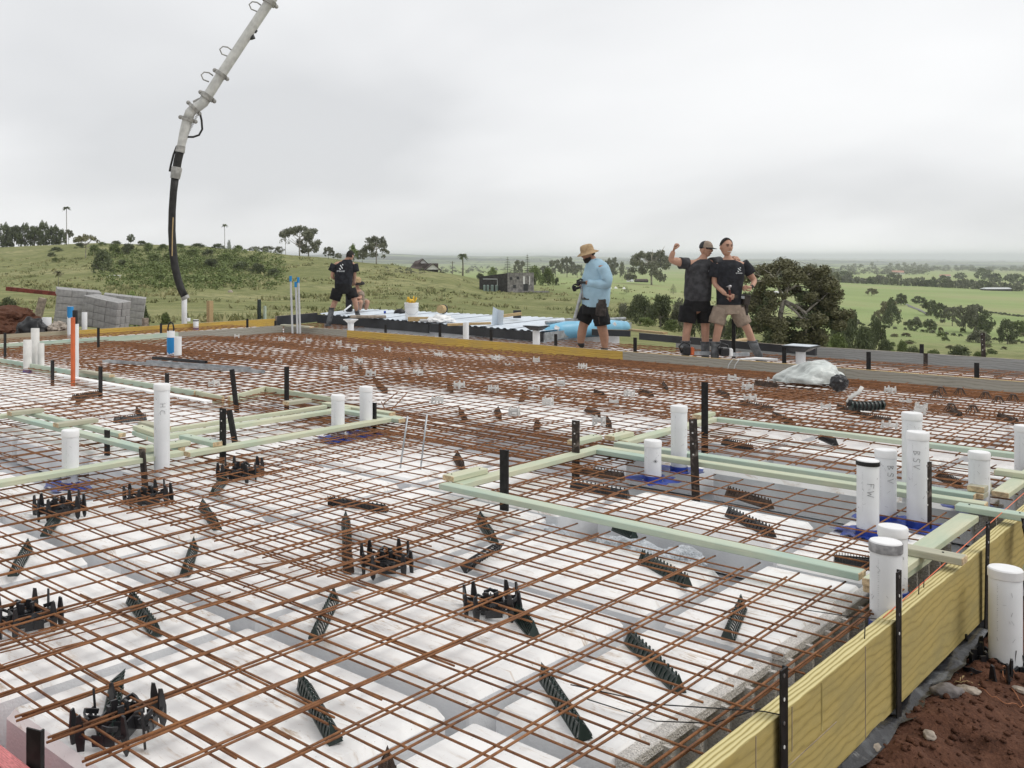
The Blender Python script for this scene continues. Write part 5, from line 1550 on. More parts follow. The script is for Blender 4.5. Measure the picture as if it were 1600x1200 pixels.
bm = bmesh.new(); bmesh.ops.create_icosphere(bm, subdivisions=5, radius=1)
for v in bm.verts:
    c = v.co.copy(); k = 1 + .2 * mnoise.noise(c * 1.7) + .1 * mnoise.fractal(c * 7, 1, 2, 4)
    v.co = Vector((c.x * 1.5 * k, c.y * 1.2 * k, c.z * .62 * k))
me = bpy.data.meshes.new('soil_mound'); bm.to_mesh(me); bm.free(); me.materials.append(M['soil'])
p = PD(-20, 520, 24.5)
tag(link('soil_mound', me, None, (p.x, p.y, -.35), (0, 0, AZ)), 'mound of dark red soil at the left picture edge', 'soil mound')
bm = bmesh.new(); bmesh.ops.create_icosphere(bm, subdivisions=4, radius=1)
for v in bm.verts:
    c = v.co.copy(); k = 1 + .3 * mnoise.noise(c * 2.2)
    v.co = Vector((c.x * .30 * k, c.y * .2 * k, max(c.z, -.2) * .26 * k))
me = bpy.data.meshes.new('rubbish_bag'); bm.to_mesh(me); bm.free(); me.materials.append(M['black_band'])
me.polygons.foreach_set('use_smooth', [True] * len(me.polygons))
p = W(49, 517, -.0)
tag(link('rubbish_bag', me, None, (p.x, p.y, .0), (0, 0, AZ)), 'shiny black plastic bag slumped by the short wide pipe', 'bag')
for k, (px, py, s_) in enumerate([(92, 516, .16), (84, 518, .1)]):
    bm = bmesh.new(); bmesh.ops.create_icosphere(bm, subdivisions=3, radius=1)
    for v in bm.verts: v.co = Vector((v.co.x * s_ * 1.6, v.co.y * s_, v.co.z * s_ * .8)) * (1 + .4 * mnoise.noise(v.co * 2.5 + Vector((k, 1, 0))))
    me = bpy.data.meshes.new('rubble'); bm.to_mesh(me); bm.free(); me.materials.append(M['stone'])
    p = W(px, py, .0)
    tag(link('rubble', me, None, (p.x, p.y, .05)), ['larger', 'smaller'][k] + ' lump of pale rubble in front of the block stacks', 'rubble')

# ------------------------------------------------------------------ concrete pump boom and hose
BD = 20.0
def bp(px, py, dd=0.0): return PD(px, py, BD + dd)
t = thing('pump_boom', 'grey white concrete pump boom reaching down to a black rubber hose', 'pump boom', bp(300, 180))
o0 = t.location.copy()
def bpart(name, pts, r, mt, n=14, smooth=True):
    return link(name, MB().tube([Vector(p) - o0 for p in pts], r, n).mesh(name, M[mt], smooth=smooth), t)
bpart('delivery_pipe', [bp(640, -330), bp(500, -118), bp(421, 3)], .115, 'boom_white')
bpart('delivery_pipe', [bp(421, 3), bp(375, 72), bp(346, 116)], .105, 'boom_white')
bpart('delivery_pipe', [bp(346, 116), bp(324, 151)], .105, 'boom_white')
el = [bp(324, 151), bp(318, 160), bp(310, 166), bp(303, 170), bp(297, 176), bp(293, 187)]
bpart('elbow', el, [.105, .108, .108, .108, .108, .108], 'boom_white', smooth='all')
bpart('end_pipe', [bp(293, 187), bp(288, 206), bp(283, 228)], [.105, .10, .085], 'boom_white')
def clampr(px0, py0, px1, py1, r=.135):
    p = bpart('clamp', [bp(px0, py0), bp(px1, py1)], r, 'boom_grey')
    d = (bp(px1, py1) - bp(px0, py0)).normalized(); sd = Vector((CA, SA, 0))
    perp = (sd - d * sd.dot(d)).normalized()
    mb = MB(); c_ = (bp(px0, py0) + bp(px1, py1)) / 2 - o0
    for s_ in (-1, 1): mb.ball(c_ + perp * s_ * (r + .02), .045, 6, 5)
    link('clamp_lug', mb.mesh('clamp_lug', M['boom_grey']), p)
clampr(423, 0, 419, 6, .15); clampr(347, 114, 343.5, 119); clampr(326, 148, 322, 154, .15); clampr(305, 167, 301, 171, .14); clampr(294.5, 184, 293, 189, .14)
for (px, py, a_) in ((404, 14, .5), (358, 84, .5), (329, 124, .4)):
    c_ = bp(px, py); u_ = (bp(px - 10, py - 6) - c_).normalized(); w_ = (bp(px + 6, py - 9) - c_).normalized()
    pts = [c_ - w_ * .06, c_ - w_ * .08 + u_ * .12, c_ - w_ * .02 + u_ * .21, c_ + w_ * .06 + u_ * .19, c_ + w_ * .10 + u_ * .10, c_ + w_ * .09]
    bpart('hose_loop', pts, .014, 'boom_grey', 6, 'all')
bpart('side_rail', [bp(345, 108), bp(322, 142), bp(306, 163)], .022, 'boom_grey', 6)
bpart('end_stop', [bp(312, 155), bp(302, 160)], .035, 'boom_grey', 6)
bpart('lamp', [bp(392, 52), bp(395, 61)], [.05, .06], 'deck_dark', 8)
bpart('lamp', [bp(397, 47), bp(401, 50)], [.035, .04], 'deck_dark', 8)
cb = [bp(312, 175), bp(315, 188), bp(316, 202), bp(311, 211), bp(302, 214), bp(292, 214), bp(284, 222), bp(276, 229), bp(271, 242), bp(267, 258), bp(265, 268)]
bpart('control_cable', cb, .022, 'hose', 6, 'all')
sp = []
for k in range(60):
    f_ = k / 59; px = 309 - 17 * f_; py = 178 + 34 * f_
    sp.append(bp(px + 2.2 * math.sin(k * 1.26 * 1.25), py, .03 * math.cos(k * 1.57)))
bpart('coiled_cord', sp, .005, 'boom_grey', 4, 'all')
bpart('valve_body', [bp(283, 228), bp(281, 238)], [.09, .10], 'boom_grey', 12)
bpart('valve_lever', [bp(276, 229), bp(289, 231)], .03, 'deck_dark', 6)
bpart('black_sleeve', [bp(281, 238), bp(278, 250), bp(276, 262)], .085, 'hose', 12)
bpart('hose_coupling', [bp(276.5, 261), bp(276, 264), bp(273.5, 279)], [.10, .115, .10], 'boom_grey', 14)
bpart('side_cable', [bp(284, 240), bp(283, 252), bp(280, 268)], .014, 'hose', 5)
hp = [bp(273.5, 278), bp(271, 300), bp(269, 330), bp(268.5, 360), bp(270, 390), bp(273, 415), bp(278, 437), bp(283, 452), bp(289, 464)]
hose = bpart('rubber_hose', hp, [.082, .075, .075, .078, .08, .08, .08, .078, .078], 'hose', 14, 'all')
hose['label'] = 'black rubber hose hanging from the boom'
mb = MB(); mb.tube([hp[-1] - o0 - (hp[-1] - hp[-2]).normalized() * .02, hp[-1] - o0 + (hp[-1] - hp[-2]).normalized() * .05], .085, 14)
link('hose_end', mb.mesh('hose_end', M['boom_grey'], smooth=True), hose)
mb = MB(); 
fwv = Vector((SA, -CA, 0)) * .079
mb.tube([bp(271.5, 340) - o0 + fwv, bp(270.5, 365) - o0 + fwv, bp(270, 400) - o0 + fwv * 1.02], .012, 4)
link('pale_stripe', mb.mesh('pale_stripe', M['timber_tan']), hose)

# ------------------------------------------------------------------ people
M['skin'] = mat('tanned_skin', (0.47, 0.27, 0.19), 0.6, var=0.08, vscale=12)
M['skin_dark'] = mat('brown_skin', (0.36, 0.20, 0.135), 0.6, var=0.08, vscale=12)
M['skin_muddy'] = mat('cement_smeared_skin', (0.33, 0.18, 0.125), 0.7, vcol=(0.15, 0.13, 0.12), vscale=9, thr=(0.5, 0.62))
M['shirt_grey'] = mat('charcoal_tshirt', (0.050, 0.050, 0.054), 0.95, var=0.3, vscale=14, bump=0.7, bscale=16)
M['shirt_black'] = mat('black_tshirt', (0.020, 0.021, 0.026), 0.95, var=0.3, vscale=14, bump=0.6, bscale=14)
M['shirt_blue'] = mat('pale_blue_shirt', (0.33, 0.49, 0.60), 0.9, var=0.06, vscale=9, bump=0.6, bscale=9)
M['shorts_black'] = mat('black_shorts', (0.012, 0.012, 0.013), 0.95, var=0.3, vscale=14, bump=0.5, bscale=16)
M['shorts_tan'] = mat('tan_corduroy_shorts', (0.30, 0.235, 0.185), 0.95, var=0.12, vscale=14, bump=0.7, bscale=18)
M['boots'] = mat('grey_gumboots', (0.115, 0.12, 0.125), 0.75, var=0.35, vscale=14)
M['hair'] = mat('dark_hair', (0.015, 0.012, 0.010), 0.8, bump=0.8, bscale=60)
M['hat'] = mat('straw_hat', (0.40, 0.28, 0.16), 0.9, var=0.15, vscale=20)
M['white_print'] = mat('white_print', (0.75, 0.78, 0.80), 0.8)
M['belt'] = mat('dark_leather', (0.040, 0.032, 0.028), 0.7, var=0.4, vscale=16)
M['eye'] = mat('dark_eye', (0.01, 0.008, 0.006), 0.3)
M['lips'] = mat('lips', (0.25, 0.09, 0.07), 0.6)
M['teeth'] = mat('teeth', (0.7, 0.68, 0.62), 0.5)

def skin_bake(name, pts, edges, radii, roots=(0,), sub=2):
    """grow a surface round a stick figure and return it as a plain mesh"""
    me = bpy.data.meshes.new(name + '_cage')
    bm = bmesh.new()
    lay = bm.verts.layers.skin.verify()
    bv = []
    for i, p in enumerate(pts):
        v = bm.verts.new(p); r_ = radii[i]
        v[lay].radius = r_ if isinstance(r_, tuple) else (r_, r_)
        v[lay].use_root = i in roots
        bv.append(v)
    for a, c in edges: bm.edges.new((bv[a], bv[c]))
    bm.to_mesh(me); bm.free()
    o = bpy.data.objects.new(name + '_cage', me); COL.objects.link(o)
    mk = o.modifiers.new('Skin', 'SKIN'); mk.use_smooth_shade = True; mk.branch_smoothing = 0.6
    if sub: 
        ms = o.modifiers.new('Sub', 'SUBSURF'); ms.levels = sub; ms.render_levels = sub
    dg = bpy.context.evaluated_depsgraph_get(); dg.update()
    out = bpy.data.meshes.new_from_object(o.evaluated_get(dg))
    out.name = name
    bpy.data.objects.remove(o); bpy.data.meshes.remove(me)
    return out

def head_mb(mb, c, s, yaw, pitch=0.0, roll=0.0):
    """a head with jaw, nose, brow, ears; yaw 0 faces the viewer (local -Y)"""
    Rm = Matrix.Rotation(yaw, 3, 'Z') @ Matrix.Rotation(pitch, 3, 'X') @ Matrix.Rotation(roll, 3, 'Y')
    n, m_ = 24, 18
    vs = []; fs = []
    for i in range(m_ + 1):
        ph = math.pi * i / m_
        for k in range(n):
            th = 2 * math.pi * k / n
            x, y, z = math.sin(ph) * math.cos(th), math.sin(ph) * math.sin(th), math.cos(ph)
            fx = .078 * (1 - .22 * max(0, -z)); fy = .098; fz = .122
            X, Y, Z = x * fx, y * fy, z * fz
            if z < 0 and y < 0: Y *= 1 - .10 * (-z); 
            if z < -.2 and y > 0: Y *= 1 - .35 * (-z)
            fr = max(0, -y)
            Y -= .026 * math.exp(-((X / .014) ** 2 + ((Z + .010) / .026) ** 2)) * (fr > .3)     # nose
            Y += .008 * (math.exp(-(((abs(X) - .030) / .015) ** 2 + ((Z - .018) / .012) ** 2))) * (fr > .3)   # sockets
            Y -= .006 * math.exp(-((Z - .038) / .012) ** 2) * (fr > .5)
            Y -= .010 * math.exp(-((X / .022) ** 2 + ((Z + .095) / .018) ** 2)) * (fr > .1)      # chin
            vs.append(Rm @ Vector((X * s, Y * s, Z * s)) + c)
    for i in range(m_):
        for k in range(n):
            k2 = (k + 1) % n
            fs.append((i * n + k, (i + 1) * n + k, (i + 1) * n + k2, i * n + k2))
    mb.add(vs, fs)
    for s_ in (-1, 1):
        e = MB(); e.ball((s_ * .080, .008, -.005), (.010, .020, .032), 8, 6)
        mb.add([Rm @ (Vector(v) * s) + c for v in e.v], e.f)
    return Rm
def face_parts(t, c, s, Rm, smile=False, beard=False, vis=True):
    for s_ in (-1, 1):
        mb = MB(); mb.ball((0, 0, 0), (.010 * s, .006 * s, .006 * s), 8, 5)
        link('eye', mb.mesh('eye', M['eye'], smooth='all'), t, c + Rm @ Vector((s_ * .030, -.090, .016)) * s)
        mb = MB(); mb.tube([Rm @ Vector((s_ * .014, -.1, .033)) * s, Rm @ Vector((s_ * .034, -.096, .037)) * s, Rm @ Vector((s_ * .05, -.082, .031)) * s], .0045 * s, 5)
        link('eyebrow', mb.mesh('eyebrow', M['hair']), t, c)
    mb = MB(); mb.tube([Rm @ Vector((x, -.090 + 6 * x * x, -.058 + (4 * x * x if smile else 0))) * s for x in (-.026, -.013, 0, .013, .026)], .007 * s, 5, flat=.6)
    link('mouth', mb.mesh('mouth', M['teeth' if smile else 'lips'], smooth='all'), t, c)
    if beard:
        mb = MB(); K = 12; vs = []; 
        for i in range(7):
            z = -.045 - i * .014
            for k in range(K + 1):
                a = math.pi + math.pi * k / K
                rr = (1 - (max(0, -z - .03) * 5.5) ** 2 * .5)
                vs.append(Rm @ Vector((.084 * rr * math.cos(a), .100 * rr * math.sin(a) - .004, z if not (i == 0 and 3 < k < 9) else z - .03)) * s)
        mb.add(vs, [(i * (K + 1) + k, i * (K + 1) + k + 1, (i + 1) * (K + 1) + k + 1, (i + 1) * (K + 1) + k) for i in range(6) for k in range(K)])
        link('beard', mb.mesh('beard', M['hair'], smooth='all'), t, c)
def hair_cap(t, c, s, Rm, low=.0, mt='hair'):
    mb = MB(); n, m_ = 20, 9; vs = []; fs = []
    for i in range(m_ + 1):
        for k in range(n):
            th = 2 * math.pi * k / n
            front = max(0, -math.sin(th))
            ph = (math.pi * (.46 - .27 * front) + low * (1 - front)) * i / m_
            q = 1.05 + .03 * math.sin(k * 5.1 + i * 3.3)
            vs.append(Rm @ Vector((.082 * q * math.sin(ph) * math.cos(th), .102 * q * math.sin(ph) * math.sin(th) + .003, .126 * q * math.cos(ph))) * s + c)
    for i in range(m_):
        for k in range(n):
            k2 = (k + 1) % n; fs.append((i * n + k, (i + 1) * n + k, (i + 1) * n + k2, i * n + k2))
    mb.add(vs, fs)
    link('hair', mb.mesh('hair', M[mt], smooth='all'), t)
def hand(mb, wrist, dirv, palm, s=1.0, curl=.7, side=1, mats=None):
    """palm and five fingers; dirv = finger direction, palm = palm normal"""
    d = Vector(dirv).normalized(); pn = Vector(palm).normalized(); sd = d.cross(pn).normalized() * side
    pn = sd.cross(d).normalized() * (1 if sd.cross(d).dot(pn) > 0 else -1)
    w = Vector(wrist)
    mb.tube([w - d * .01, w + d * .03 * s, w + d * .065 * s, w + d * .09 * s], [.026 * s, .034 * s, .042 * s, .036 * s], 10, flat=.5)
    for k, (off, L) in enumerate([(-.030, .070), (-.010, .078), (.010, .074), (.029, .058)]):
        p = w + d * .085 * s + sd * off * s; pts = [p - d * .02 * s]; ang = 0; q = p
        pts.append(q)
        for j in range(3):
            ang += curl * (.9 if j else .7)
            q = q + (d * math.cos(ang) + pn * math.sin(ang)) * L * s / 3
            pts.append(q)
        mb.tube(pts, [.009 * s, .010 * s, .009 * s, .0085 * s, .007 * s], 6)
    q = w + d * .03 * s - sd * .032 * s
    mb.tube([q, q - sd * .022 * s + d * .025 * s + pn * .012 * s, q - sd * .012 * s + d * .05 * s + pn * .028 * s, q + d * .06 * s + pn * .036 * s + sd * .01 * s], [.014 * s, .012 * s, .010 * s, .008 * s], 6)

def add_mesh(mb, me):
    o = len(mb.v)
    mb.v += [tuple(v.co) for v in me.vertices]
    for p in me.polygons: mb.f.append(tuple(i + o for i in p.vertices)); mb.m.append(0)

class Man:
    def __init__(s, label, px0, py0, D, skin='skin'):
        s.px0, s.py0, s.D = px0, py0, D
        p = PD(px0, py0, D)
        s.t = thing('person', label, 'person', p, AZ)
        s.k = D / FPX; s.skin = skin
    def J(s, px, py, dy=0.0): return Vector(((px - s.px0) * s.k, dy, (s.py0 - py) * s.k))
    def body(s, chains, headc, hs, yaw, pitch=0, roll=0, hands=()):
        pts = []; edges = []; rad = []; idx = {}
        for ch in chains:
            last = None
            for nm, p, r_ in ch:
                if nm in idx: i = idx[nm]
                else:
                    i = len(pts); idx[nm] = i; pts.append(p); rad.append(r_)
                if last is not None: edges.append((last, i))
                last = i
        me = skin_bake('body', pts, edges, rad)
        mb = MB(); add_mesh(mb, me)
        s.Rm = head_mb(mb, headc, hs, yaw, pitch, roll)
        for h in hands: hand(mb, *h[:3], **h[3])
        link('body', mb.mesh('body', M[s.skin], smooth='all'), s.t)
        s.hc, s.hs = headc, hs
    def wear(s, name, chains, mt, sub=2):
        pts = []; edges = []; rad = []; idx = {}
        for ch in chains:
            last = None
            for nm, p, r_ in ch:
                if nm in idx: i = idx[nm]
                else:
                    i = len(pts); idx[nm] = i; pts.append(p); rad.append(r_)
                if last is not None: edges.append((last, i))
                last = i
        me = skin_bake(name, pts, edges, rad, sub=sub)
        me.materials.clear(); me.materials.append(M[mt])
        me.polygons.foreach_set('use_smooth', [True] * len(me.polygons))
        return link(name, me, s.t)
    def cloth(s, name, rings, tubes, mt):
        mb = MB(); n_ = 28; vs = []
        rs = [(s.J(r_[0], r_[1], r_[4] if len(r_) > 4 else 0), r_[2], r_[3]) for r_ in rings]
        fine = []
        for i in range(len(rs) - 1):
            for k in range(3):
                t_ = k / 3; a_, b_ = rs[i], rs[i + 1]
                fine.append((a_[0].lerp(b_[0], t_), a_[1] + (b_[1] - a_[1]) * t_, a_[2] + (b_[2] - a_[2]) * t_))
        fine.append(rs[-1])
        for c, rx, ry in fine:
            for k in range(n_):
                th = 2 * math.pi * k / n_
                cx, sy = math.cos(th), math.sin(th)
                cx = math.copysign(abs(cx) ** .85, cx); sy = math.copysign(abs(sy) ** .85, sy)
                w_ = 1 + .035 * mnoise.noise(Vector((cx * 2.2, sy * 2.2, c.z * 11 + s.px0)))
                vs.append((c.x + rx * w_ * cx, c.y + ry * w_ * sy, c.z))
        m_ = len(fine)
        mb.add(vs, [(i * n_ + k, i * n_ + (k + 1) % n_, (i + 1) * n_ + (k + 1) % n_, (i + 1) * n_ + k) for i in range(m_ - 1) for k in range(n_)])
        for tb in tubes:
            pts = [s.J(*p[:-1]) for p in tb]; rr = [p[-1] for p in tb]
            P2, R2 = [], []
            for i in range(len(pts) - 1):
                for k in range(3): P2.append(pts[i].lerp(pts[i + 1], k / 3)); R2.append((rr[i] + (rr[i + 1] - rr[i]) * k / 3) * (1 + .03 * math.sin(i * 5 + k * 2.6)))
            P2.append(pts[-1]); R2.append(rr[-1])
            mb.tube(P2, R2, 16)
        return link(name, mb.mesh(name, M[mt], smooth='all'), s.t)
    def boots(s, legs):
        for (a, c, toe) in legs:
            mb = MB()
            mb.tube([a, a.lerp(c, .5), c + Vector((0, 0, .03)), c + Vector((0, 0, -.02))], [.068, .062, .058, .055], 12)
            d = toe - c
            mb.tube([c - d * .25 + Vector((0, 0, -.03)), c + Vector((0, 0, -.03)), c + d * .6 + Vector((0, 0, -.035)), toe + Vector((0, 0, -.045))], [.040, .050, .048, .035], 10)
            mb.tube([a + Vector((0, 0, .005)), a + Vector((0, 0, -.015))], .074, 12)
            link('boot', mb.mesh('boot', M['boots'], smooth='all'), s.t)
    def logo(s, c, h, nrm, back=False):
        """three slanted bars over a short line of print"""
        n_ = Vector(nrm).normalized(); up = Vector((0, 0, 1)); sd = up.cross(n_).normalized(); up = n_.cross(sd)
        ox = s.t
        mb = MB()
        def bar(cx, cz, L, w):
            ang = R(-57 if back else -40)
            d = sd * math.cos(ang) + up * math.sin(ang); e = n_.cross(d)
            ctr = c + sd * cx * h + up * cz * h
            vs = []
            for t_ in (0, .004):
                for a, b_ in ((-1, -1), (1, -1), (1, 1), (-1, 1)): vs.append(ctr + d * a * L * h / 2 + e * b_ * w * h / 2 + n_ * t_)
            mb.add(vs, [(3, 2, 1, 0), (4, 5, 6, 7), (0, 1, 5, 4), (1, 2, 6, 5), (2, 3, 7, 6), (3, 0, 4, 7)])
        bar(.0, .12, .62, .13); bar(.18, .42, .2, .14); bar(-.20, -.20, .28, .14)
        link('shirt_logo', mb.mesh('shirt_logo', M['white_print']), s.t)
        cu = bpy.data.curves.new('shirt_print', 'FONT'); cu.body = 'STRUND'; cu.size = h * .30; cu.align_x = 'CENTER'; cu.extrude = .0015
        o = bpy.data.objects.new('tmp', cu); COL.objects.link(o)
        dg = bpy.context.evaluated_depsgraph_get(); dg.update()
        me = bpy.data.meshes.new_from_object(o.evaluated_get(dg)); bpy.data.objects.remove(o); bpy.data.curves.remove(cu)
        me.name = 'shirt_print'; me.materials.clear(); me.materials.append(M['white_print'])
        q = Matrix((sd, up, n_)).transposed()
        for v in me.vertices: v.co = q @ v.co + c + up * (-.62 * h) + n_ * .003 + sd * (-.08 * h)
        link('shirt_print', me, s.t)

# --- man in tan shorts with a hammer (right of the pair)
a = Man('smiling man in black t-shirt and tan shorts, holding a hammer, right of the hugging pair', 1145, 563, 14.8)
J = a.J
neck = [('ch', J(1140, 424), (.15, .105)), ('ne', J(1137.5, 406), .062), ('he', J(1136, 396), .058)]
core = [('pe', J(1139, 478), (.15, .11)), ('be', J(1139, 455), (.145, .11)), ('ch', J(1140, 424), (.16, .11)), ('cl', J(1139, 412), (.12, .08)), ('ne', J(1137.5, 405), .060), ('he', J(1136, 396), .056)]
armL = [('cl', J(1139, 412), (.12, .08)), ('sL', J(1121, 414), .062), ('eL', J(1116.5, 443, .02), .045), ('wL', J(1128, 460, -.16), .031)]
armR = [('cl', J(1139, 412), (.12, .08)), ('sR', J(1160, 413), .062), ('eR', J(1180, 439, .02), .048), ('wR', J(1168, 448, -.15), .032)]
legL = [('pe', J(1139, 478), (.15, .11)), ('hL', J(1127, 490), .085), ('kL', J(1121, 514, -.03), .062), ('cL', J(1119, 530), .057), ('aL', J(1117, 553), .042)]
legR = [('pe', J(1139, 478), (.15, .11)), ('hR', J(1151, 490), .085), ('kR', J(1166, 512, -.03), .062), ('cR', J(1174, 530), .057), ('aR', J(1184, 553), .042)]
hd = J(1135, 386.5)
a.body([core, armL, armR, legL, legR], hd, 1.10, 0.12, .0, .03, hands=[
    (J(1128, 460, -.16), (.5, -.5, -.2), (.3, .8, .1), dict(s=1.05, curl=1.1, side=1)),
    (J(1168, 448, -.15), (-1, -.3, .0), (0, .6, -.6), dict(s=1.05, curl=.7, side=-1))])
face_parts(a.t, hd, 1.10, a.Rm, smile=True); hair_cap(a.t, hd, 1.10, a.Rm)
a.cloth('tshirt', [(1139, 476, .178, .128), (1139, 460, .180, .132), (1140, 440, .200, .138), (1140, 424, .220, .142), (1140, 415, .218, .132), (1139, 410, .175, .108), (1138, 406, .085, .08)], [[(1121, 413, .088), (1117, 424, .084), (1114.5, 433, .078)], [(1160, 412, .090), (1167, 419, .088), (1173, 427, .082)]], 'shirt_black')
a.cloth('shorts', [(1139, 474, .172, .124), (1139, 482, .190, .135), (1139, 490, .185, .13)], [[(1127, 482, .118), (1122, 495, .120), (1119, 506, .118)], [(1151, 482, .118), (1157, 495, .120), (1163, 506, .114)]], 'shorts_tan')
a.boots([(J(1118.5, 534), J(1117, 560), J(1113, 562, -.16)), (J(1175.5, 533), J(1186, 559), J(1191, 562, -.13))])
a.logo(J(1149, 422, -.150), .085, (0.1, -1, .05))
bm_ = MB(); K = 24
for z_, r1, r2 in ((J(1139, 466).z, .178, .140), (J(1139, 461).z, .178, .140)): bm_.v += [(J(1139, 463).x + r1 * math.cos(6.283 * k / K), r2 * math.sin(6.283 * k / K), z_ + .01 * math.cos(6.283 * k / K)) for k in range(K)]
bm_.f = [(k, (k + 1) % K, K + (k + 1) % K, K + k) for k in range(K)]; bm_.m = [0] * K
link('tool_belt', bm_.mesh('tool_belt', M['belt'], smooth='all'), a.t)
mb = MB(); mb.box(J(1155, 464, -.138), (.05, .012, .045), b=.004); link('buckle', mb.mesh('buckle', M['galv']), a.t)
mb = MB(); mb.box(J(1163, 468, -.03), (.10, .16, .16), mat=Matrix.Rotation(.15, 3, 'Y'), b=.015); mb.box(J(1163, 482, -.08), (.04, .05, .2), b=.01); link('tool_pouch', mb.mesh('tool_pouch', M['belt']), a.t)
mb = MB(); mb.tube([J(1166.5, 446.5, -.15), J(1169, 449, -.15)], .036, 10); link('watch', mb.mesh('watch', M['black_band']), a.t)
t = thing('hammer', 'claw hammer held upright in the fist of the man in tan shorts', 'hammer', a.t.location, AZ)
mb = MB(); mb.tube([J(1132, 470, -.22), J(1131, 452, -.22)], .014, 8); link('handle', mb.mesh('handle', M['red_steel'], smooth=True), t)
mb = MB(); mb.tube([J(1131, 452, -.22), J(1130.5, 447, -.22)], .011, 8); mb.ball(J(1131, 446.5, -.235), (.026, .03, .022), 8, 6); mb.tube([J(1131, 447, -.20), J(1129.5, 447.5, -.13)], [.015, .006], 6); link('head', mb.mesh('head', M['bolt'], smooth='all'), t)

# --- man in cap flexing his arm (left of the pair)
a = Man('man in grey t-shirt and cap flexing his raised arm, left of the hugging pair', 1090, 562, 15.0)
J = a.J
core = [('pe', J(1089, 474), (.15, .115)), ('be', J(1090, 450), (.16, .13)), ('ch', J(1093, 422), (.165, .12)), ('cl', J(1096, 411), (.12, .08)), ('ne', J(1099, 404), .062), ('he', J(1101, 396), .058)]
armL = [('cl', J(1096, 411), (.12, .08)), ('sL', J(1075, 413), .075), ('mL', J(1061, 409.5, -.02), .072), ('eL', J(1046.5, 406, -.03), .056), ('wL', J(1050, 391, -.08), .032)]
armR = [('cl', J(1096, 411), (.12, .08)), ('sR', J(1114, 411, .05), .062), ('eR', J(1137, 407, .17), .048), ('wR', J(1152, 402, .04), .032)]
legL = [('pe', J(1089, 474), (.15, .115)), ('hL', J(1078, 488), .088), ('kL', J(1074, 512), .064), ('cL', J(1071.5, 530), .060), ('aL', J(1071, 552), .042)]
legR = [('pe', J(1089, 474), (.15, .115)), ('hR', J(1102, 488), .088), ('kR', J(1102, 512), .064), ('cR', J(1102, 530), .058), ('aR', J(1102, 552), .042)]
hd = J(1103, 390)
a.body([core, armL, armR, legL, legR], hd, .96, .75, .05, 0, hands=[
    (J(1050, 391, -.08), (.35, -.2, 1), (1, 0, -.3), dict(s=1.1, curl=1.35, side=1)),
    (J(1152, 402, .04), (-.05, -.8, -.5), (-.3, .2, -.8), dict(s=1.05, curl=.45, side=1))])
face_parts(a.t, hd, .96, a.Rm, smile=False)
hair_cap(a.t, hd, .96, a.Rm)
# cap: mesh back, tan crown, brim
Rm = a.Rm
mb = MB(); n_, m_ = 20, 7; vs = []
for i in range(m_ + 1):
    for k in range(n_):
        th = 2 * math.pi * k / n_; ph = math.pi * .47 * i / m_
        vs.append(Rm @ Vector((.092 * math.sin(ph) ** .8 * math.cos(th), .112 * math.sin(ph) ** .8 * math.sin(th), .020 + .122 * math.cos(ph))) * .96 + hd)
fs = [(i * n_ + k, (i + 1) * n_ + k, (i + 1) * n_ + (k + 1) % n_, i * n_ + (k + 1) % n_) for i in range(m_) for k in range(n_)]
mb.v = vs; mb.f = fs; mb.m = [0 if (10 <= (f[0] % n_) <= 19) else 1 for f in fs]
cap = link('cap', mb.mesh('cap', [M['shorts_tan'], M['black_band']], smooth='all'), a.t)
mb = MB(); vs = []
for i in range(2):
    for k in range(11):
        th = math.pi + math.pi * (.12 + .76 * k / 10)
        r_ = 1.0 if i == 0 else 1.0 + .62 * math.sin(math.pi * (.12 + .76 * k / 10))
        for dz in (0, .006): vs.append(Rm @ Vector((.092 * (1 if i == 0 else 1.02) * math.cos(th), .112 * r_ * math.sin(th), .030 - .014 * i + dz)) * .96 + hd)
ids = lambda i, k, d: i * 22 + k * 2 + d
fs = []
for k in range(10):
    fs += [(ids(0, k, 1), ids(0, k + 1, 1), ids(1, k + 1, 1), ids(1, k, 1)), (ids(0, k, 0), ids(1, k, 0), ids(1, k + 1, 0), ids(0, k + 1, 0)), (ids(1, k, 0), ids(1, k, 1), ids(1, k + 1, 1), ids(1, k + 1, 0))]
mb.add(vs, fs)
link('brim', mb.mesh('brim', M['shorts_black'], smooth='all'), cap)
a.cloth('tshirt', [(1090, 470, .190, .155), (1090, 456, .200, .168), (1091, 440, .196, .162), (1093, 425, .212, .152), (1094, 415, .210, .140), (1096, 409.5, .165, .112), (1099, 405, .085, .085)], [[(1075, 411.5, .088), (1061.5, 411, -.02, .092)], [(1112, 411, .03, .084), (1130, 408.5, .14, .078)]], 'shirt_grey')
a.cloth('shorts', [(1089, 464, .175, .14), (1089, 476, .198, .152), (1089, 486, .195, .15)], [[(1076, 478, .128), (1074.5, 492, .134), (1073, 504, .130)], [(1102, 478, .128), (1103, 492, .134), (1103.5, 504, .130)]], 'shorts_black')
a.boots([(J(1071.5, 533), J(1071, 559), J(1065, 562, -.15)), (J(1102, 534), J(1102, 559), J(1105, 562, -.15))])
a.logo(J(1106, 419, -.166), .085, (0.10, -1, .05))

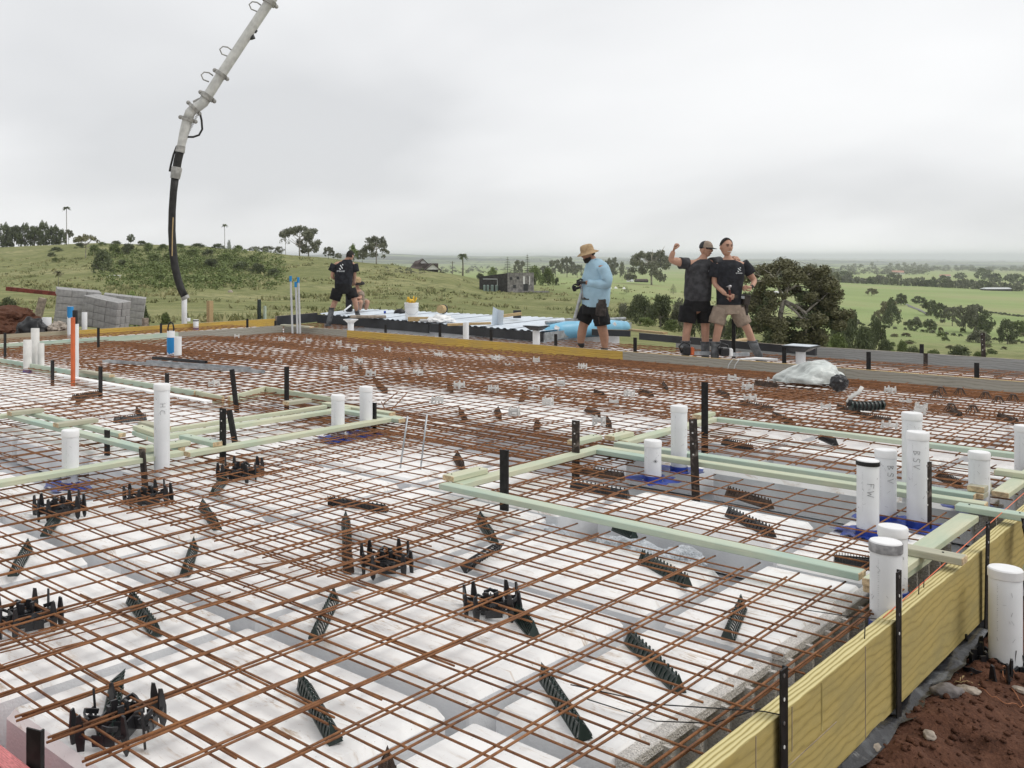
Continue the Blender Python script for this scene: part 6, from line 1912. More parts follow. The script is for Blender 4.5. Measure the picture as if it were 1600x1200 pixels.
# --- man in blue shirt and hat
a = Man('bearded man in pale blue shirt and straw hat, head bowed, standing with a rake', 928, 553, 16.0, skin='skin_dark')
J = a.J
core = [('pe', J(929, 474), (.165, .16)), ('be', J(931, 452), (.20, .20)), ('ch', J(932, 424), (.17, .165)), ('cl', J(930, 412), (.10, .13)), ('ne', J(926, 405), .070), ('he', J(922, 398), .066)]
armN = [('cl', J(930, 412), (.10, .13)), ('sN', J(937, 416, -.15), .075), ('eN', J(941, 443, -.20), .055), ('wN', J(910, 441, -.14), .038)]
armF = [('cl', J(930, 412), (.10, .13)), ('sF', J(929, 416, .15), .07), ('eF', J(925, 440, .2), .05), ('wF', J(906, 450, .04), .036)]
legN = [('pe', J(929, 474), (.165, .16)), ('hN', J(933, 490, -.09), .11), ('kN', J(938, 510, -.1), .082), ('cN', J(942, 526, -.09), .078), ('aN', J(943, 546, -.08), .045), ('tN', J(938, 552, -.1), .04)]
legF = [('pe', J(929, 474), (.165, .16)), ('hF', J(922, 490, .09), .11), ('kF', J(914, 508, .1), .080), ('cF', J(911, 524, .11), .078), ('aF', J(909, 542, .1), .046), ('tF', J(903, 547, .1), .038)]
hd = J(919, 397)
a.body([core, armN, armF, legN, legF], hd, 1.02, -1.45, .28, 0, hands=[])
face_parts(a.t, hd, 1.02, a.Rm, beard=True); hair_cap(a.t, hd, 1.02, a.Rm, low=.35)
a.cloth('shirt', [(930, 479, .205, .205), (931, 468, .215, .235), (930, 452, .235, .250), (931, 434, .222, .215), (933, 420, .195, .195), (932, 411, .160, .165), (929, 405, .095, .105)], [[(937, 418, -.15, .108), (942, 431, -.20, .102), (942, 443, -.22, .092), (928, 444, -.20, .080), (914, 442, -.16, .062)], [(929, 418, .15, .10), (922, 440, .20, .08), (911, 448, .08, .058)]], 'shirt_blue')
mb = MB(); mb.tube([J(921, 409, -.06), J(928, 405, -.10), J(934, 405.5, -.05), J(934, 406, .06)], .026, 6, flat=.6); link('collar', mb.mesh('collar', M['shirt_blue'], smooth='all'), a.t)
a.cloth('shorts', [(929, 472, .19, .19), (929, 482, .205, .205), (929, 490, .20, .20)], [[(933, 484, -.09, .142), (937, 496, -.1, .138), (939, 507, -.1, .130)], [(922, 484, .09, .142), (916, 496, .1, .132), (912, 504, .1, .122)]], 'shorts_black')
mb = MB(); hand(mb, J(911, 441, -.14), (-1, .1, 0), (.2, .9, -.4), s=1.25, curl=1.2); hand(mb, J(907, 449, .03), (-.9, -.3, -.2), (0, .9, .2), s=1.2, curl=1.2)
link('work_gloves', mb.mesh('work_gloves', M['black_band'], smooth='all'), a.t)
for k, (px, py, dd) in enumerate([(909, 543, .1), (941, 549, -.09)]):
    mb = MB(); mb.tube([J(px + 1, py - 6, dd), J(px + 1, py, dd)], [.06, .055], 10); mb.tube([J(px + 4, py + 3, dd), J(px - 2, py + 3, dd), J(px - 9, py + 5, dd)], [.045, .05, .035], 10)
    link('shoe', mb.mesh('shoe', M['black_band'], smooth='all'), a.t)
# hat
Rm = a.Rm; mb = MB(); n_ = 24; vs = []
prof = [(.001, .155), (.05, .158), (.085, .145), (.098, .11), (.102, .055), (.105, .045), (.150, .022), (.165, .010), (.163, .004), (.105, .035)]
for r_, z in prof:
    for k in range(n_):
        th = 2 * math.pi * k / n_
        vs.append(Rm @ Vector((r_ * .92 * math.cos(th), r_ * 1.08 * math.sin(th), z)) * 1.02 + hd)
mb.add(vs, [(i * n_ + k, i * n_ + (k + 1) % n_, (i + 1) * n_ + (k + 1) % n_, (i + 1) * n_ + k) for i in range(len(prof) - 1) for k in range(n_)])
hat = link('hat', mb.mesh('hat', M['hat'], smooth='all'), a.t)
mb = MB(); mb.box(J(934, 482, -.20), (.17, .07, .22), mat=Matrix.Rotation(.08, 3, 'Y'), b=.02); mb.box(J(935, 470, -.21), (.13, .05, .08), b=.012); mb.box(J(935, 487, -.24), (.12, .03, .12), b=.01); mb.tube([J(930, 494, -.22), J(932, 505, -.2)], .012, 6)
link('tool_pouch', mb.mesh('tool_pouch', M['belt']), a.t)
K = 24; bm_ = MB()
for z_ in (J(0, 468).z, J(0, 464).z): bm_.v += [(J(930, 466).x + .222 * math.cos(6.283 * k / K), .235 * math.sin(6.283 * k / K), z_) for k in range(K)]
bm_.f = [(k, (k + 1) % K, K + (k + 1) % K, K + k) for k in range(K)]; bm_.m = [0] * K
link('belt', bm_.mesh('belt', M['belt'], smooth='all'), a.t)
t = thing('rake', 'blue grey handled rake held by the man in the straw hat', 'rake', a.t.location, AZ)
mb = MB(); mb.tube([J(905, 438, -.10), J(910, 466, -.06)], .012, 6); mb.tube([J(908, 458, -.02), J(899, 498, .05)], .026, 8); link('handle', mb.mesh('handle', M['galv'], smooth=True), t)
mb = MB(); mb.box(J(898, 500, .05), (.30, .03, .04), b=.004); link('head', mb.mesh('head', M['galv']), t)

# --- man in black seen from behind
a = Man('man in black t-shirt and shorts seen from behind, stooping beside the silver deck', 537, 510, 22.2)
J = a.J
core = [('pe', J(537, 449), (.155, .12)), ('be', J(536, 436), (.15, .12)), ('ch', J(537, 420), (.17, .13)), ('cl', J(539, 411, -.02), (.13, .08)), ('ne', J(543, 405, -.02), .065), ('he', J(545, 402), .06)]
armL = [('cl', J(539, 411, -.02), (.13, .08)), ('sL', J(524, 413), .06), ('eL', J(518.5, 432, .02), .045), ('wL', J(529, 440, .2), .032)]
armR = [('cl', J(539, 411, -.02), (.13, .08)), ('sR', J(553, 413), .06), ('eR', J(554, 431, .05), .045), ('wR', J(553, 441, .2), .032)]
legL = [('pe', J(537, 449), (.155, .12)), ('hL', J(528, 459), .09), ('kL', J(522, 475), .065), ('cL', J(518, 485), .062), ('aL', J(514, 502), .042)]
legR = [('pe', J(537, 449), (.155, .12)), ('hR', J(547, 457), .09), ('kR', J(554, 468, -.05), .066), ('cR', J(556, 477, -.05), .062), ('aR', J(558, 488), .042)]
hd = J(547, 400)
a.body([core, armL, armR, legL, legR], hd, .98, 2.5, .2, 0, hands=[(J(529, 440, .2), (.6, .6, -.2), (0, 0, -1), dict(s=1.0, curl=.8)), (J(553, 441, .2), (-.2, .8, -.3), (0, 0, -1), dict(s=1.0, curl=.8))])
hair_cap(a.t, hd, .98, a.Rm, low=.45); face_parts(a.t, hd, .98, a.Rm)
a.cloth('tshirt', [(536, 449, .190, .14), (537, 436, .200, .145), (538, 422, .225, .152), (538, 414, .218, .14), (540, 409.5, .165, .112), (543, 405.5, .09, .09)], [[(523, 413, .092), (518, 424, .088)], [(553, 412.5, .092), (556, 425, .088)]], 'shirt_black')
a.cloth('shorts', [(536, 443, .190, .145), (537, 455, .205, .155), (537, 459, .20, .15)], [[(528, 452, .135), (523, 469, .130)], [(547, 452, .135), (552, 466, -.03, .130)]], 'shorts_black')
a.boots([(J(518.5, 481), J(514, 505), J(509, 508, .08)), (J(555.5, 472), J(558, 488), J(561, 490, .13))])
a.logo(J(533.5, 418, -.155), .155, (-.1, -1, .1), back=True)
# --- crouching man behind him
a = Man('crouching man in a wide dark hat, half hidden behind the man in black', 566, 487, 24.5)
J = a.J
core = [('pe', J(562, 478, .1), (.15, .13)), ('be', J(560, 470, .05), (.13, .12)), ('ch', J(558, 460), (.15, .12)), ('cl', J(558, 454), (.12, .08)), ('ne', J(558, 450), .055), ('he', J(558, 446), .052)]
armR = [('cl', J(558, 454), (.12, .08)), ('sR', J(564, 457, -.1), .055), ('eR', J(563, 466, -.2), .042), ('wR', J(556, 464, -.3), .03)]
armL = [('cl', J(558, 454), (.12, .08)), ('sL', J(552, 457, -.1), .055), ('eL', J(552, 466, -.2), .042), ('wL', J(558, 470, -.3), .03)]
legR = [('pe', J(562, 478, .1), (.15, .13)), ('kR', J(575, 469, -.2), .065), ('aR', J(571, 484, -.15), .045)]
legL = [('pe', J(562, 478, .1), (.15, .13)), ('kL', J(563, 470, -.3), .065), ('aL', J(562, 484, -.2), .045)]
hd = J(558, 442)
a.body([core, armL, armR, legL, legR], hd, .95, .3, .3, 0, hands=[(J(556, 464, -.3), (-.2, -1, 0), (0, 0, -1), dict(s=1, curl=.8)), (J(558, 470, -.3), (.2, -1, 0), (0, 0, -1), dict(s=1, curl=.8))])
face_parts(a.t, hd, .95, a.Rm); hair_cap(a.t, hd, .95, a.Rm)
a.cloth('tshirt', [(561, 477, .15, .14, .05), (559, 465, .17, .14, .02), (558, 457, .18, .13), (558, 452, .09, .08)], [[(564, 457, -.1, .07), (564, 462, -.15, .065)], [(552, 457, -.1, .07), (551, 462, -.15, .065)]], 'shorts_tan')
a.cloth('shorts', [(562, 478, .15, .14, .1), (562, 474, .15, .14, .08)], [[(564, 477, 0, .10), (573, 471, -.15, .09)], [(562, 477, 0, .10), (562, 472, -.25, .09)]], 'timber_grey')
Rm = a.Rm; mb = MB(); vs = []
prof = [(.001, .14), (.06, .14), (.09, .11), (.10, .04), (.19, .01), (.19, .0), (.10, .02)]
for r_, z in prof:
    for k in range(n_):
        th = 2 * math.pi * k / n_; vs.append(Rm @ Vector((r_ * math.cos(th), r_ * math.sin(th), z)) + hd)
mb.add(vs, [(i * n_ + k, i * n_ + (k + 1) % n_, (i + 1) * n_ + (k + 1) % n_, (i + 1) * n_ + k) for i in range(len(prof) - 1) for k in range(n_)])
mb.m = [1 if f[0] // n_ >= 3 else 0 for f in mb.f]
link('hat', mb.mesh('hat', [M['hat'], M['hair']], smooth='all'), a.t)
p = PD(545.5, 486, 23.6)
mb = MB(); mb.box((0, 0, .20), (.17, .16, .44), b=.03); mb.box((.0, 0, .43), (.12, .1, .06), b=.02)
tag(link('speaker_case', mb.mesh('speaker_case', M['black_band']), None, p, (0, 0, AZ)), 'upright black case standing between the man in black and the crouching man', 'case')
pole('white_tube', 'thin white tube slanting by the boots of the man in black', 'tube', (537, 486), (548, 477), .018, 'pvc', 22.6, 22.9, False)

# ------------------------------------------------------------------ vegetation
def crown_np(seed, clumps, n, leaf, shape='round', fat=0):
    """leaf quads scattered over many clumps; unit crown: radius 1, z from 0 to 1"""
    q = np.random.default_rng(seed)
    cs = []
    for c in clumps: cs.append(c)
    cs = np.array(cs, float)                       # x, y, z, r
    if fat: cs[:, 3] *= fat
    w = cs[:, 3] ** 2; w /= w.sum()
    idx = q.choice(len(cs), n, p=w)
    d = q.normal(size=(n, 3)); d /= np.linalg.norm(d, axis=1)[:, None]
    rad = q.random(n) ** .45
    c = cs[idx]
    sq = .78 if shape != 'flat' else .58
    P = c[:, :3] + d * (rad * c[:, 3])[:, None] * np.array([1, 1, sq])
    a = q.normal(size=(n, 3)); a[:, 2] *= .6; a /= np.linalg.norm(a, axis=1)[:, None]
    b_ = np.cross(a, d + q.normal(size=(n, 3)) * .6); b_ /= (np.linalg.norm(b_, axis=1)[:, None] + 1e-9)
    s_ = (leaf * (.6 + .8 * q.random(n)))[:, None]
    a *= s_; b_ *= s_ * .6
    V = np.stack([P - a, P - b_ * .9, P + a, P + b_ * .9], axis=1).reshape(-1, 3)
    return V
def quads_mesh(name, V, m_):
    n = len(V) // 4
    me = bpy.data.meshes.new(name)
    me.vertices.add(len(V)); me.vertices.foreach_set('co', V.astype(np.float32).ravel())
    me.loops.add(n * 4); me.loops.foreach_set('vertex_index', np.arange(n * 4, dtype=np.int32))
    me.polygons.add(n); me.polygons.foreach_set('loop_start', np.arange(0, n * 4, 4, dtype=np.int32)); me.polygons.foreach_set('loop_total', np.full(n, 4, np.int32))
    me.update(calc_edges=True)
    me.materials.append(M[m_])
    return me
def clump_set(kind, seed):
    q = random.Random(seed); cl = []
    if kind == 'bush':
        for k in range(34):
            a = q.uniform(0, 6.28); z = q.random() ** .8; r_ = (1 - z * .75) * math.sqrt(q.random())
            cl.append((r_ * math.cos(a) * .82, r_ * math.sin(a) * .82, .08 + z * .74, q.uniform(.14, .28)))
    elif kind == 'round':
        for k in range(44):
            a = q.uniform(0, 6.28); z = q.uniform(.0, 1); w_ = math.sin(math.pi * (z * .82 + .14)) ** .7; r_ = w_ * (q.random() ** .4)
            cl.append((r_ * math.cos(a) * .85, r_ * math.sin(a) * .85, z * .88 + .04, q.uniform(.10, .24)))
    elif kind == 'gum':
        for k in range(32):
            a = q.uniform(0, 6.28); z = q.uniform(.08, 1) ** .8; r_ = (1 - .5 * z ** 2) * (q.random() ** .5)
            cl.append((r_ * math.cos(a), r_ * math.sin(a), z * .90, q.uniform(.10, .20)))
    elif kind == 'umbrella':
        for k in range(30):
            a = q.uniform(0, 6.28); r_ = q.random() ** .5
            cl.append((r_ * math.cos(a) * .95, r_ * math.sin(a) * .95, .92 - .30 * r_ * r_ + q.uniform(-.05, .05), q.uniform(.10, .18)))
    elif kind == 'poplar':
        for k in range(40):
            a = q.uniform(0, 6.28); z = q.random(); r_ = (1 - z ** 1.6) * .8 * math.sqrt(q.random())
            cl.append((r_ * math.cos(a), r_ * math.sin(a), .04 + z * .9, q.uniform(.12, .26)))
    return cl
PROTO = {}
def proto(kind, seed, n, leaf, m_, shape='round'):
    key = (kind, seed, n, leaf, m_)
    if key not in PROTO:
        PROTO[key] = quads_mesh('crown', crown_np(seed, clump_set(kind, seed), int(n * 1.7), leaf, shape, 1.35 if kind in ('gum', 'umbrella') else 1.15), m_)
    return PROTO[key]
def trunk_mesh(kind, seed, m_='bark'):
    key = ('t', kind, seed, m_)
    if key in PROTO: return PROTO[key]
    q = random.Random(seed + 50); mb = MB()
    H = {'bush': .5, 'round': .55, 'gum': .85, 'umbrella': .80, 'poplar': .7}[kind]
    th_ = {'bush': .05, 'round': .055, 'gum': .045, 'umbrella': .04, 'poplar': .05}[kind]
    mb.tube([(0, 0, -.05), (.01, 0, H * .3), (-.02, .01, H * .6), (.0, 0, H)], [th_, th_ * .8, th_ * .6, th_ * .3], 7)
    for k in range(9 if kind in ('gum', 'umbrella') else 6):
        a = q.uniform(0, 6.28); z0 = H * q.uniform(.3, .8); L = q.uniform(.4, .8)
        e_ = (L * math.cos(a), L * math.sin(a), z0 + L * q.uniform(.25, .6) * (1 if kind != 'umbrella' else .8))
        mid = (e_[0] * .45, e_[1] * .45, z0 + (e_[2] - z0) * .35)
        mb.tube([(0, 0, z0), mid, e_], [th_ * .45, th_ * .3, th_ * .12], 5)
    PROTO[key] = mb.mesh('trunk', M[m_], smooth='all')
    return PROTO[key]
def tree(label, px, pyb, h_px, w_px, kind='round', leafm='leaf_gum', cat='tree', group=None, name=None, n=1500, leaf=.075, trunk=.28, F=None, bark='bark', z=None):
    """tree whose foot is seen at (px, pyb); h_px, w_px = its size in the photo"""
    if F is None: p, F = on_terrain(px, pyb)
    else:
        p = FR(F, (px - CX) / FPX * F, terr(F, px))
    zt_ = HC - ((pyb - h_px) - HY) * F / FPX
    Hh = max(zt_ - p.z, .5); Wd = w_px * F / FPX / 2
    sd = rng.randrange(3)
    t = thing(name or ('tree' if kind != 'bush' else 'bush'), label, cat, (p.x, p.y, p.z - .02 * Hh), rng.uniform(0, 6.28), group)
    c0_ = trunk if kind != 'bush' else .0
    link('crown', proto(kind, sd, n, leaf, leafm, 'flat' if kind in ('gum', 'umbrella') else 'round'), t, (0, 0, Hh * c0_), None, (Wd * .93, Wd * .93, Hh * (1 - c0_)))
    if kind != 'bush' or Hh > 2:
        link('trunk', trunk_mesh(kind, sd, bark), t, (0, 0, 0), None, (Wd * .9, Wd * .9, Hh * (1.0 if kind != 'bush' else .8)))
    return t
def palm(label, px, pyb, h_px, crown_px, frond='leaf_dark', n=26, group='palms on the left hill', F=None, tw=.012):
    p, F0 = on_terrain(px, pyb)
    F = F or F0; p = FR(F, (px - CX) / FPX * F, terr(F, px))
    H = h_px * F / FPX; Rr = crown_px * F / FPX / 2; q = random.Random(px)
    t = thing('palm_tree', label, 'palm tree', p, 0, group)
    link('trunk', MB().tube([(0, 0, -.3), (Rr * .05, 0, H * .4), (-Rr * .04, 0, H * .8), (0, 0, H - Rr * .55)], [H * tw * 1.3, H * tw, H * tw * .9, H * tw], 8).mesh('trunk', M['bark'], smooth='all'), t)
    mb = MB(); top = Vector((0, 0, H - Rr * .6))
    for k in range(n):
        a = k * 2.4; el = q.uniform(-.5, 1.35)
        d = Vector((math.cos(a), math.sin(a), 0)); pts = []
        for j in range(6):
            u_ = j / 5
            pts.append(top + d * (Rr * u_ * math.cos(el * .7)) + Vector((0, 0, Rr * (math.sin(el) * u_ * .8 - .55 * u_ * u_))))
        sd = Vector((-d.y, d.x, 0))
        for j in range(5):
            w0 = Rr * .13 * math.sin(math.pi * (j / 5 * .9 + .1)); w1 = Rr * .13 * math.sin(math.pi * min(1, ((j + 1) / 5 * .9 + .1)))
            for s_ in (-1, 1):
                mb.add([pts[j], pts[j + 1], pts[j + 1] + sd * s_ * w1 + Vector((0, 0, -w1 * .8)), pts[j] + sd * s_ * w0 + Vector((0, 0, -w0 * .8))], [(0, 1, 2, 3)])
    link('crown', mb.mesh('crown', M[frond]), t)
    return t
def norfolk(label, px, pyb, h_px, w_px, F=None):
    p, F0 = on_terrain(px, pyb); F = F or F0
    p = FR(F, (px - CX) / FPX * F, terr(F, px))
    H = (HC - ((pyb - h_px) - HY) * F / FPX) - p.z; Rr = w_px * F / FPX / 2
    t = thing('norfolk_pine', label, 'pine tree', p, 0, 'norfolk pines')
    link('trunk', MB().tube([(0, 0, -.3), (0, 0, H)], [H * .02, H * .003], 7).mesh('trunk', M['bark']), t)
    mb = MB(); L = 13
    for i in range(L):
        z = H * (.12 + .86 * i / L); r_ = Rr * (1 - i / L) ** .8 * (1.0 if i > 1 else .8) + Rr * .04
        nb = 8
        for k in range(nb):
            a = 6.283 * k / nb + i * .5; d = Vector((math.cos(a), math.sin(a), 0)); sd = Vector((-d.y, d.x, 0))
            for dz in (0, .02):
                mb.add([Vector((0, 0, z)), Vector((0, 0, z + dz * H)) + d * r_ * .55 + sd * r_ * .13, Vector((0, 0, z + H * .012)) + d * r_, Vector((0, 0, z + dz * H)) + d * r_ * .55 - sd * r_ * .13], [(0, 1, 2, 3)])
            mb.tube([(0, 0, z), d * r_ + Vector((0, 0, z + H * .015))], [H * .006, H * .004], 4)
    link('crown', mb.mesh('crown', M['leaf_dark']), t)
    return t

# left ridge wood
GR = 'row of gum trees on the left ridge'
for k, (px, h, w_) in enumerate([(6, 36, 34), (22, 35, 34), (38, 36, 34), (54, 34, 36), (69, 39, 34), (84, 33, 32), (96, 27, 22), (-12, 34, 26), (-30, 32, 28)]):
    tree('gum tree in the dense row on the left ridge', px, 386, h, w_, 'round', 'leaf_dark', group=GR, n=1500, leaf=.06, trunk=.06, F=352)
tree('small gum right behind the tall thin palm on the ridge', 107, 384, 26, 18, 'gum', 'leaf_gum', n=700, leaf=.09, trunk=.45, F=345)
palm('tall thin palm standing on the left ridge against the sky', 104, 384, 63, 15, 'leaf_dark', F=320, tw=.0085)
palm('thin palm leaning slightly on the ridge right of the hose', 351, 388, 41, 12, 'leaf_dark', F=258, tw=.010)
palm('small palm low on the grass behind the block stacks', 91, 456, 36, 21, 'leaf_olive', n=34, tw=.012)
tree('flat topped spreading tree on the left hill slope', 134, 404, 38, 42, 'umbrella', 'leaf_olive', n=600, leaf=.07, trunk=.25, bark='bark_pale')
tree('small round tree on the ridge left of the hose', 204, 382, 16, 16, 'round', 'leaf_dark', n=500, leaf=.10, F=292)
# hill bushes: individual clumps
GB = 'bushes on the left hillside'
hb = [(160, 428, 42, 52, 'leaf_dark'), (180, 402, 24, 40, 'leaf_green'), (148, 400, 20, 36, 'leaf_green'), (200, 398, 20, 40, 'leaf_dark'), (232, 394, 16, 36, 'leaf_green'), (125, 388, 10, 30, 'leaf_dark'), (88, 394, 9, 34, 'leaf_dark'), (80, 402, 8, 24, 'leaf_dark'), (86, 410, 8, 20, 'leaf_green'), (255, 392, 12, 30, 'leaf_green'), (240, 412, 16, 40, 'leaf_green'), (210, 425, 14, 34, 'leaf_green'), (190, 418, 14, 30, 'leaf_dark'), (300, 402, 14, 44, 'leaf_green'), (330, 420, 18, 44, 'leaf_dark'), (352, 412, 18, 44, 'leaf_green'), (376, 424, 18, 46, 'leaf_dark'), (402, 428, 18, 44, 'leaf_dark'), (428, 434, 16, 40, 'leaf_dark'), (310, 388, 9, 40, 'leaf_dark'), (340, 389, 9, 34, 'leaf_dark'), (372, 394, 12, 36, 'leaf_green'), (285, 424, 14, 40, 'leaf_green'), (265, 408, 14, 40, 'leaf_green'), (250, 440, 12, 30, 'leaf_green'), (358, 386, 14, 14, 'leaf_dark'), (222, 384, 9, 30, 'leaf_dark'), (182, 384, 9, 30, 'leaf_dark'), (395, 410, 12, 40, 'leaf_green'), (300, 438, 10, 40, 'leaf_green'), (160, 385, 8, 26, 'leaf_green'), (280, 388, 8, 34, 'leaf_green'), (325, 402, 14, 36, 'leaf_dark')]
for k, (px, py, h, w_, lm) in enumerate(hb):
    lab = 'largest dark round bush on the left hillside' if k == 0 else ('dark scrubby bush growing on the left hillside' if lm == 'leaf_dark' else 'green scrubby bush growing on the left hillside')
    tree(lab, px, py, h, w_, 'bush', lm, cat='bush', group=GB, n=900, leaf=.055)
for k, (px, py, h, w_, lm, lab) in enumerate([
    (13, 500, 38, 50, 'leaf_dark', 'dark bush behind the soil mound at the left edge'),
    (-6, 500, 34, 40, 'leaf_dark', 'dark bush cut by the left picture edge'),
    (204, 508, 52, 46, 'leaf_light', 'pale green bush right behind the block stacks'),
    (222, 508, 38, 34, 'leaf_dark', 'darker low bush right of the block stacks'),
    (258, 508, 16, 26, 'leaf_green', 'small green shrub left of the hose end'),
    (40, 506, 18, 26, 'leaf_green', 'small green shrub behind the black bag'),
    (128, 462, 9, 12, 'leaf_dark', 'small dark weed clump above the block stack'),
    (165, 466, 9, 10, 'leaf_dark', 'small dark weed clump above the red beam')]):
    tree(lab, px, py, h, w_, 'bush', lm, cat='bush', F=36 if py > 490 else 60, n=2600, leaf=.05)
# hillside scrub that reads as a mass
q = np.random.default_rng(3)
VV = []
for k in range(1700):
    px = q.uniform(150, 440); py = q.uniform(392, 455)
    if q.random() > math.exp(-((px - 300) / 130) ** 2 - ((py - 418) / 26) ** 2) * 1.1: continue
    p, F = on_terrain(px, py)
    s_ = q.uniform(.5, 1.5)
    V = crown_np(k, [(0, 0, .3, .8), (.6, .2, .2, .5), (-.5, .3, .2, .5)], 40, .16)
    VV.append(V * s_ + np.array(p))
o = link('hillside_scrub', quads_mesh('hillside_scrub', np.concatenate(VV), 'leaf_green')); tag(o, 'low green scrub covering the left hillside', 'scrub', kind='stuff')
VV = []
for k in range(5200):
    px = q.uniform(-60, 1130); py = q.uniform(400, 505)
    p, F = on_terrain(px, py)
    if F > 320: continue
    if mnoise.noise(Vector((p.x / 14, p.y / 14, 2))) < -.02: continue
    s_ = q.uniform(.10, .30) * (1 if F < 100 else 1.5)
    n_ = 9
    b0 = q.normal(size=(n_, 3)) * np.array([.9, .9, .05]); tp_ = b0 + q.normal(size=(n_, 3)) * np.array([.5, .5, .2]) + np.array([0, 0, .9])
    wv_ = q.normal(size=(n_, 3)) * .22; wv_[:, 2] = 0
    V = np.stack([b0 - wv_, b0 + wv_, tp_ + wv_ * .2, tp_ - wv_ * .2], axis=1).reshape(-1, 3)
    VV.append(V * s_ + np.array(p))
M['grass_tuft'] = mat('grass_tufts', (0.175, 0.190, 0.080), 0.9, vcol=(0.33, 0.31, 0.16), vscale=.25, thr=(.42, .6), coords='Object')
o = link('grass_tufts', quads_mesh('grass_tufts', np.concatenate(VV), 'grass_tuft')); tag(o, 'rough tufts of grass on the near hillside', 'grass', kind='stuff')

# trees left of centre on the skyline
tree('tall spreading gum on the skyline left of the man in black', 468, 404, 52, 62, 'umbrella', 'leaf_gum', n=1500, leaf=.05, trunk=.20, F=250, bark='bark_pale')
tree('dense lower gum under the tall spreading one', 482, 405, 40, 46, 'round', 'leaf_gum', n=1500, leaf=.06, trunk=.2, F=252)
tree('thin bare armed tree at the left of the spreading gum', 446, 402, 46, 22, 'gum', 'leaf_gum', n=240, leaf=.07, trunk=.4, F=255, bark='bark_pale')
for k, (px, h, w_) in enumerate([(398, 16, 28), (418, 17, 30), (436, 16, 24)]):
    tree('one of the low pale trees on the ridge left of the spreading gum', px, 401, h, w_, 'round', 'leaf_gum', group='low pale trees on the ridge', n=500, leaf=.08, trunk=.15, F=262)
for k, (px, h, w_, lab) in enumerate([(513, 24, 22, 'small gum just left of the head of the man in black'), (528, 14, 18, 'low tree behind the head of the man in black'), (552, 28, 26, 'leafy light tree right of the head of the man in black'), (566, 20, 20, 'low tree left of the round skyline gum')]):
    tree(lab, px, 409, h, w_, 'gum' if k != 2 else 'poplar', 'leaf_gum' if k != 2 else 'leaf_light', n=700, leaf=.08, trunk=.2, F=235)
tree('large round gum on the skyline right of the man in black', 588, 412, 44, 50, 'gum', 'leaf_gum', n=1700, leaf=.05, trunk=.18, F=222, bark='bark_pale')
# middle
palm('broad date palm standing on the slope left of the shed', 723, 433, 38, 20, 'leaf_dark', n=44, group=None, F=255, tw=.03)
norfolk('left norfolk pine behind the dark shed', 793, 434, 34, 20, F=300)
norfolk('right norfolk pine behind the dark shed', 824, 432, 36, 18, F=330)
GM = 'trees behind the dark shed'
for px, h, w_, kd, lm, lab in [(836, 24, 42, 'bush', 'leaf_light', 'bright green bush right behind the shed roof'), (856, 22, 34, 'bush', 'leaf_green', 'green bush right of the shed'), (770, 20, 26, 'poplar', 'leaf_light', 'light green tree left of the norfolk pines'), (750, 12, 22, 'bush', 'leaf_dark', 'low dark bush left of the shed roof'), (690, 8, 22, 'bush', 'leaf_dark', 'low bush by the gabled house'), (870, 6, 12, 'bush', 'leaf_dark', 'tiny bush on the grass right of the shed')]:
    tree(lab, px, 441, h + 3, w_, kd, lm, group=GM, n=1300, leaf=.055, trunk=.1, F=262, cat='bush' if kd == 'bush' else 'tree')
for px, pyb, h, w_, F, lab in [(868, 432, 28, 26, 620, 'grey green tree left of the straw hat'), (886, 432, 32, 30, 640, 'tall grey green tree directly behind the straw hat'), (852, 432, 18, 22, 650, 'low grey tree left of the straw hat'), (812, 428, 22, 22, 600, 'bare topped tree between the norfolk pines'), (902, 432, 20, 22, 630, 'grey tree behind the shoulder of the man in blue'), (955, 428, 26, 26, 620, 'grey green tree right of the man in blue'), (972, 430, 22, 12, 520, 'narrow dark tree right of the man in blue')]:
    tree(lab, px, pyb, h, w_, 'gum', 'leaf_gum', group='grey trees in the middle distance', n=1000, leaf=.07, trunk=.15, F=F)
tree('very large rounded tree left of the flexing man', 1018, 444, 56, 84, 'gum', 'leaf_gum', n=4200, leaf=.038, trunk=.10, F=380, bark='bark_pale')
norfolk('tiny norfolk pine on the lawn beside the flexing man', 1052, 460, 17, 14)
norfolk('tiny norfolk pine on the lawn right of the man in blue', 979, 459, 13, 12)
GN = 'dark shrubs on the near slope behind the men'
for px, pyb, h, w_, lm in [(1000, 505, 48, 60, 'leaf_dark'), (1032, 512, 58, 64, 'leaf_dark'), (1062, 512, 46, 50, 'leaf_gum'), (975, 500, 30, 34, 'leaf_gum'), (1010, 520, 26, 44, 'leaf_green'), (1050, 524, 26, 50, 'leaf_green'), (1085, 524, 50, 44, 'leaf_dark'), (1120, 528, 56, 54, 'leaf_gum'), (1150, 530, 60, 50, 'leaf_dark')]:
    tree('%s shrub on the slope behind the hugging men' % {'leaf_dark': 'dark', 'leaf_gum': 'grey green', 'leaf_green': 'low green'}[lm], px, pyb, h, w_, 'bush', lm, cat='shrub', group=GN, n=2600, leaf=.04, F=64 + (530 - pyb) * .7)

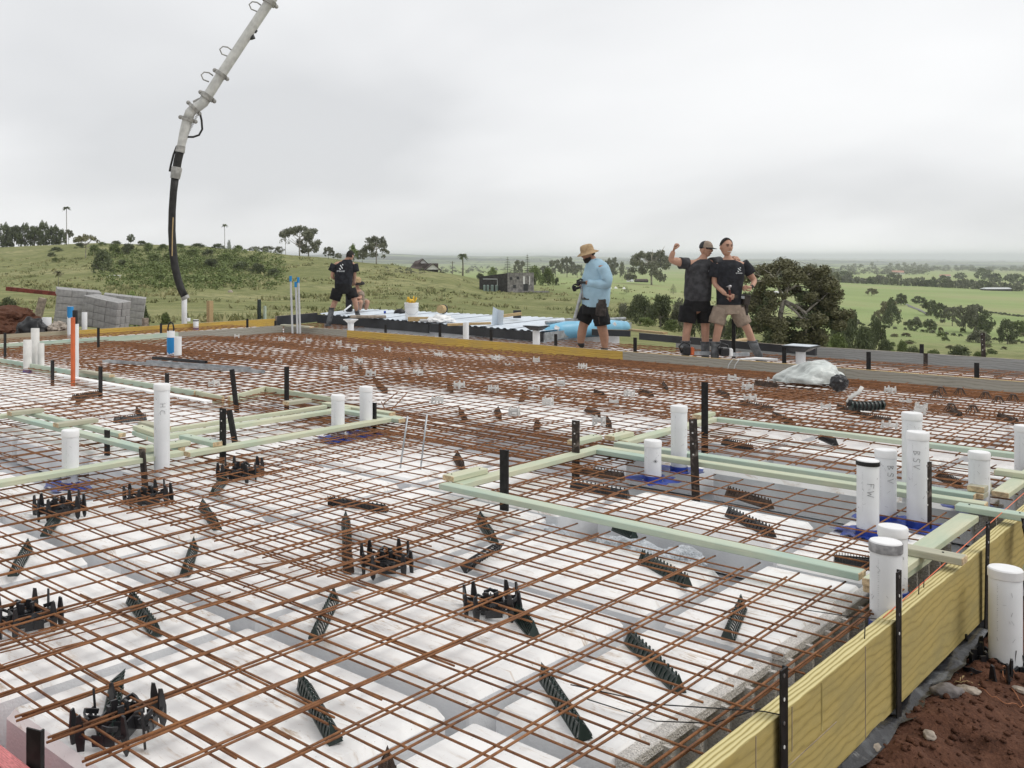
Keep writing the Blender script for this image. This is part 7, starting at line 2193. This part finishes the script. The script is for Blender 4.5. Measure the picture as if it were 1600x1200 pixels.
# the big near tree, right of the men
def big_tree():
    F = 50.0; px, yb = 1243, 555
    p = FR(F, (px - CX) / FPX * F, terr(F, px)); k = F / FPX
    t = thing('fig_tree', 'large open crowned tree with pale crooked limbs right of the men', 'tree', p, AZ)
    def L(x, y, d=0.0): return Vector(((x - px) * k, d, HC - (y - HY) * k - p.z))
    limbs = [[(1218, 560, 0, .16), (1219, 520, 0, .13), (1221, 490, .1, .12), (1226, 468, .1, .11)],
             [(1226, 468, .1, .11), (1233, 455, .3, .08), (1240, 440, .5, .06), (1245, 425, .5, .03)],
             [(1226, 468, .1, .10), (1214, 450, -.2, .07), (1205, 436, -.4, .05), (1196, 425, -.4, .03)],
             [(1226, 470, .1, .10), (1240, 478, -.3, .08), (1252, 488, -.5, .07), (1253, 505, -.6, .06), (1250, 520, -.6, .05)],
             [(1252, 488, -.5, .06), (1262, 478, -.5, .05), (1276, 470, -.3, .03), (1290, 458, -.2, .02)],
             [(1226, 472, .1, .09), (1235, 485, -.5, .06), (1243, 495, -.6, .05), (1256, 506, -.7, .04), (1268, 520, -.6, .02)],
             [(1223, 485, .1, .09), (1215, 490, -.4, .05), (1208, 500, -.3, .03)],
             [(1233, 455, .3, .06), (1250, 447, .4, .05), (1268, 450, .2, .03), (1284, 446, .1, .015)],
             [(1205, 436, -.4, .04), (1190, 440, -.2, .02)], [(1245, 440, .3, .04), (1262, 432, .3, .02), (1276, 424, .3, .01)]]
    mb = MB()
    for lb in limbs: mb.tube([L(a, b_, c) for a, b_, c, _ in lb], [r_ for *_, r_ in lb], 8)
    q = random.Random(4)
    for k_ in range(60):
        lb = q.choice(limbs[1:]); a = q.choice(lb[1:]); b0 = L(*a[:3])
        e_ = b0 + Vector((q.uniform(-.9, .9), q.uniform(-.9, .9), q.uniform(-.2, .8)))
        mb.tube([b0, b0.lerp(e_, .5) + Vector((0, 0, .1)), e_], [.022, .015, .006], 4)
    link('trunk', mb.mesh('trunk', M['bark_pale'], smooth='all'), t)
    cl = []
    def add(x, y, d, r_): v = L(x, y, d); cl.append((v.x, v.y, v.z, r_))
    for x, y in [(1186, 432), (1196, 424), (1208, 421), (1220, 428), (1232, 418), (1243, 416), (1254, 419), (1263, 428), (1272, 424), (1278, 432), (1190, 445), (1202, 440), (1215, 440), (1230, 436), (1248, 434), (1262, 440), (1276, 446), (1284, 440), (1296, 448), (1300, 456), (1303, 472), (1308, 487), (1298, 468), (1290, 462), (1282, 472), (1272, 462), (1262, 458), (1250, 462), (1242, 452), (1190, 460), (1200, 468), (1186, 476), (1210, 462), (1292, 484), (1300, 492), (1284, 490), (1270, 486), (1260, 498), (1276, 504), (1290, 505), (1196, 485), (1188, 498), (1205, 505), (1215, 478), (1238, 505), (1228, 515), (1245, 525), (1265, 522), (1280, 520), (1200, 520), (1190, 515), (1216, 530), (1255, 540), (1235, 538), (1272, 538), (1200, 540)]:
        for j in range(2):
            add(x + q.uniform(-4, 4), y + q.uniform(-3, 3), q.uniform(-1.4, 1.4), q.uniform(.20, .42))
    V = crown_np(77, cl, 30000, .065, 'round', 1.25)
    link('crown', quads_mesh('crown', V, 'leaf_olive'), t)
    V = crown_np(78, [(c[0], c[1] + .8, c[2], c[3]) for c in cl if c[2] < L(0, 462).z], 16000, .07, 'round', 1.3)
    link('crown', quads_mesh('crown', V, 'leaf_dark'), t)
big_tree()
GN2 = 'bushes on the slope right of the big tree'
for px, pyb, h, w_, lm, kd, F in [(1288, 548, 38, 34, 'leaf_light', 'bush', 62), (1318, 545, 60, 44, 'leaf_dark', 'round', 80), (1332, 540, 52, 40, 'leaf_dark', 'round', 84), (1352, 550, 46, 56, 'leaf_dark', 'bush', 74), (1368, 548, 56, 34, 'leaf_dark', 'round', 82), (1310, 552, 36, 50, 'leaf_green', 'bush', 66), (1385, 558, 30, 36, 'leaf_dark', 'bush', 74), (1410, 556, 26, 36, 'leaf_green', 'bush', 78), (1425, 562, 22, 40, 'leaf_dark', 'bush', 74), (1438, 558, 14, 26, 'leaf_green', 'bush', 76), (1460, 564, 20, 40, 'leaf_green', 'bush', 78), (1500, 566, 28, 60, 'leaf_dark', 'bush', 76), (1530, 566, 20, 36, 'leaf_green', 'bush', 80), (1396, 562, 18, 30, 'leaf_light', 'bush', 60)]:
    tree('%s %s on the near slope beyond the grey outer board' % ({'leaf_dark': 'dark', 'leaf_light': 'pale green', 'leaf_green': 'green'}[lm], 'tree' if kd == 'round' else 'bush'), px, pyb, h, w_, kd, lm, cat='bush', group=GN2, n=3000, leaf=.045, trunk=.12, F=F)
# valley trees
GV = 'trees in the green valley'
val = [(1312, 503, 17, 26, 'umbrella', 'leaf_gum', 'flat topped small tree above the near bushes'), (1340, 512, 14, 8, 'gum', 'leaf_gum', 'tiny bare tree in the valley paddock'), (1370, 506, 20, 16, 'gum', 'leaf_olive', 'thin see-through tree left of the dark cone'), (1383, 506, 16, 14, 'gum', 'leaf_olive', 'second thin tree left of the dark cone'), (1393, 510, 42, 34, 'poplar', 'leaf_dark', 'dense dark cone shaped tree in the valley'), (1390, 498, 30, 40, 'gum', 'leaf_olive', 'loose tree behind the dark cone shaped one'), (1425, 515, 16, 34, 'round', 'leaf_dark', 'low dark tree right of the dark cone'), (1452, 520, 22, 26, 'round', 'leaf_dark', 'low round tree further right of the dark cone'), (1432, 508, 14, 20, 'bush', 'leaf_gum', 'grey bush between cone and low tree'), (1408, 477, 18, 26, 'round', 'leaf_dark', 'round tree at the bend of the farm road'), (1436, 475, 12, 26, 'round', 'leaf_dark', 'low tree right of the farm road bend'), (1362, 463, 13, 22, 'gum', 'leaf_olive', 'pale bare tree alone in the green field'), (1454, 494, 26, 30, 'round', 'leaf_dark', 'first tree of the clump along the farm road'), (1470, 500, 26, 28, 'round', 'leaf_dark', 'second tree of the clump along the farm road'), (1488, 510, 32, 34, 'gum', 'leaf_gum', 'grey green tree in the valley clump'), (1508, 520, 44, 38, 'gum', 'leaf_gum', 'tall grey green tree in the valley clump'), (1524, 522, 48, 40, 'gum', 'leaf_gum', 'tallest tree of the valley clump'), (1540, 524, 38, 34, 'round', 'leaf_dark', 'right hand tree of the valley clump'), (1530, 536, 22, 50, 'bush', 'leaf_gum', 'low scrub at the foot of the valley clump'), (1574, 538, 38, 36, 'round', 'leaf_dark', 'round dark tree near the right edge'), (1592, 526, 26, 30, 'round', 'leaf_green', 'green tree cut by the right edge'), (1350, 528, 20, 30, 'bush', 'leaf_dark', 'dark bush at the fence of the near paddock')]
for px, pyb, h, w_, kd, lm, lab in val:
    tree(lab, px, pyb, h, w_, kd, lm, group=GV, n=1700, leaf=.055, trunk=.12)
q = random.Random(21)
# hedge row across the valley
for k in range(46):
    px = 1300 + k * 6.6; yb = 441 + k * .32
    tree('tree in the long hedge row across the green valley', px, yb, q.uniform(8, 17), q.uniform(12, 22), q.choice(['round', 'bush']), q.choice(['leaf_gum', 'leaf_dark', 'leaf_gum']), group='hedge row across the valley', n=350, leaf=.11, trunk=.05)
for px, yb, h, w_ in [(1316, 438, 14, 30), (1323, 436, 12, 22), (1536, 437, 18, 30), (1555, 441, 14, 30), (1590, 444, 16, 30), (1578, 440, 12, 22), (1212, 436, 14, 26), (1500, 436, 10, 22), (1395, 438, 12, 20), (1475, 444, 14, 24), (1530, 443, 6, 6)]:
    tree('broad tree standing behind the valley hedge row', px, yb, h, w_, 'round', 'leaf_dark', group='broad trees behind the hedge row', n=500, leaf=.1, trunk=.08)
tree('large dark rounded tree crown behind the big near tree', 1283, 446, 34, 64, 'gum', 'leaf_gum', n=2200, leaf=.05, trunk=.1, F=300)
# fence lines of shrubs
for k in range(60):
    px = 1290 + k * 5.4; yb = 502 + k * .62
    if q.random() < .25: continue
    tree('low shrub along the paddock fence', px, yb, q.uniform(3, 6), q.uniform(8, 14), 'bush', q.choice(['leaf_gum', 'leaf_dark']), cat='shrub', group='shrubs along the paddock fence', n=160, leaf=.16)
for k in range(24):
    px = 1440 + k * 7.2; yb = 478 + k * .8
    tree('low shrub along the upper field fence', px, yb, q.uniform(2.5, 5), q.uniform(8, 14), 'bush', 'leaf_gum', cat='shrub', group='shrubs along the upper field fence', n=160, leaf=.16)
for k in range(26):
    tree('small shrub dotted about the near paddock', q.uniform(1370, 1600), q.uniform(518, 556), q.uniform(4, 9), q.uniform(10, 24), 'bush', q.choice(['leaf_green', 'leaf_olive']), cat='shrub', group='shrubs dotted about the near paddock', n=300, leaf=.12)
# far woods as masses
def wood(label, spots, n_each, leafm='leaf_gum', group=None):
    V = []
    qq = np.random.default_rng(len(spots) + int(spots[0][0]))
    for (px, py, h, w_) in spots:
        F = hit(px, py) or 3000
        p = FR(F, (px - CX) / FPX * F, terr(F, px)); k = F / FPX
        c = crown_np(int(px), clump_set('bush', int(px) % 7), n_each, .14)
        V.append(c * np.array([w_ * k / 2, w_ * k / 2, h * k]) + np.array(p))
    o = link('distant_wood', quads_mesh('distant_wood', np.concatenate(V), leafm)); tag(o, label, 'wood', kind='stuff')
sp = []
for k in range(70): sp.append((q.uniform(1300, 1450), q.uniform(423, 430) , q.uniform(4, 8), q.uniform(10, 18)))
for k in range(26): sp.append((1310 + 140 * q.random(), 420.5 + 2 * q.random(), q.uniform(3, 7) + 6 * math.exp(-((sp[-1][0] - 1400) / 40) ** 2), 16))
wood('far wooded rise beyond the green fields at the right', sp, 120)
sp = [(1450 + 160 * q.random(), q.uniform(420, 425), q.uniform(3, 7), q.uniform(10, 20)) for k in range(60)] + [(1170 + 140 * q.random(), q.uniform(425, 432), q.uniform(3, 7), q.uniform(8, 16)) for k in range(50)]
wood('far line of trees on the right horizon', sp, 110)
sp = [(600 + 400 * q.random(), q.uniform(419, 428), q.uniform(2, 5), q.uniform(8, 18)) for k in range(150)]
wood('far trees in the hazy plain left of the man in blue', sp, 80)
sp = [(590 + 1020 * q.random(), q.uniform(405, 415), q.uniform(.8, 2.2), q.uniform(10, 30)) for k in range(240)]
wood('dark wooded patches on the farthest hills', sp, 50)

# ------------------------------------------------------------------ buildings in the landscape
M['shed_board'] = mat('weathered_grey_boards', (0.22, 0.21, 0.20), 0.9, var=0.3, vscale=2)
M['shed_dark'] = mat('dark_cladding', (0.045, 0.042, 0.042), 0.9, var=0.3, vscale=2)
M['tank'] = mat('green_grey_tank', (0.20, 0.26, 0.24), 0.6)
M['roof_dark'] = mat('dark_roof', (0.08, 0.06, 0.055), 0.8, var=0.2, vscale=1)
M['white_wall'] = mat('white_wall', (0.75, 0.75, 0.73), 0.8)
M['roof_red'] = mat('pale_red_roof', (0.42, 0.22, 0.17), 0.8)
M['tin'] = mat('pale_tin_roof', (0.55, 0.57, 0.58), 0.5)
def building(name, label, px, pyb, F=None):
    p, F0 = on_terrain(px, pyb)
    if F: p = FR(F, (px - CX) / FPX * F, terr(F, px))
    return thing(name, label, 'building', p, AZ), (F or F0) / FPX, p
# dark shed with board front
t, k, p = building('shed', 'dark timber shed with a weathered board front, tanks and a flat roof', 795, 457)
zb_ = HC - (457 - HY) * k * 1.0 - p.z
wL, wR, hh = (808 - 755) * k, (836 - 792) * k, (457 - 427) * k
Rm = Matrix.Rotation(-.28, 3, 'Z')
A0 = Vector(((793 - 795) * k, 0, 0)); A1 = Vector(((836 - 795) * k, 1.2, 0)); B1 = Vector(((755 - 795) * k, 5.5, 0))
C1 = A1 + (B1 - A0)
mb = MB(); hb_ = hh * .80
mb.add([A0, A1, C1, B1] + [v + Vector((0, 0, z_)) for v, z_ in ((A0, hh), (A1, hh * 1.02), (C1, hh * .8), (B1, hh * .78))], [(0, 1, 5, 4), (1, 2, 6, 5), (2, 3, 7, 6), (3, 0, 4, 7), (4, 5, 6, 7)])
for v in range(4): mb.v[v] = (mb.v[v][0], mb.v[v][1], -1.0)
link('wall', mb.mesh('wall', M['shed_dark']), t)
nb = 16
for i in range(nb):
    a = A0.lerp(A1, i / nb); c = A0.lerp(A1, (i + .94) / nb); o_ = Vector((0, -.05 - .03 * (i % 2), 0))
    mb = MB(); zt1 = hh * (1 + .02 * i / nb); zb1 = hh * .08 * rng.random()
    mb.add([a + o_ + Vector((0, 0, zb1)), c + o_ + Vector((0, 0, zb1)), c + o_ + Vector((0, 0, zt1)), a + o_ + Vector((0, 0, zt1)), a + Vector((0, 0, zb1)), c + Vector((0, 0, zb1)), c + Vector((0, 0, zt1)), a + Vector((0, 0, zt1))], [(0, 1, 2, 3), (4, 7, 6, 5), (0, 4, 5, 1), (1, 5, 6, 2), (2, 6, 7, 3), (3, 7, 4, 0)])
    link('board', mb.mesh('board', M['shed_board']), t)
for u_, z_, w_, h_ in ((.12, .72, .10, .14), (.38, .74, .12, .14), (.25, .30, .12, .16)):
    c = A0.lerp(A1, u_) + Vector((0, -.10, z_ * hh)); mb = MB(); mb.box(c, (w_ * wR, .06, h_ * hh)); link('window', mb.mesh('window', M['deck_dark']), t)
for u_, z_, w_, h_, mt in ((.62, .62, .07, .40, 'white_wall'), (.83, .6, .03, .45, 'white_wall'), (.66, .22, .2, .42, 'deck_dark')):
    c = A0.lerp(A1, u_) + Vector((0, -.13, z_ * hh)); mb = MB(); mb.box(c, (w_ * wR, .05, h_ * hh)); link('panel', mb.mesh('panel', M[mt]), t)
mb = MB(); mb.box(A0.lerp(A1, .55) + Vector((1.0, -.9, .1)), (wR * 1.45, 1.8, .25)); link('deck', mb.mesh('deck', M['shed_board']), t)
for i, (px, w_) in enumerate([(758.5, 4), (764, 4), (771, 5), (778, 5)]):
    x = (px - 795) * k; mb = MB(); mb.lathe([(w_ * k * .5, -.6), (w_ * k * .5, hh * .34), (w_ * k * .3, hh * .37)], 12, c=(x, -A0.y + 1.6, 0)); link('tank', mb.mesh('tank', M['tank'], smooth=True), t)
mb = MB(); mb.tube([((756 - 795) * k, 1.2, hh * .68), ((778 - 795) * k, .8, hh * .68), ((778 - 795) * k, .8, hh * .35)], .06, 5); link('gutter_pipe', mb.mesh('gutter_pipe', M['tin']), t)
# gabled house
t, k, p = building('house', 'dark roofed house with white gables behind the grassy slope', 668, 425, F=330)
z0 = HC - (421 - HY) * k - p.z
def gable(cx, cz, w_, h_, d_, yo, wall, roof):
    mb = MB(); x0, x1 = cx - w_ / 2, cx + w_ / 2
    mb.add([(x0, yo, cz), (x1, yo, cz), (x1, yo, cz + .2), (cx, yo, cz + h_), (x0, yo, cz + .2)], [(0, 1, 2, 3, 4)])
    link('gable', mb.mesh('gable', M[wall]), t)
    mb = MB()
    for s_ in (-1, 1):
        e_ = cx + s_ * w_ * .58; mb.add([(e_, yo - .4, cz - .1), (cx, yo - .4, cz + h_ + .15), (cx, yo + d_, cz + h_ + .15), (e_, yo + d_, cz - .1), (e_, yo - .4, cz - .35), (cx, yo - .4, cz + h_ - .15), (cx, yo + d_, cz + h_ - .15), (e_, yo + d_, cz - .35)], [(0, 1, 2, 3), (4, 7, 6, 5), (0, 4, 5, 1), (1, 5, 6, 2), (2, 6, 7, 3), (3, 7, 4, 0)])
    link('roof', mb.mesh('roof', M[roof]), t)
gable((662 - 668) * k, z0 + 4 * k, 24 * k, 12 * k, 8, 3, 'white_wall', 'roof_dark')
gable((675 - 668) * k, z0, 22 * k, 9 * k, 8, -3, 'white_wall', 'roof_dark')
mb = MB(); mb.box((-2 * k, 4, z0 / 2 + 1), (38 * k, 7, z0 + 2)); link('wall', mb.mesh('wall', M['roof_dark']), t)
mb = MB(); mb.add([(-26 * k, -1, z0 + 1 * k), (-8 * k, -1, z0 + 1 * k), (-10 * k, 5, z0 + 15 * k), (-18 * k, 5, z0 + 13 * k), (-26 * k, 8, z0 + 1 * k), (-8 * k, 8, z0 + 1 * k)], [(0, 1, 2, 3), (4, 3, 2, 5), (0, 3, 4)]); link('roof', mb.mesh('roof', M['roof_dark']), t)
for i, x in enumerate((-20, -12)):
    mb = MB(); mb.box((x * k, -2.2, z0 - .8), (1.2, .1, 1.3)); link('window', mb.mesh('window', M['deck_dark']), t)
def simple_house(label, px, pyb, w_px, h_px, wall, roof, nwin=3, F=None, low=.5):
    global t
    t, k, p = building('farm_building', label, px, pyb, F)
    W_, H_ = w_px * k, h_px * k
    mb = MB(); mb.box((0, W_ * .15, H_ * low / 2 - .5), (W_, W_ * .3, H_ * low + 1)); link('wall', mb.mesh('wall', M[wall]), t)
    mb = MB(); y0, y1 = -W_ * .03, W_ * .33
    mb.add([(-W_ * .52, y0, H_ * low), (W_ * .52, y0, H_ * low), (W_ * .46, (y0 + y1) / 2, H_), (-W_ * .46, (y0 + y1) / 2, H_), (-W_ * .52, y1, H_ * low), (W_ * .52, y1, H_ * low)], [(0, 1, 2, 3), (3, 2, 5, 4), (0, 3, 4), (1, 5, 2), (0, 4, 5, 1)])
    link('roof', mb.mesh('roof', M[roof]), t)
    for i in range(nwin):
        mb = MB(); mb.box(((-.4 + .8 * (i + .5) / nwin) * W_, -.08, H_ * low * .5), (W_ * .07, .12, H_ * low * .45)); link('window', mb.mesh('window', M['deck_dark']), t)
simple_house('pale house with a red roof on the far wooded rise', 1404, 429, 20, 6, 'white_wall', 'roof_red')
simple_house('second small pale house right of the red roofed one', 1478, 433, 16, 4, 'white_wall', 'roof_red', 2)
simple_house('long low shed with a shiny tin roof at the far right', 1561, 455, 42, 5, 'shed_dark', 'tin', 4, low=.55)
simple_house('white roofed shed seen through the big near tree', 1212, 462, 26, 7, 'white_wall', 'white_wall', 2, low=.6)
simple_house('small white farm building right of the man in blue', 985, 441, 10, 4, 'white_wall', 'tin', 1)
simple_house('low tin farm shed among trees right of the man in blue', 1003, 441, 20, 5, 'shed_dark', 'roof_dark', 1)
for k_, (px, py) in enumerate([(953, 451), (962, 451), (975, 452), (1000, 440)]):
    t, k, p = building('white_tent', ['first', 'second', 'third', 'far'][k_] + ' of the small white tents on the field right of the man in blue', px, py)
    mb = MB(); r_ = 2.6 * k; mb.add([(-r_, -r_, 0), (r_, -r_, 0), (r_, r_, 0), (-r_, r_, 0), (0, 0, 3.6 * k)], [(0, 1, 4), (1, 2, 4), (2, 3, 4), (3, 0, 4)]); link('canvas', mb.mesh('canvas', M['white_wall']), t)
    t['category'] = 'tent'
# farm road strip, draped
vs = []
for px, py in [(1415, 476), (1421, 479), (1428, 482), (1436, 485), (1444, 489), (1450, 493)]:
    for dx in (-2.2, 2.2):
        p, F = on_terrain(px + dx, py - dx * .12); vs.append((p.x, p.y, p.z + .12))
mb = MB(); mb.add(vs, [(2 * i, 2 * i + 1, 2 * i + 3, 2 * i + 2) for i in range(5)])
tag(link('farm_road', mb.mesh('farm_road', mat('road_gravel', (0.17, 0.165, 0.16), 0.95))), kind='structure')
# power pole beside the date palm
p = FR(300, (707 - CX) / FPX * 300, terr(300, 707)); t = thing('power_pole', 'thin dark power pole left of the date palm', 'power pole', p, AZ)
link('pole', MB().tube([(0, 0, -1), (0, 0, 4.2)], .12, 6).mesh('pole', M['bark']), t)
mb = MB(); mb.box((0, 0, 3.8), (1.4, .1, .1)); link('cross_arm', mb.mesh('cross_arm', M['bark']), t)
mb = MB(); mb.ball((0, 0, 0), (.35, .3, .3), 8, 6)
p, F = on_terrain(360, 458); tag(link('pale_rock', mb.mesh('pale_rock', M['stone'], smooth='all'), None, p), 'small pale rock on the grass right of the hose', 'rock')
p, F = on_terrain(178, 434); mb = MB(); mb.box((0, 0, .35), (2.2, .5, .12)); mb.box((-.9, 0, .1), (.12, .5, .5)); mb.box((.9, 0, .1), (.12, .5, .5))
tag(link('trough', mb.mesh('trough', M['white_wall']), None, p, (0, 0, AZ + .3)), 'small white trough below the dark hillside bush', 'trough')

# ------------------------------------------------------------------ haze
mb = MB(); mb.box((0, 0, 0), (2, 2, 2))
hz = bpy.data.materials.new('haze'); hz.use_nodes = True
n, l = hz.node_tree.nodes, hz.node_tree.links
n.remove(n['Principled BSDF'])
pv = n.new('ShaderNodeVolumePrincipled'); pv.inputs['Color'].default_value = (0.93, 0.955, 1.0, 1); pv.inputs['Density'].default_value = 0.00013
pv.inputs['Anisotropy'].default_value = 0.2
l.new(pv.outputs[0], n['Material Output'].inputs['Volume'])
HZR = 32000
gz = [v[2] for v in gv]
zlo, zhi = min(gz) - 3, max(max(gz), 30) + 6
o = link('haze', mb.mesh('haze', hz), None, (0, 0, (zlo + zhi) / 2), (0, 0, AZ), (48000, 48000, (zhi - zlo) / 2)); tag(o, kind='stuff')
scn.cycles.volume_bounces = 3
